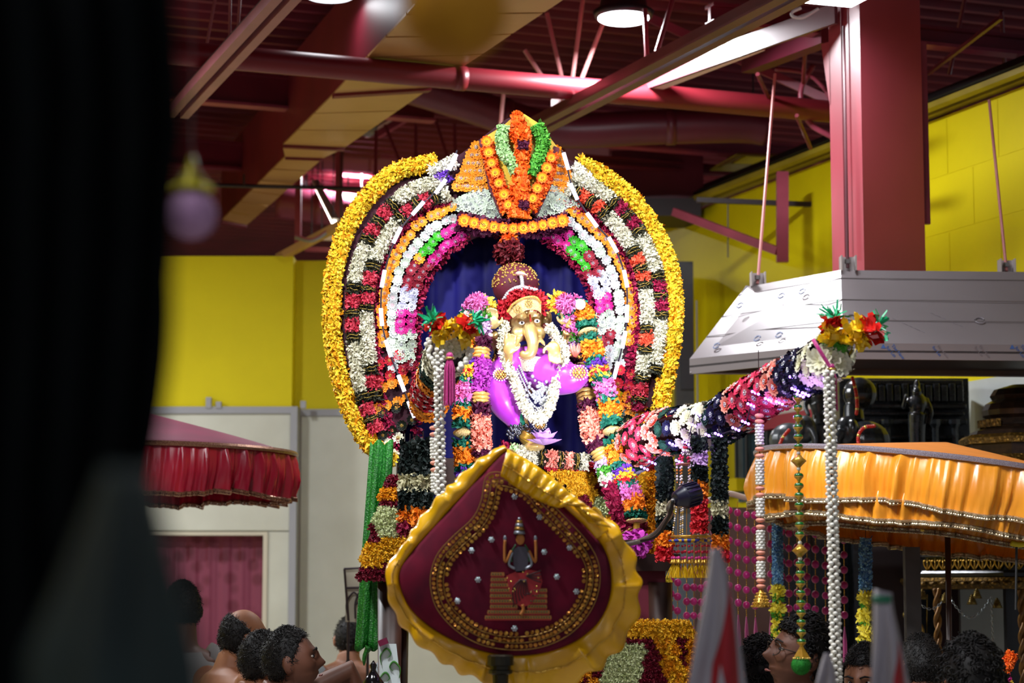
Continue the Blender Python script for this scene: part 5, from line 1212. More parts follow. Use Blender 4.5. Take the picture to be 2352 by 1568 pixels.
# embroidered seated goddess over stepped plinth
emb = thing('x', 'x', 'x'); bpy.data.objects.remove(emb)
def ep(name, pts, mt, d=.0365, th=.002): return MB().prism([W(x, y, DF-d) for x, y in pts], (0, th, 0)).build(name, mt, fan)
def et(name, pts, r, mt, d=.038): return MB().tube(spline([W(x, y, DF-d) for x, y in pts], 5), m(r, DF), 6).build(name, mt, fan, smooth=True)
M_och = mat('ochre_thread', '#a8682c', rough=.6); M_rth = mat('red_thread', '#a01820', rough=.6); M_gth = mat('green_thread', '#1c4a24', rough=.6); M_sth = mat('silver_thread', '#8a8f98', rough=.35, metal=.5); M_skin_e = mat('ochre_skin_thread', '#b06a28', rough=.6)
for i in range(9):
    y = 1314+i*12.4
    segs = ((1128-i*.5, 1158+i*5),) if i < 3 else (((1126, 1158+i*5), (1236-i*4, 1256)) if i < 7 else ((1126-(i-6)*6, 1258+(i-6)*4),))
    for x0, x1 in segs:
        ep('plinth_step', [(x0, y), (x1, y), (x1+1, y+8), (x0-1, y+8)], M_och); ep('plinth_line', [(x0, y+8.6), (x1, y+8.6), (x1, y+11.4), (x0, y+11.4)], M_rth)
        mb = MB(); [mb.ball(W(x, y+4, DF-.038), m(1.9, DF), 6, 4) for x in np.arange(x0+4, x1-2, 6)]; mb.build('green_stitches', M_gth, fan, kind='stuff')
ep('red_skirt', [(1162, 1322), (1185, 1312), (1215, 1308), (1240, 1312), (1246, 1335), (1238, 1362), (1222, 1385), (1200, 1395), (1182, 1385), (1170, 1355)], M_rth, .0375)
for k in range(7): et('pleat', [(1196+k*2, 1330), (1178+k*6, 1352+k*2), (1180+k*7, 1392-k*6)], 1.4, mat('dark_pleat', '#300810', rough=.6), .039)
for k in range(4): et('pleat', [(1208, 1322), (1226, 1316+k*5), (1243, 1310+k*9)], 1.4, MATS['dark_pleat'], .039)
ep('bodice', [(1178, 1262), (1190, 1255), (1204, 1255), (1216, 1262), (1212, 1300), (1204, 1315), (1186, 1315), (1180, 1300)], mat('dark_silver_thread', '#4c4650', rough=.4, metal=.4), .0375)
MB().ball(W(1195, 1238, DF-.038), m(11, DF), 12, 8, (.9, .3, 1.15)).build('face', M_skin_e, fan, smooth=True)
for k, (w_, y) in enumerate(((14, 1222), (12, 1213), (10, 1205), (8, 1198), (4, 1191))): MB().lathe([(m(w_, DF), 0), (m(w_*.8, DF), m(7, DF))], W(1193, y+4, DF-.037), 12).build('crown_tier', M_sth if k % 2 == 0 else M_thr, fan, smooth=True)
for sx in (-1, 1):
    et('arm', [(1195+sx*20, 1264), (1195+sx*34, 1290), (1195+sx*36, 1262), (1195+sx*35, 1240)], 3.4, M_skin_e); et('arm', [(1195+sx*18, 1268), (1195+sx*26, 1295), (1195+sx*12, 1306)], 3.2, M_sth); MB().ball(W(1195+sx*35, 1236, DF-.038), m(5.5, DF), 8, 6, (.7, .4, 1.2)).build('raised_hand', M_sth, fan, smooth=True); et('shoulder_trim', [(1195+sx*10, 1250), (1195+sx*20, 1268), (1195+sx*20, 1290)], 2.2, M_gth)
et('foot', [(1200, 1388), (1202, 1400), (1196, 1412)], 4, M_skin_e)
for k in range(14): MB().ball(W(1195+random.uniform(-35, 45), 1310+random.uniform(0, 80), DF-.041), m(1.8, DF), 6, 4).build('sequin', M_gold, fan, smooth=True)
# handle of the fan
pp = W(1150, 1500, DF)
MB().lathe([(.03, -.012), (.036, -.016), (.036, -.04), (.028, -.042), (.028, -.052), (.033, -.054), (.033, -.062), (.022, -.066), (.02, -.12), (.02, -pp.z)], Vector((pp.x, DF-.055, pp.z+.01)), 16).build('handle', mat('dark_brass', '#2c2820', '#3c3424', scale=20, rough=.3, metal=.7), fan)

# ================================================================ flower beds
def bed(label, cells, D, base_pts, back):
    t_ = thing('flower_bed', label, 'flower bed', W(base_pts[0][0], max(p[1] for p in base_pts), D))
    MB().prism([W(x, y, D+.02) for x, y in base_pts], (0, back, 0)).build('cushion', mat('dark_cushion', '#300814', rough=.9), t_)
    for x, y, k, r, dd in cells:
        q = Quaternion((random.uniform(-1, 1), random.uniform(-1, 1), random.uniform(-1, 1)), random.uniform(0, 6)); inst(POM[k], 'bloom', W(x, y, D+dd), t_, q, m(r, D))
    return t_
cells = []
for iy in range(14):
    for ix in range(18):
        x = 1262+ix*15+(iy % 2)*7; y = 1072+iy*15
        if x > 1512 or (y > 1100 and x < 1290+(y-1100)*.62): continue
        k = 'maroon'
        if y < 1080: k = 'red'
        elif x > 1482: k = 'orange'
        elif y < 1135 and (1262 < x < 1345 or x > 1440): k = 'yellow'
        elif math.hypot(x-1388, y-1160) < 26: k = 'cream'
        elif y > 1185 and x < 1415: k = 'yellow' if y < 1215 else 'maroon'
        elif 1345 <= x < 1370 and y < 1160: k = 'yellow'
        cells.append((x, y, k, 11.5, -.01+.02*random.random()))
bed('marigold and carnation bed on the palanquin right of the fan', cells, 7.85, [(1250, 1068), (1515, 1068), (1515, 1275), (1300, 1275)], .2)
cells = []
for iy in range(17):
    for ix in range(11):
        x = 828+ix*14+(iy % 2)*7; y = 1100+iy*14; lx = 888-(y-1100)*.30
        if x < lx or x > 965: continue
        k = 'maroon'
        if 1122 < y < 1148: k = 'orange'
        elif math.hypot((x-893)/32, (y-1196)/40) < 1: k = 'cream'
        elif 1245 < y+(x-860)*.25 < 1300: k = 'yellow'
        elif x < lx+14 and 1160 < y < 1200: k = 'orange'
        cells.append((x, y, k, 11.5, -.02*math.sin(PI*min(1, (x-lx)/70))))
bed('carnation mound with cream centre left of the fan', cells, 7.7, [(885, 1100), (960, 1100), (960, 1330), (830, 1330), (828, 1300)], .15)
cells = []
for iy in range(12):
    for ix in range(24):
        x = 1318+ix*13+(iy % 2)*6; y = 1432+iy*13
        if x < 1415-(y-1440)*.9 or x > 1606-max(0, 1470-y)*.6: continue
        k = 'maroon'
        if x-1440 > (y-1440)*-.2 and y < 1456+(x-1400)*.05: k = 'yellow'
        elif 1392 < x+(y-1500)*.15 < 1482 and y > 1478: k = 'cream'
        elif 1505 < x-(y-1470)*.25 < 1552 and y > 1460: k = 'orange' if random.random() < .5 else 'yellow'
        elif x > 1574: k = 'orange'
        elif x < 1375: k = 'orange' if (x+y) % 3 < 1.2 else 'maroon'
        cells.append((x, y, k, 10.5, -.03*math.sin(PI*min(1, max(0, (x-1380)/230)))))
bed('large marigold mound at the bottom right of the fan', cells, 7.3, [(1420, 1440), (1560, 1435), (1610, 1480), (1610, 1600), (1310, 1600), (1310, 1540)], .25)
for x, y in ((1185, 1548), (1165, 1562), (1300, 1566)):
    pass
# palanquin platform below (mostly hidden by the fan)
t = thing('palanquin_platform', 'dark carved platform carrying the arch behind the fan', 'platform', (W(1170, 1400, 8.1).x, 8.05, 0))
zp = W(1170, 1275, 8.0).z; xc = W(1205, 1300, 8).x
M_wood = mat('dark_wood', '#2c1810', '#3c2216', scale=12, rough=.45)
MB().box((xc, 8.05, zp-.03), (1.1, .62, .06)).build('deck', M_wood, t); MB().box((xc, 8.05, zp-.16), (1.0, .54, .2)).build('apron', mat('crimson_cloth', '#6a1428', rough=.7), t)
for sx in (-1, 1):
    for sy in (-1, 1): MB().lathe([(.05, 0), (.035, .05), (.04, .3), (.03, .6), (.045, zp-.1)], (xc+sx*.48, 8.05+sy*.26, 0), 12).build('leg', M_wood, t, smooth=True)
MB().hexa([W(1000, 1275, 8.02), W(1400, 1275, 8.02), W(1400, 1275, 8.3), W(1000, 1275, 8.3), W(1000, 1052, 8.02), W(1400, 1052, 8.02), W(1400, 1052, 8.3), W(1000, 1052, 8.3)]).build('seat_block', M_wood, t)
for x in (920, 1490):
    a = W(x, 1000, 8.05); MB().tube([Vector((a.x, 8.05, zp)), Vector((a.x, 8.05, a.z+.1))], .015, 8).build('arch_stay', M_dark, t)
# green drape
rows = []
for i in range(26):
    u = i/25; xl = 850-36*u; xr_ = 902-20*u; y = 1015+475*u
    rows.append([W(xl+(xr_-xl)*j/24, y+6*math.sin(j*.5), 7.93+.008*math.sin(j*.55+u*1.5)+.002*math.sin(j*1.9)) for j in range(25)])
t = thing('green_drape', 'sparkling green cloth hanging below the left foot of the arch', 'drape', W(870, 1490, 7.93))
o = MB().grid(rows).build('cloth', mat('green_net', '#3c9a34', '#126418', by='voronoi', scale=110, contrast=(.05, .5), rough=.35, bump=.6, bscale=160), t, smooth=True); o.modifiers.new('thickness', 'SOLIDIFY').thickness = .004
MB().tube(spline([W(848, 1485, 7.92), W(838, 1505, 7.92), W(836, 1528, 7.92)], 5), [m(a, 7.9) for a in (20, 17, 14, 12, 11, 11, 10, 10, 8, 6, 2)], 10, flat=.5).build('knotted_tail', MATS['green_net'], t, smooth=True)
# printed post and finial
t = thing('printed_panel', 'white panel with green leaf swirls at the bottom left of the fan', 'panel', W(900, 1700, 7.2))
MB().hexa([W(872, 1700, 7.25), W(935, 1700, 7.25), W(935, 1700, 7.28), W(872, 1700, 7.28), W(872, 1478, 7.25), W(910, 1478, 7.25), W(910, 1478, 7.28), W(872, 1478, 7.28)]).build('board', mat('pale_print', '#cfd8d8', rough=.4), t)
for k, (x, y, s_) in enumerate(((888, 1505, 1), (905, 1535, -1), (885, 1560, 1))): MB().tube(spline([W(x-12*s_, y+22, 7.245), W(x-14*s_, y, 7.245), W(x, y-16, 7.245), W(x+10*s_, y-4, 7.245), W(x+2*s_, y+6, 7.245)], 6), [m(a, 7.2) for a in np.interp(np.linspace(0, 1, 25), [0, .5, 1], [2, 7, 1])], 6, flat=.4).build('leaf_swirl', mat('swirl_green', '#3c7a2c', rough=.4), t)
MB().bar(W(870, 1478, 7.24), W(890, 1470, 7.24), .03, .02).build('magenta_edge', mat('magenta_edge', '#701038', rough=.5), t)
o = MB().lathe([(.03, 0), (.035, .02), (.02, .04), (.008, .06), (.012, .075), (.002, .09)], W(857, 1582, 7.0), 14).build('finial', mat('black_lacquer', '#101012', rough=.15), smooth=True); tag(o, 'small black turned finial at the bottom edge left of the fan', 'finial')
t = thing('iron_screen', 'cream panel with dark iron scroll frame left of the green drape', 'screen', W(812, 1430, 10.6))
px_box('cream_panel', 793, 1308, 850, 1428, 10.62, .02, mat('cream_panel', '#b8b09a', rough=.6), t)
for q in ([W(790, 1306, 10.6), W(850, 1303, 10.6)], [W(791, 1306, 10.6), W(800, 1425, 10.6)], [W(795, 1350, 10.6), W(850, 1348, 10.6)]): MB().tube(q, .006, 6).build('frame_bar', M_dark, t)
for k in (0, 1): MB().tube(spline([W(800+k*16, 1420, 10.6), W(796+k*20, 1385, 10.6), W(812+k*14, 1360, 10.6), W(826+k*8, 1378, 10.6), W(814+k*12, 1390, 10.6)], 6), .005, 6).build('scroll', M_dark, t, smooth=True)
a = W(800, 1428, 10.6); MB().tube([a, Vector((a.x, a.y, 0))], .008, 6).build('stand_leg', M_dark, t); a = W(845, 1428, 10.6); MB().tube([a, Vector((a.x, a.y, 0))], .008, 6).build('stand_leg', M_dark, t)
# ---------------------------------------------------------------- clip-on spot lamp
t = thing('spot_lamp', 'dark finned spot lamp on a bent cable right of the arch', 'spot lamp', W(1575, 1137, 7.35))
M_lb = mat('navy_lamp_body', '#16142c', rough=.35)
LA = W(1604, 1130, 6.92); LBp = W(1550, 1147, 6.88); ax = (LBp-LA).normalized()
MB().lathe([(m(14, 7.3), 0), (m(24, 7.3), m(4, 7.3)), (m(25, 7.3), m(40, 7.3)), (m(22, 7.3), m(42, 7.3)), (m(16, 7.3), m(60, 7.3)), (m(10, 7.3), m(62, 7.3))], LA, 20, ax).build('head', M_lb, t, smooth=True); x, y, _ = frame_of(ax)
for k in range(18):
    e = x*math.cos(TAU*k/18)+y*math.sin(TAU*k/18); MB().bar(LA+ax*m(6, 7.3)+e*m(25, 7.3), LA+ax*m(38, 7.3)+e*m(25, 7.3), .004, .006, up=e).build('fin', M_lb, t)
MB().tube(spline([W(1548, 1148, 6.88), W(1536, 1165, 6.92), W(1540, 1180, 6.98), W(1530, 1195, 7.05), W(1505, 1225, 7.2), W(1460, 1245, 7.3), W(1415, 1252, 7.5), W(1380, 1256, 7.6)], 8), .009, 8).build('bent_arm', M_steel, t, smooth=True)
MB().tube(spline([W(1545, 1150, 6.87), W(1537, 1185, 6.95), W(1500, 1235, 7.15), W(1420, 1244, 7.46), W(1370, 1254, 7.58)], 8), .005, 6).build('cable', M_black, t, smooth=True)
spot('spot_lamp_light', W(1530, 1115, 6.8), W(1225, 850, 7.9), 80, 60, .8, .03, (.86, .84, 1.0))

# ================================================================ umbrellas
def umbrella(name, label, C, R, cone, tiers, mt, mt2, trim, tiltm, folds, seed, band=None):
    t_ = thing(name, label, 'umbrella', Vector((C.x, C.y, 0))); rnd = random.Random(seed); n_ = 540
    T = lambda v: C+tiltm@Vector(v)
    rows = [[T((R*f*math.cos(TAU*j/48), R*f*math.sin(TAU*j/48), cone*(1-f)**.9+.0)) for j in range(48)] for f in np.linspace(.01, 1, 10)]
    o = MB().grid(rows, closed=True).build('canopy', mt, t_, smooth=True); o.modifiers.new('thickness', 'SOLIDIFY').thickness = .004
    for r, z0, h in tiers:
        ph = [rnd.uniform(0, 6) for _ in range(5)]; rows = []
        for u in np.linspace(0, 1, 11):
            row_ = []
            for j in range(n_):
                a = TAU*j/n_; wv = pleat(a*folds+ph[0]+1.5*math.sin(a*5+ph[3])+.5*math.sin(a*13+u*2))*(.8+.5*math.sin(a*9+ph[2]))+.45*pleat(a*folds*2.3+ph[1]+u*1.3)*(1-.5*u)+.2*math.sin(a*folds*4.1+u*4); am = (.008+.028*u**.6)
                rad = r+.016*math.sin(PI*min(u*1.1, 1))+am*wv*.8; zz_ = z0-h*u*(1+.05*math.sin(a*7+ph[4])+.03*wv*u)
                row_.append(T((rad*math.cos(a), rad*math.sin(a), zz_)))
            rows.append(row_)
        f_ = MB().grid(rows, closed=True).build('ruffle', mt2, t_, smooth=True)
        mb = MB(); mb.tube([p for p in rows[-1]], .007, 6, closed=True); mb.tube([p-UP*.012 for p in rows[-1]], .004, 5, closed=True); [mb.ball(p-UP*.01, .0055, 5, 4) for p in rows[-1][::1]]; mb.build('glitter_trim', trim, f_)
    mb = MB(); mb.tube([T((tiers[0][0]*1.01*math.cos(TAU*j/96), tiers[0][0]*1.01*math.sin(TAU*j/96), tiers[0][1]+.004)) for j in range(96)], .012, 6, closed=True); mb.build('rim_braid', band or trim, t_)
    MB().tube([T((0, 0, cone)), Vector((C.x, C.y, 0))], .012, 10).build('pole', M_wood, t_, smooth=True)
    for k in range(8): a = TAU*k/8; MB().tube([T((0, 0, cone*.9)), T((R*.98*math.cos(a), R*.98*math.sin(a), -.0))], .004, 5).build('rib', M_dark, t_)
    return t_
def trim_mat(name, a, b): return mat(name, a, b, by='noise', scale=400, contrast=(.4, .6), rough=.3, metal=.6)
C = W(325, 1042, 10.0); umbrella('ruffled_umbrella', 'crimson satin umbrella with ruffled edge before the marble wall', C, m(350, 10), .19, [(m(350, 10), .0, m(100, 10))], mat('crimson_cloth_top', '#5c0c2c', '#500a26', scale=5, rough=.6), mat('crimson_satin', '#b01430', '#9c1230', scale=6, rough=.3, spec=.6), trim_mat('copper_trim', '#b89070', '#5c2420'), Matrix.Rotation(math.radians(.5), 3, 'Y'), 38, 3)
C = W(2165, 1094, 9.0); umbrella('ruffled_umbrella', 'orange satin umbrella with three ruffled tiers at right', C, m(425, 9), .14, [(m(425, 9), .0, m(108, 9)), (m(395, 9), -.105, m(82, 9)), (m(330, 9), -.19, m(48, 9))], mat('orange_cloth_top', '#e08420', '#d07818', scale=5, rough=.6), mat('orange_satin', '#ec9a2c', '#e08a20', scale=6, rough=.3, spec=.6), trim_mat('silver_gold_trim', '#d8c8a8', '#8a6a3c'), Matrix.Rotation(math.radians(7.5), 3, 'Y')@Matrix.Rotation(math.radians(-1.0), 3, 'X'), 34, 9, trim_mat('silver_braid', '#c8bcc8', '#8c7c84'))
# ================================================================ magenta bead curtain
M_mb = mat('magenta_bead', '#b01068', '#c42080', by='object', rough=.32, sheen=.2); M_gb = mat('gold_seed_bead', '#c89a40', rough=.25, metal=.9)
BEAD = MB().ball((0, 0, 0), 1, 14, 9, (1, 1, 1.05)).mesh('bead', M_mb)
def seed_mesh(n_):
    mb = MB()
    for i in range(n_): mb.ball((0, 0, -(i+.5)/n_), .5/n_, 6, 4)
    return mb.mesh('spacer_beads', M_gb)
SEED = seed_mesh(5)
mb = MB()
for i in range(26): a = random.uniform(0, TAU); r_ = math.sqrt(random.random()); mb.tube([(0, 0, 0), (math.cos(a)*r_*.08, math.sin(a)*r_*.08, -.4), (math.cos(a)*r_*.1, math.sin(a)*r_*.1, -random.uniform(.95, 1.02))], .018, 4, cap=False)
TASS = mb.mesh('tassel', mat('magenta_tassel', '#98125c', '#b8307c', scale=60, rough=.4, sheen=.3))
DBC = 9.6
bc_t = None
ORD = ('first', 'second', 'third', 'fourth', 'fifth', 'sixth', 'seventh', 'eighth', 'ninth', 'tenth', 'eleventh', 'twelfth', 'thirteenth')
def bead_string(x, y0, n_, gap, tl, lab, D=DBC):
    t_ = thing('bead_string', lab, 'bead string', W(x, y0-20, D), 'magenta bead strings of the curtain'); sway = random.uniform(-2, 3)
    for i in range(n_):
        c = W(x+sway*i/n_, y0+gap*i, D); inst(BEAD, 'bead', c, t_, None, m(8.6, D)*random.uniform(.95, 1.05))
        g = m(gap-15, D); inst(SEED, 'spacer_beads', c-UP*m(7.5, D), t_, None, (m(16, D), m(16, D), g))
    c = W(x+sway, y0+gap*n_-10, D); inst(TASS, 'tassel', c, t_, None, (m(tl*.62, D), m(tl*.62, D), m(tl, D)))
    MB().tube([W(x, 1152, D), W(x, y0, D)], .0015, 4).build('thread', M_goldm, t_)
for k_, (x, y0, n_) in enumerate(((1675, 1172, 7), (1694, 1177, 7), (1715, 1182, 7), (1733, 1183, 7), (1769, 1180, 7), (1795, 1185, 7), (1812, 1190, 7), (1831, 1188, 7), (1853, 1186, 7), (1873, 1192, 7), (1895, 1195, 7), (1918, 1235, 6), (1938, 1205, 7))):
    bead_string(x, y0, n_, 34.5, 84, ORD[k_]+' magenta bead string from the left in the curtain right of the flag')
for k_, (x, y0, n_) in enumerate(((1450, 1300, 3), (1464, 1306, 3), (1481, 1312, 3), (1496, 1306, 3), (1541, 1298, 4), (1557, 1305, 4), (1577, 1316, 4), (1594, 1316, 4), (1610, 1318, 4), (1623, 1310, 4), (1640, 1190, 7))):
    bead_string(x, y0, n_, 32.5, 52, ORD[k_]+' magenta bead string from the left in the curtain left of the flag')
t = thing('curtain_rod', 'pale bent rod carrying the magenta bead curtain', 'rod', W(1690, 1145, DBC)); MB().tube(spline([W(1440, 1150, DBC), W(1560, 1160, DBC), W(1625, 1150, DBC), W(1670, 1133, DBC), W(1730, 1146, DBC), W(1860, 1158, DBC), W(1960, 1165, DBC)], 6), .013, 8).build('rod', mat('beige_rod', '#b8a498', rough=.4), t, smooth=True)
# yellow and blue flower strings
def yb(label, x, y0, y1, ys, D=9.4, r=16):
    t_ = thing('flower_string', label, 'garland', W(x, y0, D), 'blue and yellow flower strings')
    garland(t_, [W(x, y0, D), W(x, (y0+y1)/2, D), W(x, y1, D)], m(r*.72, D), [('bluefl', 10)], D, name='blue_florets', Lf=.5)
    MB().tube([W(x, 1158, DBC), W(x, y0, D)], .0015, 4).build('thread', M_dark, t_)
    for y in ys:
        inst(POM['lemon'], 'yellow_bloom', W(x+random.uniform(-2, 2), y, D), t_, Quaternion((1, .3, .2), random.uniform(0, 6)), m(r*1.15, D)); c = np.array(tuple(W(x, y+15, D))); P = RNG.normal(size=(50, 3)); P[:, 2] *= .4; P /= np.linalg.norm(P, axis=1, keepdims=True); MB().ball(W(x, y+15, D), m(8, D), 8, 6, (1, 1, .6)).petals(c+P*m(7, D), P, m(10, D), m(5, D), .6).build('leaf_ring', PM['leaf'], t_)
yb('blue and yellow flower string left of the larger white flag', 1523, 1275, 1325, (1334, 1372, 1410)); yb('blue and yellow flower string left of the youth', 1786, 1185, 1340, (1165, 1360, 1398, 1436, 1462)); yb('blue and yellow flower string right of the youth', 1988, 1235, 1355, (1375, 1415, 1455, 1480), 9.2, 19)

# ================================================================ dark backdrop, granite shrine
M_gran = mat('black_granite', '#1a1d20', '#262a2e', scale=30, rough=.22, spec=.6); M_gran2 = mat('grey_granite', '#3c4246', '#2c3034', scale=40, rough=.3)
t = thing('granite_shrine', 'black polished granite temple front behind the orange umbrella', 'shrine', W(2040, 1500, 11.2))
def gb(name, x0, y0, x1, y1, D, th, mt=M_gran): return bevel(px_box(name, x0, y0, x1, y1, D, th, mt, t), .006)
gb('wall_block', 1930, 868, 2225, 1060, 11.3, .3); gb('base_block', 1880, 1060, 2230, 1800, 11.0, .6)
for y, dx, h in ((872, 0, 12), (928, 8, 10), (946, 4, 8), (962, 10, 12), (1000, 6, 8), (1044, 14, 16)): gb('moulding', 1962-dx, y, 2212+dx, y+h, 11.22-dx*.002, .2)
for x in (1985, 2040, 2150, 2195):
    MB().lathe([(m(13, 11), 0), (m(13, 11), m(10, 11)), (m(8, 11), m(14, 11)), (m(8, 11), m(60, 11)), (m(14, 11), m(70, 11)), (m(14, 11), m(80, 11))], W(x, 1042, 11.15), 8).build('pilaster', M_gran, t)
for k in range(14): gb('roof_scale', 1965+k*18, 880+(k % 2)*4, 1979+k*18, 922, 11.2, .05)
def statue(label, parts, D, mt, name='granite_statue', vox=.006):
    t_ = thing(name, label, 'statue', W(parts[0][1], 1050, D)); mb = MB()
    for p in parts:
        if p[0] == 'b': mb.ball(W(p[1], p[2], D+p[5]), m(1, D), 14, 10, (p[3], (p[3]+p[4])*.42, p[4]))
        else:
            pts = [W(x, y, D+d_) for x, y, d_ in p[3]]; mb.tube(spline(pts, 5), [m(a, D) for a in np.interp(np.linspace(0, 1, (len(pts)-1)*5+1), np.linspace(0, 1, len(p[4])), p[4])], 12)
    fuse(mb.build('body', mt, t_), vox, 2); MB().box(W(parts[0][1], 1056, D)-UP*.02, (m(90, D), .2, .06)).build('plinth', mt, t_); MB().box(Vector((W(parts[0][1], 1056, D).x, D, (W(0, 1056, D).z-.05)/2)), (m(80, D), .18, W(0, 1056, D).z-.05)).build('pedestal', M_gran, t_)
    return t_
def T_(pts, rr): return ('t', pts[0][0], pts[0][1], pts, rr)
statue('grey granite guardian figure standing beside the magenta tassel', [('b', 1880, 905, 22, 26, 0), ('b', 1878, 878, 12, 14, -.01), T_([(1878, 925, 0), (1880, 950, 0), (1882, 975, 0)], (19, 15, 20)), T_([(1874, 975, 0), (1872, 1010, 0), (1874, 1050, 0)], (13, 9, 7)), T_([(1890, 975, 0), (1893, 1010, 0), (1893, 1050, 0)], (13, 9, 7)), T_([(1862, 900, 0), (1850, 930, 0), (1858, 955, -.03)], (8, 6, 5)), T_([(1900, 900, 0), (1906, 925, 0), (1894, 948, -.04)], (8, 6, 5)), T_([(1878, 870, 0), (1878, 860, 0), (1878, 845, 0)], (11, 8, 3))], 10.7, M_gran2)
statue('grey granite elephant at the left end of the umbrella top', [('b', 1812, 1012, 46, 42, 0), ('b', 1850, 985, 26, 32, -.05), T_([(1862, 985, -.08), (1872, 1010, -.1), (1870, 1045, -.1)], (12, 8, 5)), T_([(1790, 1030, 0), (1788, 1060, 0)], (14, 14)), T_([(1832, 1030, 0), (1834, 1060, 0)], (14, 14)), ('b', 1838, 980, 10, 22, -.09)], 10.5, M_gran2)
statue('black granite elephant with red bead garland behind umbrella top', [('b', 1990, 1012, 56, 46, 0), ('b', 1945, 990, 30, 36, -.06), T_([(1932, 990, -.1), (1922, 1015, -.12), (1925, 1045, -.12)], (13, 9, 5)), T_([(1968, 1030, 0), (1966, 1060, 0)], (16, 16)), T_([(2020, 1030, 0), (2022, 1060, 0)], (16, 16)), ('b', 1958, 985, 11, 24, -.1), ('b', 1975, 905, 40, 40, .1), T_([(1960, 930, .1), (1962, 970, .08)], (22, 26))], 10.5, M_gran)
statue('tall black granite deity figure on the temple front', [('b', 2108, 930, 22, 30, 0), ('b', 2106, 900, 11, 13, -.02), T_([(2106, 892, 0), (2106, 880, 0), (2106, 870, 0)], (9, 7, 3)), T_([(2108, 950, 0), (2106, 985, 0), (2108, 1045, 0)], (22, 20, 18)), T_([(2090, 915, 0), (2076, 935, -.02), (2082, 905, -.05)], (7, 6, 4)), T_([(2126, 915, 0), (2138, 945, -.02), (2134, 975, -.03)], (7, 6, 4))], 11.0, M_gran)
def red_beads(label, pts, D):
    t_ = thing('bead_garland', label, 'garland', W(*pts[0], D)); q = resample(spline([W(x, y, D) for x, y in pts], 8), m(5.2, D)); mb = MB(); mg = MB()
    for i, p in enumerate(q): (mg if i % 5 == 4 else mb).ball(p, m(4.4, D), 8, 6)
    mb.build('red_beads', mat('coral_red_bead', '#c0281c', rough=.25), t_, smooth=True); mg.build('gold_beads', M_gold, t_, smooth=True)
red_beads('red bead garland hanging straight beside the magenta tassel', [(1958, 868), (1966, 900), (1969, 930), (1967, 952)], 10.2); red_beads('red bead garland on the left granite elephant', [(1812, 988), (1798, 1005), (1788, 1030), (1782, 1050)], 10.2); red_beads('red bead garland round the neck of the black elephant', [(2008, 978), (1985, 982), (1972, 1000), (1974, 1025), (1990, 1050)], 10.2)
# brown and grey panels behind the bead curtain
for (x0, y0, x1, y1, D, mt, lb) in ((1600, 1165, 1765, 1700, 11.6, mat('brown_panel', '#4c2a1e', '#3e2218', scale=4, rough=.5), 'brown timber panel behind the magenta bead curtain'), (1400, 1180, 1598, 1700, 11.8, mat('grey_panel', '#4c5054', '#3e4246', scale=4, rough=.5), 'dark grey panel behind the left bead strings'), (1766, 1190, 1880, 1700, 11.7, mat('pale_grey_panel', '#7c8488', '#6c7478', scale=4, rough=.5), 'pale grey panel between timber panel and granite')):
    o = px_box('backing_panel', x0, y0, x1, y1, D, .06, mt); tag(o, lb, 'panel')
# ---------------------------------------------------------------- gilded wooden shrine, far right
DS = 9.9; t = thing('gilded_shrine', 'dark carved shrine with gilded cornice and tiered top at far right', 'shrine', Vector((W(2390, 1300, DS+.3).x, DS+.3, 0)))
M_brz = mat('dark_bronze', '#241a14', '#3a281c', scale=30, rough=.35, metal=.4); M_gilt = mat('gilt_carving', '#a07a30', '#5c4418', by='voronoi', scale=60, contrast=(.1, .5), rough=.35, metal=.7, bump=.8, bscale=80); M_blk = mat('black_lacquer_moulding', '#1c1a1c', rough=.3)
cx_ = W(2392, 1300, DS).x
def oct_ring(name, prof, mt, n_=8, rot=PI/8):
    V = []; fs = []; mb = MB()
    for r_, y in prof: V += [Vector((cx_+math.cos(rot+TAU*j/n_)*m(r_, DS), DS+.32+math.sin(rot+TAU*j/n_)*m(r_, DS), W(2300, y, DS).z)) for j in range(n_)]
    for i in range(len(prof)-1): fs += [(i*n_+j, i*n_+(j+1) % n_, (i+1)*n_+(j+1) % n_, (i+1)*n_+j) for j in range(n_)]
    fs += [tuple(range(n_)), tuple(range((len(prof)-1)*n_, len(prof)*n_))]; return mb.add(V, fs).build(name, mt, t)
oct_ring('spire', [(20, 868), (62, 880), (72, 895), (66, 905), (84, 915), (92, 930), (90, 942), (80, 950), (86, 965), (98, 972)], M_brz, 16, 0); oct_ring('tier', [(100, 972), (122, 980), (126, 990)], M_brz)
oct_ring('gilt_band', [(140, 990), (150, 998), (148, 1012)], M_gilt); oct_ring('tier', [(138, 1012), (136, 1040)], M_brz); oct_ring('gilt_band', [(165, 1040), (172, 1048), (165, 1058)], M_gilt)
for k in range(6):
    a = PI+TAU*k/40; MB().box(Vector((cx_+math.cos(a)*m(98, DS), DS+.32+math.sin(a)*m(98, DS), W(0, 962, DS).z)), (.02, .02, .035)).build('niche_post', M_gilt, t)
oct_ring('roof_slope', [(150, 1058), (190, 1120), (270, 1240)], M_brz)
oct_ring('moulding', [(262, 1240), (285, 1246), (286, 1256), (276, 1260), (284, 1268), (285, 1278)], M_blk); oct_ring('frieze_board', [(276, 1278), (276, 1310)], M_blk); oct_ring('moulding', [(284, 1310), (290, 1316), (290, 1324), (280, 1328)], M_blk)
oct_ring('gilt_cornice', [(300, 1326), (302, 1334), (286, 1352), (278, 1352)], M_gilt)
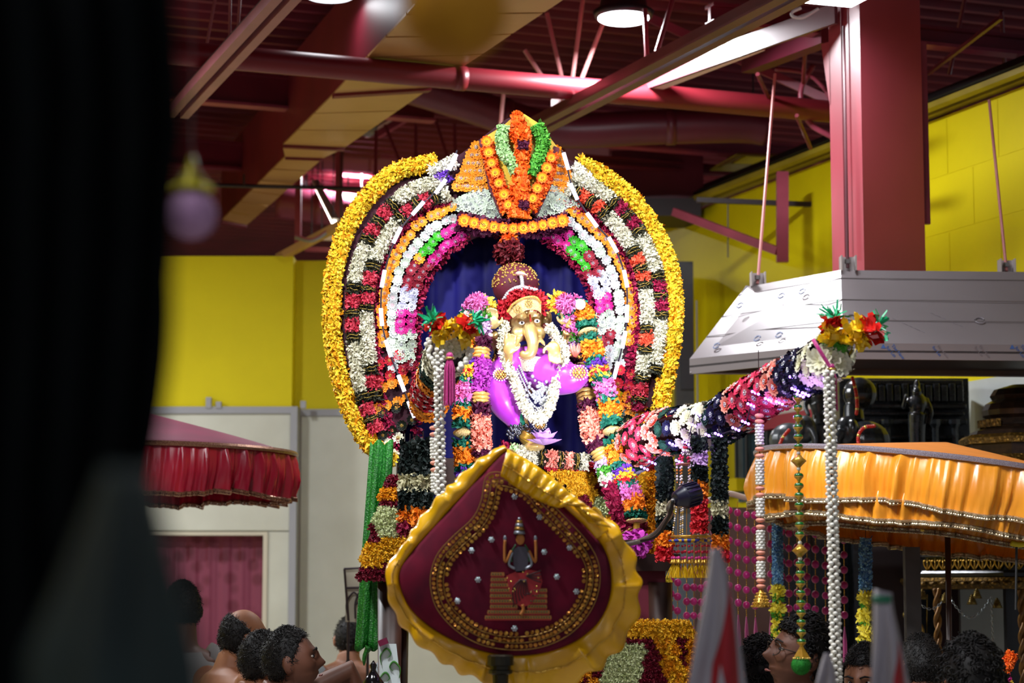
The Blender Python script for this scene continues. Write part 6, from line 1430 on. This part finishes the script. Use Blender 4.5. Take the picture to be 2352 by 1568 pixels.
# frieze scrolls on the two visible faces
rr = 277
def face_pt(u, y, r_=rr):   # u walks from the far left vertex across two faces
    a0 = PI+PI/8-TAU/8*0; vs = [Vector((cx_+math.cos(PI-PI/8+TAU*k/8)*m(r_, DS), DS+.32+math.sin(PI-PI/8+TAU*k/8)*m(r_, DS), 0)) for k in range(4)]
    i = min(int(u), 2); p = vs[i].lerp(vs[i+1], u-i); p.z = W(2300, y, DS).z; d_ = (vs[i+1]-vs[i]).normalized(); return p, d_
mscr = None
for k in range(20):
    u = .55+k*.1; p, d_ = face_pt(u, 1295); n_ = Vector((d_.y, -d_.x, 0)); n_ = n_ if n_.y < 0 else -n_; p = p+n_*.008; mb = MB(); s_ = m(12, DS)
    for sx in (-1, 1): mb.tube(spline([p-UP*s_*1.1, p+d_*sx*s_*.7-UP*s_*.2, p+d_*sx*s_*.8+UP*s_*.7, p+d_*sx*s_*.3+UP*s_*.6], 4), s_*.2, 5)
    mb.tube([p-UP*s_, p+UP*s_*1.25], [s_*.3, s_*.1], 6); mb.build('gilt_scroll', mat('bright_gilt', '#c8a048', rough=.3, metal=.8), t, smooth=True)
for k in range(16):
    p, d_ = face_pt(.6+k*.12, 1340, 299); MB().ball(p, m(9, DS), 8, 6, (1.2, 1, .6)).build('gilt_leaf', M_gilt, t, smooth=True)
M_brass = mat('aged_brass', '#8a7438', '#6a5828', scale=40, rough=.35, metal=.7)
for x, y in ((2118, 1352), (2170, 1360), (2232, 1364), (2243, 1350), (2290, 1372)): bell_of(t, W(x, y, 9.75), m(12, 9.7), m(24, 9.7), M_brass)
def chain(pts, D, mt, parent, r=3.2):
    q = resample(spline([W(x, y, D) for x, y in pts], 8), m(r*2.0, D)); mb = MB()
    for i in range(len(q)-1):
        d_ = (q[i+1]-q[i]).normalized(); x, y, _ = frame_of(d_); s_ = x if i % 2 else y; c = (q[i]+q[i+1])/2
        mb.tube([c+d_*m(r*1.3, D)*math.cos(TAU*k/8)+s_*m(r*.7, D)*math.sin(TAU*k/8) for k in range(8)], m(.9, D), 4, closed=True)
    return mb.build('chain', mt, parent)
for pts in ([(2104, 1370), (2120, 1392), (2140, 1398), (2158, 1388), (2166, 1376)], [(2176, 1356), (2195, 1392), (2225, 1418), (2252, 1405), (2276, 1372)], [(2277, 1370), (2280, 1450), (2282, 1525)]): chain(pts, 9.72, mat('chain_steel', '#a8b0b4', rough=.25, metal=.8), t)
for x in (2152, 2345):
    a = W(x, 1352, 9.8); mb = MB()
    for ph in (0, PI): mb.tube([Vector((a.x+math.cos(z*45+ph)*.009, 9.8+math.sin(z*45+ph)*.009, z)) for z in np.linspace(0, a.z, 260)], .011, 6)
    mb.build('twisted_post', mat('turned_brass_wood', '#9a6c30', '#6a4820', scale=30, rough=.35, metal=.3), t, smooth=True)
for x0, x1, D, mt, nm in ((2155, 2222, 10.6, mat('dark_red_drape', '#3c1418', '#2c0e12', scale=6, rough=.7), 'rear_drape'), (2000, 2092, 10.4, mat('dark_brown_panel', '#241416', rough=.6), 'side_panel'), (2310, 2420, 10.0, M_blk, 'dark_pillar')):
    a = W(x0, 1352, D); b = W(x1, 1240, D); MB().box(((a.x+b.x)/2, D+.03, b.z/2), (b.x-a.x, .06, b.z)).build(nm, mt, t)
o = px_box('marble_slab', 2215, 1330, 2312, 1750, 10.55, .05, mat('pale_marble', '#c4c9c6')); tag(o, 'pale marble slab seen between dark posts of the shrine', 'slab')
a = W(2093, 1256, 9.3); o = MB().box((a.x, 9.3, a.z/2), (m(34, 9.3), .06, a.z)).build('grey_post', mat('grey_post_paint', '#55504e', '#46423f', scale=8, rough=.5)); tag(o, 'plain grey post under the orange umbrella', 'post')
t = thing('brass_lamp', 'brass hanging lamp with pale leaf blade behind the grey post', 'lamp', W(2112, 1440, 10.2)); MB().ball(W(2083, 1412, 10.2), m(10, 10), 10, 8).build('brass_ball', M_brass, t, smooth=True); MB().tube(spline([W(2105, 1420, 10.2), W(2118, 1445, 10.2), W(2118, 1470, 10.2)], 5), [m(q_, 10) for q_ in (4, 8, 10, 11, 12, 12, 12, 11, 10, 8, 4)], 10, flat=.4).build('blade', mat('pale_brass', '#a8863c', rough=.4, metal=.4), t, smooth=True); MB().tube([W(2130, 1365, 10.2), W(2128, 1480, 10.2)], .003, 5).build('cord', M_brass, t)
t = thing('orange_garland', 'bright orange flower garland standing at the bottom right edge', 'garland', W(2318, 1560, 8.6)); garland(t, [W(2326, 1498, 8.6), W(2316, 1520, 8.6), W(2306, 1540, 8.6)], m(13, 8.6), [('flame', 10)], 8.6); garland(t, [W(2306, 1540, 8.6), W(2308, 1552, 8.6), W(2315, 1575, 8.6)], m(11, 8.6), [('bow', 8), ('magenta', 14), ('lemon', 10)], 8.6)
t = thing('yellow_ribbon', 'bright yellow ribbon knot with black cord at right under umbrella', 'ribbon', W(2335, 1246, 8.4)); MB().tube(spline([W(2322, 1246, 8.4), W(2338, 1250, 8.4), W(2360, 1248, 8.4)], 5), m(7, 8.4), 8).build('ribbon', mat('bright_yellow_cloth', '#e0c810', rough=.5), t, smooth=True); MB().tube([W(2335, 1250, 8.4), W(2333, 1400, 8.4)], .005, 6).build('cord', M_black, t)
# ================================================================ people
M_skin = {'a': mat('brown_skin', '#8a5a3c', '#7a4c32', scale=8, rough=.6, spec=.3), 'b': mat('dark_brown_skin', '#6a4230', '#5a3626', scale=8, rough=.55, spec=.35), 'c': mat('warm_skin', '#96654a', '#86563c', scale=8, rough=.5)}
M_hair = mat('black_hair', '#0c0a09', '#161210', scale=60, rough=.6, spec=.25)
def head_dir(nu=72, nv=54):
    V = []
    for i in range(nv+1):
        th = PI*i/nv
        for j in range(nu):
            ph = TAU*j/nu; x, y, z = math.sin(th)*math.cos(ph), math.sin(th)*math.sin(ph), math.cos(th)
            X, Y, Z = x*.076, y*(.094 if y > 0 else .1), z*.118
            if Z < 0:
                k = -Z/.118; X *= 1-.30*k**1.6; Y = Y*(1-.12*k) if Y > 0 else Y*(1-.45*k)
            else:
                k = Z/.118; Y *= 1-.02*k
            if y > 0:
                g = lambda cx_, cz, sx, sz: math.exp(-((X-cx_)/sx)**2-((Z-cz)/sz)**2)
                f = min(1, y*2.2); ax = abs(X)
                Y += f*(.014*g(0, .010, .011, .024)+.034*g(0, -.023, .0135, .018)+.006*math.exp(-((ax-.026)/.026)**2-((Z-.028)/.010)**2)-.009*math.exp(-((ax-.031)/.016)**2-((Z-.008)/.012)**2)
                        +.006*math.exp(-((ax-.045)/.02)**2-((Z+.02)/.02)**2)+.013*g(0, -.056, .022, .006)+.012*g(0, -.069, .019, .006)-.007*g(0, -.0625, .024, .003)+.011*g(0, -.098, .02, .014))
                if Z < -.05: Y += f*.004
            V.append(Vector((X, Y, Z)))
    return V, nu, nv
HV, HNU, HNV = head_dir()
def person(label, hx, hy, D, yaw, pitch=0, roll=0, byaw=None, skin='a', hair='short', cloth='dhoti', scale=1.0, vox=.007, arms=None, receding=0.0, face_on=True, extra=None, nk=.135):
    Hc = W(hx, hy, D); s = scale
    Rh = Matrix.Rotation(math.radians(yaw), 3, 'Z')@Matrix.Rotation(math.radians(pitch), 3, 'X')@Matrix.Rotation(math.radians(roll), 3, 'Y')
    by = yaw if byaw is None else byaw; Rb = Matrix.Rotation(math.radians(by), 3, 'Z')
    t_ = thing('person', label, 'person', Vector((Hc.x, Hc.y, 0)))
    H = lambda v: Hc+Rh@(Vector(v)*s)
    Nk = Hc+Rb@Vector((0, -.03-.5*(.135-nk), -nk))*s; B = lambda v: Nk+Rb@(Vector(v)*s)
    mb = MB(); n_ = HNU; fs = [(i*n_+j, (i+1)*n_+j, (i+1)*n_+(j+1) % n_, i*n_+(j+1) % n_) for i in range(HNV) for j in range(n_)]
    mb.add([H(v) for v in HV], fs)
    for sx in (-1, 1):
        Re = Rh@Matrix.Rotation(.35*sx, 3, 'Z'); mb.ball(H((sx*.078, -.012, -.008)), .033*s, 12, 8, (.38, .62, 1.0), Re)
    mb.tube([H((0, -.018, -.05)), H((0, -.025, -.10)), B((0, 0, 0)), B((0, -.005, -.06))], [.056*s, .056*s, .062*s, .08*s], 16)
    def ell(pts, rr, fl):   # stacked ellipses for the trunk
        R_ = []
        for p, (a, b) in zip(pts, rr): R_.append([B((p[0]+a*math.cos(TAU*j/24), p[1]+b*math.sin(TAU*j/24), p[2])) for j in range(24)])
        mb.grid(R_, closed=True); mb.add(R_[0], [tuple(range(24))]); mb.add(R_[-1], [tuple(range(24))])
    zf = -Nk.z/s; hipz = zf*.42-.14
    ell([(0, -.005, -.02), (0, -.01, -.05), (0, -.01, -.085), (0, 0, -.22), (0, .005, -.36), (0, 0, hipz+.05), (0, -.01, hipz-.05)], [(.06, .06), (.13, .085), (.19, .10), (.19, .12), (.16, .115), (.155, .115), (.165, .12)], 1)
    for sx in (-1, 1):
        mb.tube([B((sx*.085, 0, hipz)), B((sx*.095, .01, (hipz+zf)/2)), B((sx*.1, -.01, zf+.08))], [.085*s, .062*s, .042*s], 14)
        mb.tube([B((sx*.1, -.03, zf+.05)), B((sx*.1, .14, zf+.03))], [.042*s, .03*s], 10)
        A = (arms or {}).get(sx, [(.245, -.03, -.38), (.225, .10, -.60)])
        sh = B((sx*.185, -.005, -.085)); el = B((sx*A[0][0], A[0][1], A[0][2])); wr = B((sx*A[1][0], A[1][1], A[1][2]))
        mb.ball(sh, .066*s, 12, 8); q = [sh, sh.lerp(el, .5), el, el.lerp(wr, .35), wr]; mb.tube(q, [.06*s, .052*s, .043*s, .042*s, .03*s], 14)
        dd = (wr-el).normalized(); x, y, _ = frame_of(dd); hand(mb, wr+dd*.05*s, dd, x, y, .085*s, .3, sx)
    bo = mb.build('body', M_skin[skin], t_); fuse(bo, vox, 1)
    # hair
    def hl(v):
        X, Y, Z = v; h = float(np.interp(Y, [-.1, -.03, .01, .05, .09], [-.075, -.055, .0, .055+receding*.6, .066+receding])); return Z-h
    sel = [hl(v) > 0 for v in HV]
    if hair == 'bald': sel = [hl(v) > 0 and v.z < .075-1.15*(v.y+.03) and v.y < .045 for v in HV]
    thick = {'short': 1.05, 'bald': 1.03, 'curly': 1.10, 'bun': 1.06}[hair]
    if hair:
        hm = MB(); ff = [f for f in fs if all(sel[i] for i in f)]; us = sorted({i for f in ff for i in f}); ix = {i: k for k, i in enumerate(us)}
        hm.add([H(HV[i]*thick+Vector((0, 0, .002))) for i in us], [tuple(ix[i] for i in f) for f in ff])
        pick = [i for i in us]; cnt = {'short': 2600, 'bald': 1400, 'curly': 600, 'bun': 1500}[hair]; idx = RNG.integers(0, len(pick), cnt)
        P = np.array([tuple(H(HV[pick[i]]*thick)) for i in idx])+RNG.normal(size=(cnt, 3))*.0025; c_ = np.array(tuple(Hc)); N = P-c_; N /= np.linalg.norm(N, axis=1, keepdims=True)
        if hair == 'curly':
            for i in range(520):
                p = Vector(P[i % cnt]); n2 = Vector(N[i % cnt]); x, y, _ = frame_of(n2+Vector((random.uniform(-.6, .6), random.uniform(-.6, .6), random.uniform(-.4, .8)))); r_ = random.uniform(.006, .013); hgt = random.uniform(.0, .018)
                hm.tube([p+n2*(hgt*k/9)+(x*math.cos(k*.85)+y*math.sin(k*.85))*r_ for k in range(10)], .0021, 4, cap=False)
        else: hm.petals(P, N, .012, .0022, 2.6)
        ho = hm.build('hair', M_hair, t_, smooth=True); ho.modifiers.new('thickness', 'SOLIDIFY').thickness = .0006 if hair == 'curly' else .0004
        if hair == 'bun':
            MB().tube(spline([H((0, -.095, -.02)), H((0, -.085, -.10)), B((0, -.085, -.04)), B((0, -.125, -.2))], 5), [s*q_ for q_ in np.interp(np.linspace(0, 1, 16), [0, .3, 1], [.022, .014, .009])], 10).build('plait', M_hair, ho, smooth=True)
    if face_on:
        for sx in (-1, 1):
            e = MB().ball(H((sx*.030, .076, .008)), .0095*s, 10, 8, (1.15, .8, .62), Rh).build('eye', mat('dim_eye_white', '#a89e92', rough=.25), t_, smooth=True); MB().ball(H((sx*.030, .0825, .008)), .0052*s, 8, 6).build('pupil', M_pup, e, smooth=True)
            MB().tube([H((sx*.012, .098, .028)), H((sx*.03, .098, .034)), H((sx*.05, .085, .028))], [.003*s, .004*s, .002*s], 6).build('eyebrow', M_hair, t_)
        MB().tube([H((-.02, .092, -.066)), H((0, .1005, -.064)), H((.02, .092, -.066))], [.002*s, .0055*s, .002*s], 6, flat=.8).build('lips', mat('lip_skin', '#7a4038', rough=.4), t_, smooth=True)
    if cloth == 'dhoti':
        R_ = [[B(((.17+.07*u)*math.cos(TAU*j/40)*(1+.04*math.sin(j*2.1)), (.13+.07*u)*math.sin(TAU*j/40)*(1+.04*math.sin(j*2.1)), hipz+.03+(zf+.06-hipz)*u)) for j in range(40)] for u in np.linspace(0, 1, 8)]
        o = MB().grid(R_, closed=True).build('dhoti', mat('white_cotton', '#c8c0b0', rough=.8), t_, smooth=True); o.modifiers.new('thickness', 'SOLIDIFY').thickness = .006
        MB().tube(spline([B((-.05, .05, -.035)), B((.02, .09, -.08)), B((.12, .11, -.22)), B((.16, .08, -.4))], 6), .002, 5).build('sacred_thread', mat('pale_thread', '#d8c890', rough=.5), t_)
    else:
        mt = {'patterned': mat('black_floral_cloth', '#16181a', '#8c9496', by='voronoi', scale=55, contrast=(.25, .4), rough=.7), 'dark': mat('dark_shirt', '#15171b', rough=.8), 'grey': mat('grey_shawl', '#8a8684', '#74706e', scale=8, rough=.8), 'maroon': mat('maroon_shirt', '#4c1420', rough=.8)}[cloth]
        zt_ = -.085 if cloth != 'patterned' else -.17
        R_ = [[B((a*math.cos(TAU*j/32), b*math.sin(TAU*j/32)-.005, z)) for j in range(32)] for a, b, z in ((.10 if zt_ > -.1 else .19, .09 if zt_ > -.1 else .118, -.05 if zt_ > -.1 else -.14), (.205, .118, -.12 if zt_ > -.1 else -.18), (.205, .135, -.22), (.18, .13, -.36), (.18, .13, hipz), (.2, .15, hipz-.1))]
        o = MB().grid(R_, closed=True).build('top', mt, t_, smooth=True); o.modifiers.new('thickness', 'SOLIDIFY').thickness = .006
        for sx in (-1, 1):
            if cloth == 'patterned': MB().tube([B((sx*.13, -.02, -.055)), B((sx*.2, -.02, -.13)), B((sx*.235, -.02, -.28))], [.05, .08, .065], 14).build('sleeve', mt, t_, smooth=True)
            else: MB().tube([B((sx*.10, -.01, -.07)), B((sx*.19, -.005, -.11)), B((sx*.22, -.02, -.28))], [.07, .082, .068], 14).build('sleeve', mt, t_, smooth=True)
        R_ = [[B(((.19+.05*u)*math.cos(TAU*j/32), (.15+.04*u)*math.sin(TAU*j/32), hipz-.04+(zf+.05-hipz)*u)) for j in range(32)] for u in np.linspace(0, 1, 6)]
        MB().grid(R_, closed=True).build('lower_garment', mat('dark_trousers', '#1a1a20', rough=.8), t_, smooth=True)
    return t_, H, B
person('balding bare-shouldered man seen from behind at the far left of the group', 560, 1468, 8.9, -62, 4, 0, -55, 'a', 'bald', vox=.007, scale=1.02, nk=.085)
person('bare-shouldered man with thick dark hair between the bald man and the one in profile', 606, 1522, 8.4, -60, 6, 0, -60, 'a', 'short', vox=.007, scale=.97, nk=.1)
person('man in profile with receding hair reaching his bare arm to the right', 668, 1520, 7.9, -84, 10, 0, -84, 'b', 'short', receding=.022, vox=.006, nk=.1, arms={-1: [(.22, .27, .06), (.22, .34, -.19)]})
person('woman with black plait and patterned blouse seen from behind beside green drape', 803, 1468, 11.0, 5, 0, 0, 0, 'c', 'bun', 'patterned', face_on=False, scale=.92, nk=.09)
person('figure in a grey shawl half hidden by the dark drape at left', 418, 1400, 9.6, 30, 0, 0, 20, 'b', 'short', 'grey', face_on=False)
yt, H, B = person('young man with curly hair and glasses looking up to the left', 1838, 1510, 6.85, 104, 15, 0, 95, 'b', 'curly', 'dark', vox=.005, scale=1.0)
M_gl = mat('clear_lens', '#d8e0e4', rough=.05, trans=.9); gls = None
for sx in (-1, 1):
    q = [H((sx*.034+.025*math.cos(a), .103-.012*abs(math.cos(a)) , .004+.021*math.sin(a))) for a in np.linspace(0, TAU, 24, endpoint=False)]
    fr = MB().tube(q, .0016, 6, closed=True).build('glasses_rim', mat('thin_dark_frame', '#2a2420', rough=.3), yt, smooth=True); MB().tube([H((sx*.058, .09, .008)), H((sx*.078, .0, .006))], .0015, 5).build('glasses_temple', MATS['thin_dark_frame'], fr)
MB().tube([H((-.009, .108, .008)), H((.009, .108, .008))], .0016, 5).build('glasses_bridge', MATS['thin_dark_frame'], yt)
person('curly dark head just left of the youth with glasses', 1748, 1550, 7.55, 25, 0, 0, 20, 'b', 'curly', 'dark', face_on=False, scale=.97)
person('man with short dark hair and lowered face right of the white bud string', 1992, 1560, 7.6, 150, -12, 0, 150, 'c', 'short', 'maroon')
person('shadowed dark-haired person behind the grey post', 2115, 1530, 8.6, 10, 0, 0, 0, 'b', 'short', 'dark', face_on=False)
person('curly black head at the bottom right corner', 2232, 1572, 6.4, 15, 0, 0, 10, 'b', 'curly', 'dark', face_on=False, scale=1.06)
# ================================================================ flags in front
def flag(label, D, left, right, split, marks=None, band=None):
    t_ = thing('furled_flag', label, 'flag', W(left[-1][0], left[-1][1], D)); n_ = 26
    L = even([Vector((x, y, 0)) for x, y in [(v.x, v.y) for v in spline([Vector((x, y, 0)) for x, y in left], 8)]], n_); R = even([Vector((x, y, 0)) for x, y in [(v.x, v.y) for v in spline([Vector((x, y, 0)) for x, y in right], 8)]], n_)
    def part(name, u0, u1, mt, dep):
        rows = []
        for i in range(n_):
            f = i/(n_-1); a = u0(f); b = u1(f)
            rows.append([W(*(L[i].lerp(R[i], a+(b-a)*k/14)).xy, D+dep-.012*math.sin((a+(b-a)*k/14)*9+f*2)*(.3+f)-.02*math.sin(PI*(a+(b-a)*k/14))) for k in range(15)])
        o = MB().grid(rows).build(name, mt, t_, smooth=True); o.modifiers.new('thickness', 'SOLIDIFY').thickness = .002; return o
    Mw = mat('white_flag_cloth', '#a09aa2', '#928c94', scale=6, rough=.7); Mr = mat('red_flag_cloth', '#b01020', '#8c0c1a', scale=6, rough=.7)
    part('white_cloth', lambda f: 0, lambda f: split(f), Mw, 0); part('red_cloth', lambda f: split(f)-.02, lambda f: 1-.12*f, Mr, .004); part('white_edge', lambda f: 1-.13*f, lambda f: 1.0, Mw, .002)
    a = W(*left[0], D); b = W((left[-1][0]+right[-1][0])/2, left[-1][1], D); MB().tube([a+Vector((.004, .03, -.01)), Vector((b.x, D+.03, 0))], .008, 8).build('staff', M_wood, t_)
    for x, y, w_, h_ in (marks or ()): MB().prism([W(x, y, D-.045), W(x+w_*.4, y-h_, D-.045), W(x+w_, y, D-.045), W(x+w_*.7, y+h_*.2, D-.045)], (0, .002, 0)).build('white_mark', Mw, t_)
    if band: MB().tube([W(band[0], band[1], D-.02), W(band[2], band[1], D-.02)], m(9, D), 8).build('green_band', mat('green_band', '#1c6a4c', rough=.6), t_, smooth=True)
    return t_
flag('larger furled white and red flag in front of the bead curtain', 3.7, [(1636, 1262), (1628, 1320), (1605, 1450), (1575, 1600)], [(1652, 1258), (1672, 1330), (1694, 1450), (1716, 1600)], lambda f: 1.0-.6*min(1, max(0, (f-.15)*1.6)), [(1648, 1575, 18, 50)])
flag('furled white flag with green band at right', 3.7, [(2010, 1352), (2010, 1400), (2008, 1480), (1998, 1600)], [(2045, 1362), (2052, 1410), (2068, 1480), (2092, 1600)], lambda f: 1.0-.4*min(1, max(0, (f-.35)*2)), None, (2006, 1376, 2046))
flag('small white flag tip in front of the youth', 4.2, [(1896, 1500), (1885, 1535), (1868, 1600)], [(1902, 1500), (1916, 1535), (1925, 1600)], lambda f: .97)
# ================================================================ close foreground, out of focus
rows = []; prof = [(-60, 400), (150, 415), (300, 425), (450, 405), (600, 400), (800, 385), (1000, 362), (1150, 345), (1300, 352), (1450, 365), (1700, 380)]
for y in np.linspace(-120, 1750, 40):
    xe = float(np.interp(y, [p[0] for p in prof], [p[1] for p in prof])); rows.append([W(-260+(xe+260)*k/40, y, 1.25+.014*math.sin(k*.9)+.006*math.sin(k*2.3+y*.004)) for k in range(41)])
o = MB().grid(rows).build('dark_drape', mat('black_teal_cloth', '#05090a', '#030506', scale=4, rough=.9, spec=.1), smooth=True); o.modifiers.new('thickness', 'SOLIDIFY').thickness = .004; tag(o, 'black blurred drape hanging close to the camera at left', 'drape')
rows = []
for y in np.linspace(1080, 1760, 20):
    f = (y-1080)/680; xl = 250-190*min(1, f*1.6); xe = 330+125*min(1, f*1.5); rows.append([W(xl+(xe-xl)*k/24, y, .98+.02*math.cos(k*.26)-.02*f+.004*math.sin(k*1.1)) for k in range(25)])
o = MB().grid(rows).build('teal_cloth', mat('deep_teal_cloth', '#142a29', '#0c1b1a', scale=5, rough=.8), smooth=True); o.modifiers.new('thickness', 'SOLIDIFY').thickness = .004; tag(o, 'blurred deep teal cloth in front at the bottom left', 'cloth')
t = thing('pompom_hanging', 'blurred lilac pompom with gold cap hanging before the dark drape', 'hanging ornament', W(440, 490, 2.3))
fuzzy_ball(t, W(440, 492, 2.3), m(60, 2.3), mat('lilac_pom', '#b890b4', '#a880a4', scale=60, rough=.8)); c = W(440, 425, 2.3)
MB().lathe([(m(6, 2.3), m(70, 2.3)), (m(14, 2.3), m(40, 2.3)), (m(42, 2.3), -m(4, 2.3)), (m(44, 2.3), -m(8, 2.3))], c, 16).build('gold_cap', mat('olive_gold', '#a89a10', '#6a6008', scale=60, rough=.35, metal=.4), t, smooth=True); mb = MB()
for j in range(16): mb.ball(c+Vector((math.cos(TAU*j/16)*m(44, 2.3), math.sin(TAU*j/16)*m(44, 2.3), -m(8, 2.3))), m(8, 2.3), 8, 6)
mb.build('gold_beads', mat('lime_gold_bead', '#d8cc20', rough=.3), t, smooth=True); MB().tube([c+UP*m(65, 2.3), Vector((c.x-.01, 2.3, c.z+.9))], .0009, 5).build('cord', M_dark, t)
t = thing('pompom_hanging', 'large blurred yellow pompom cut by the top edge', 'hanging ornament', W(1046, 25, 1.6)); fuzzy_ball(t, W(1046, 25, 1.6), m(122, 1.6), mat('yellow_pom', '#c88c08', '#b87c06', scale=60, rough=.8)); MB().tube([W(1046, -95, 1.6), W(1046, -95, 1.6)+UP*.8], .002, 5).build('cord', M_goldm, t)
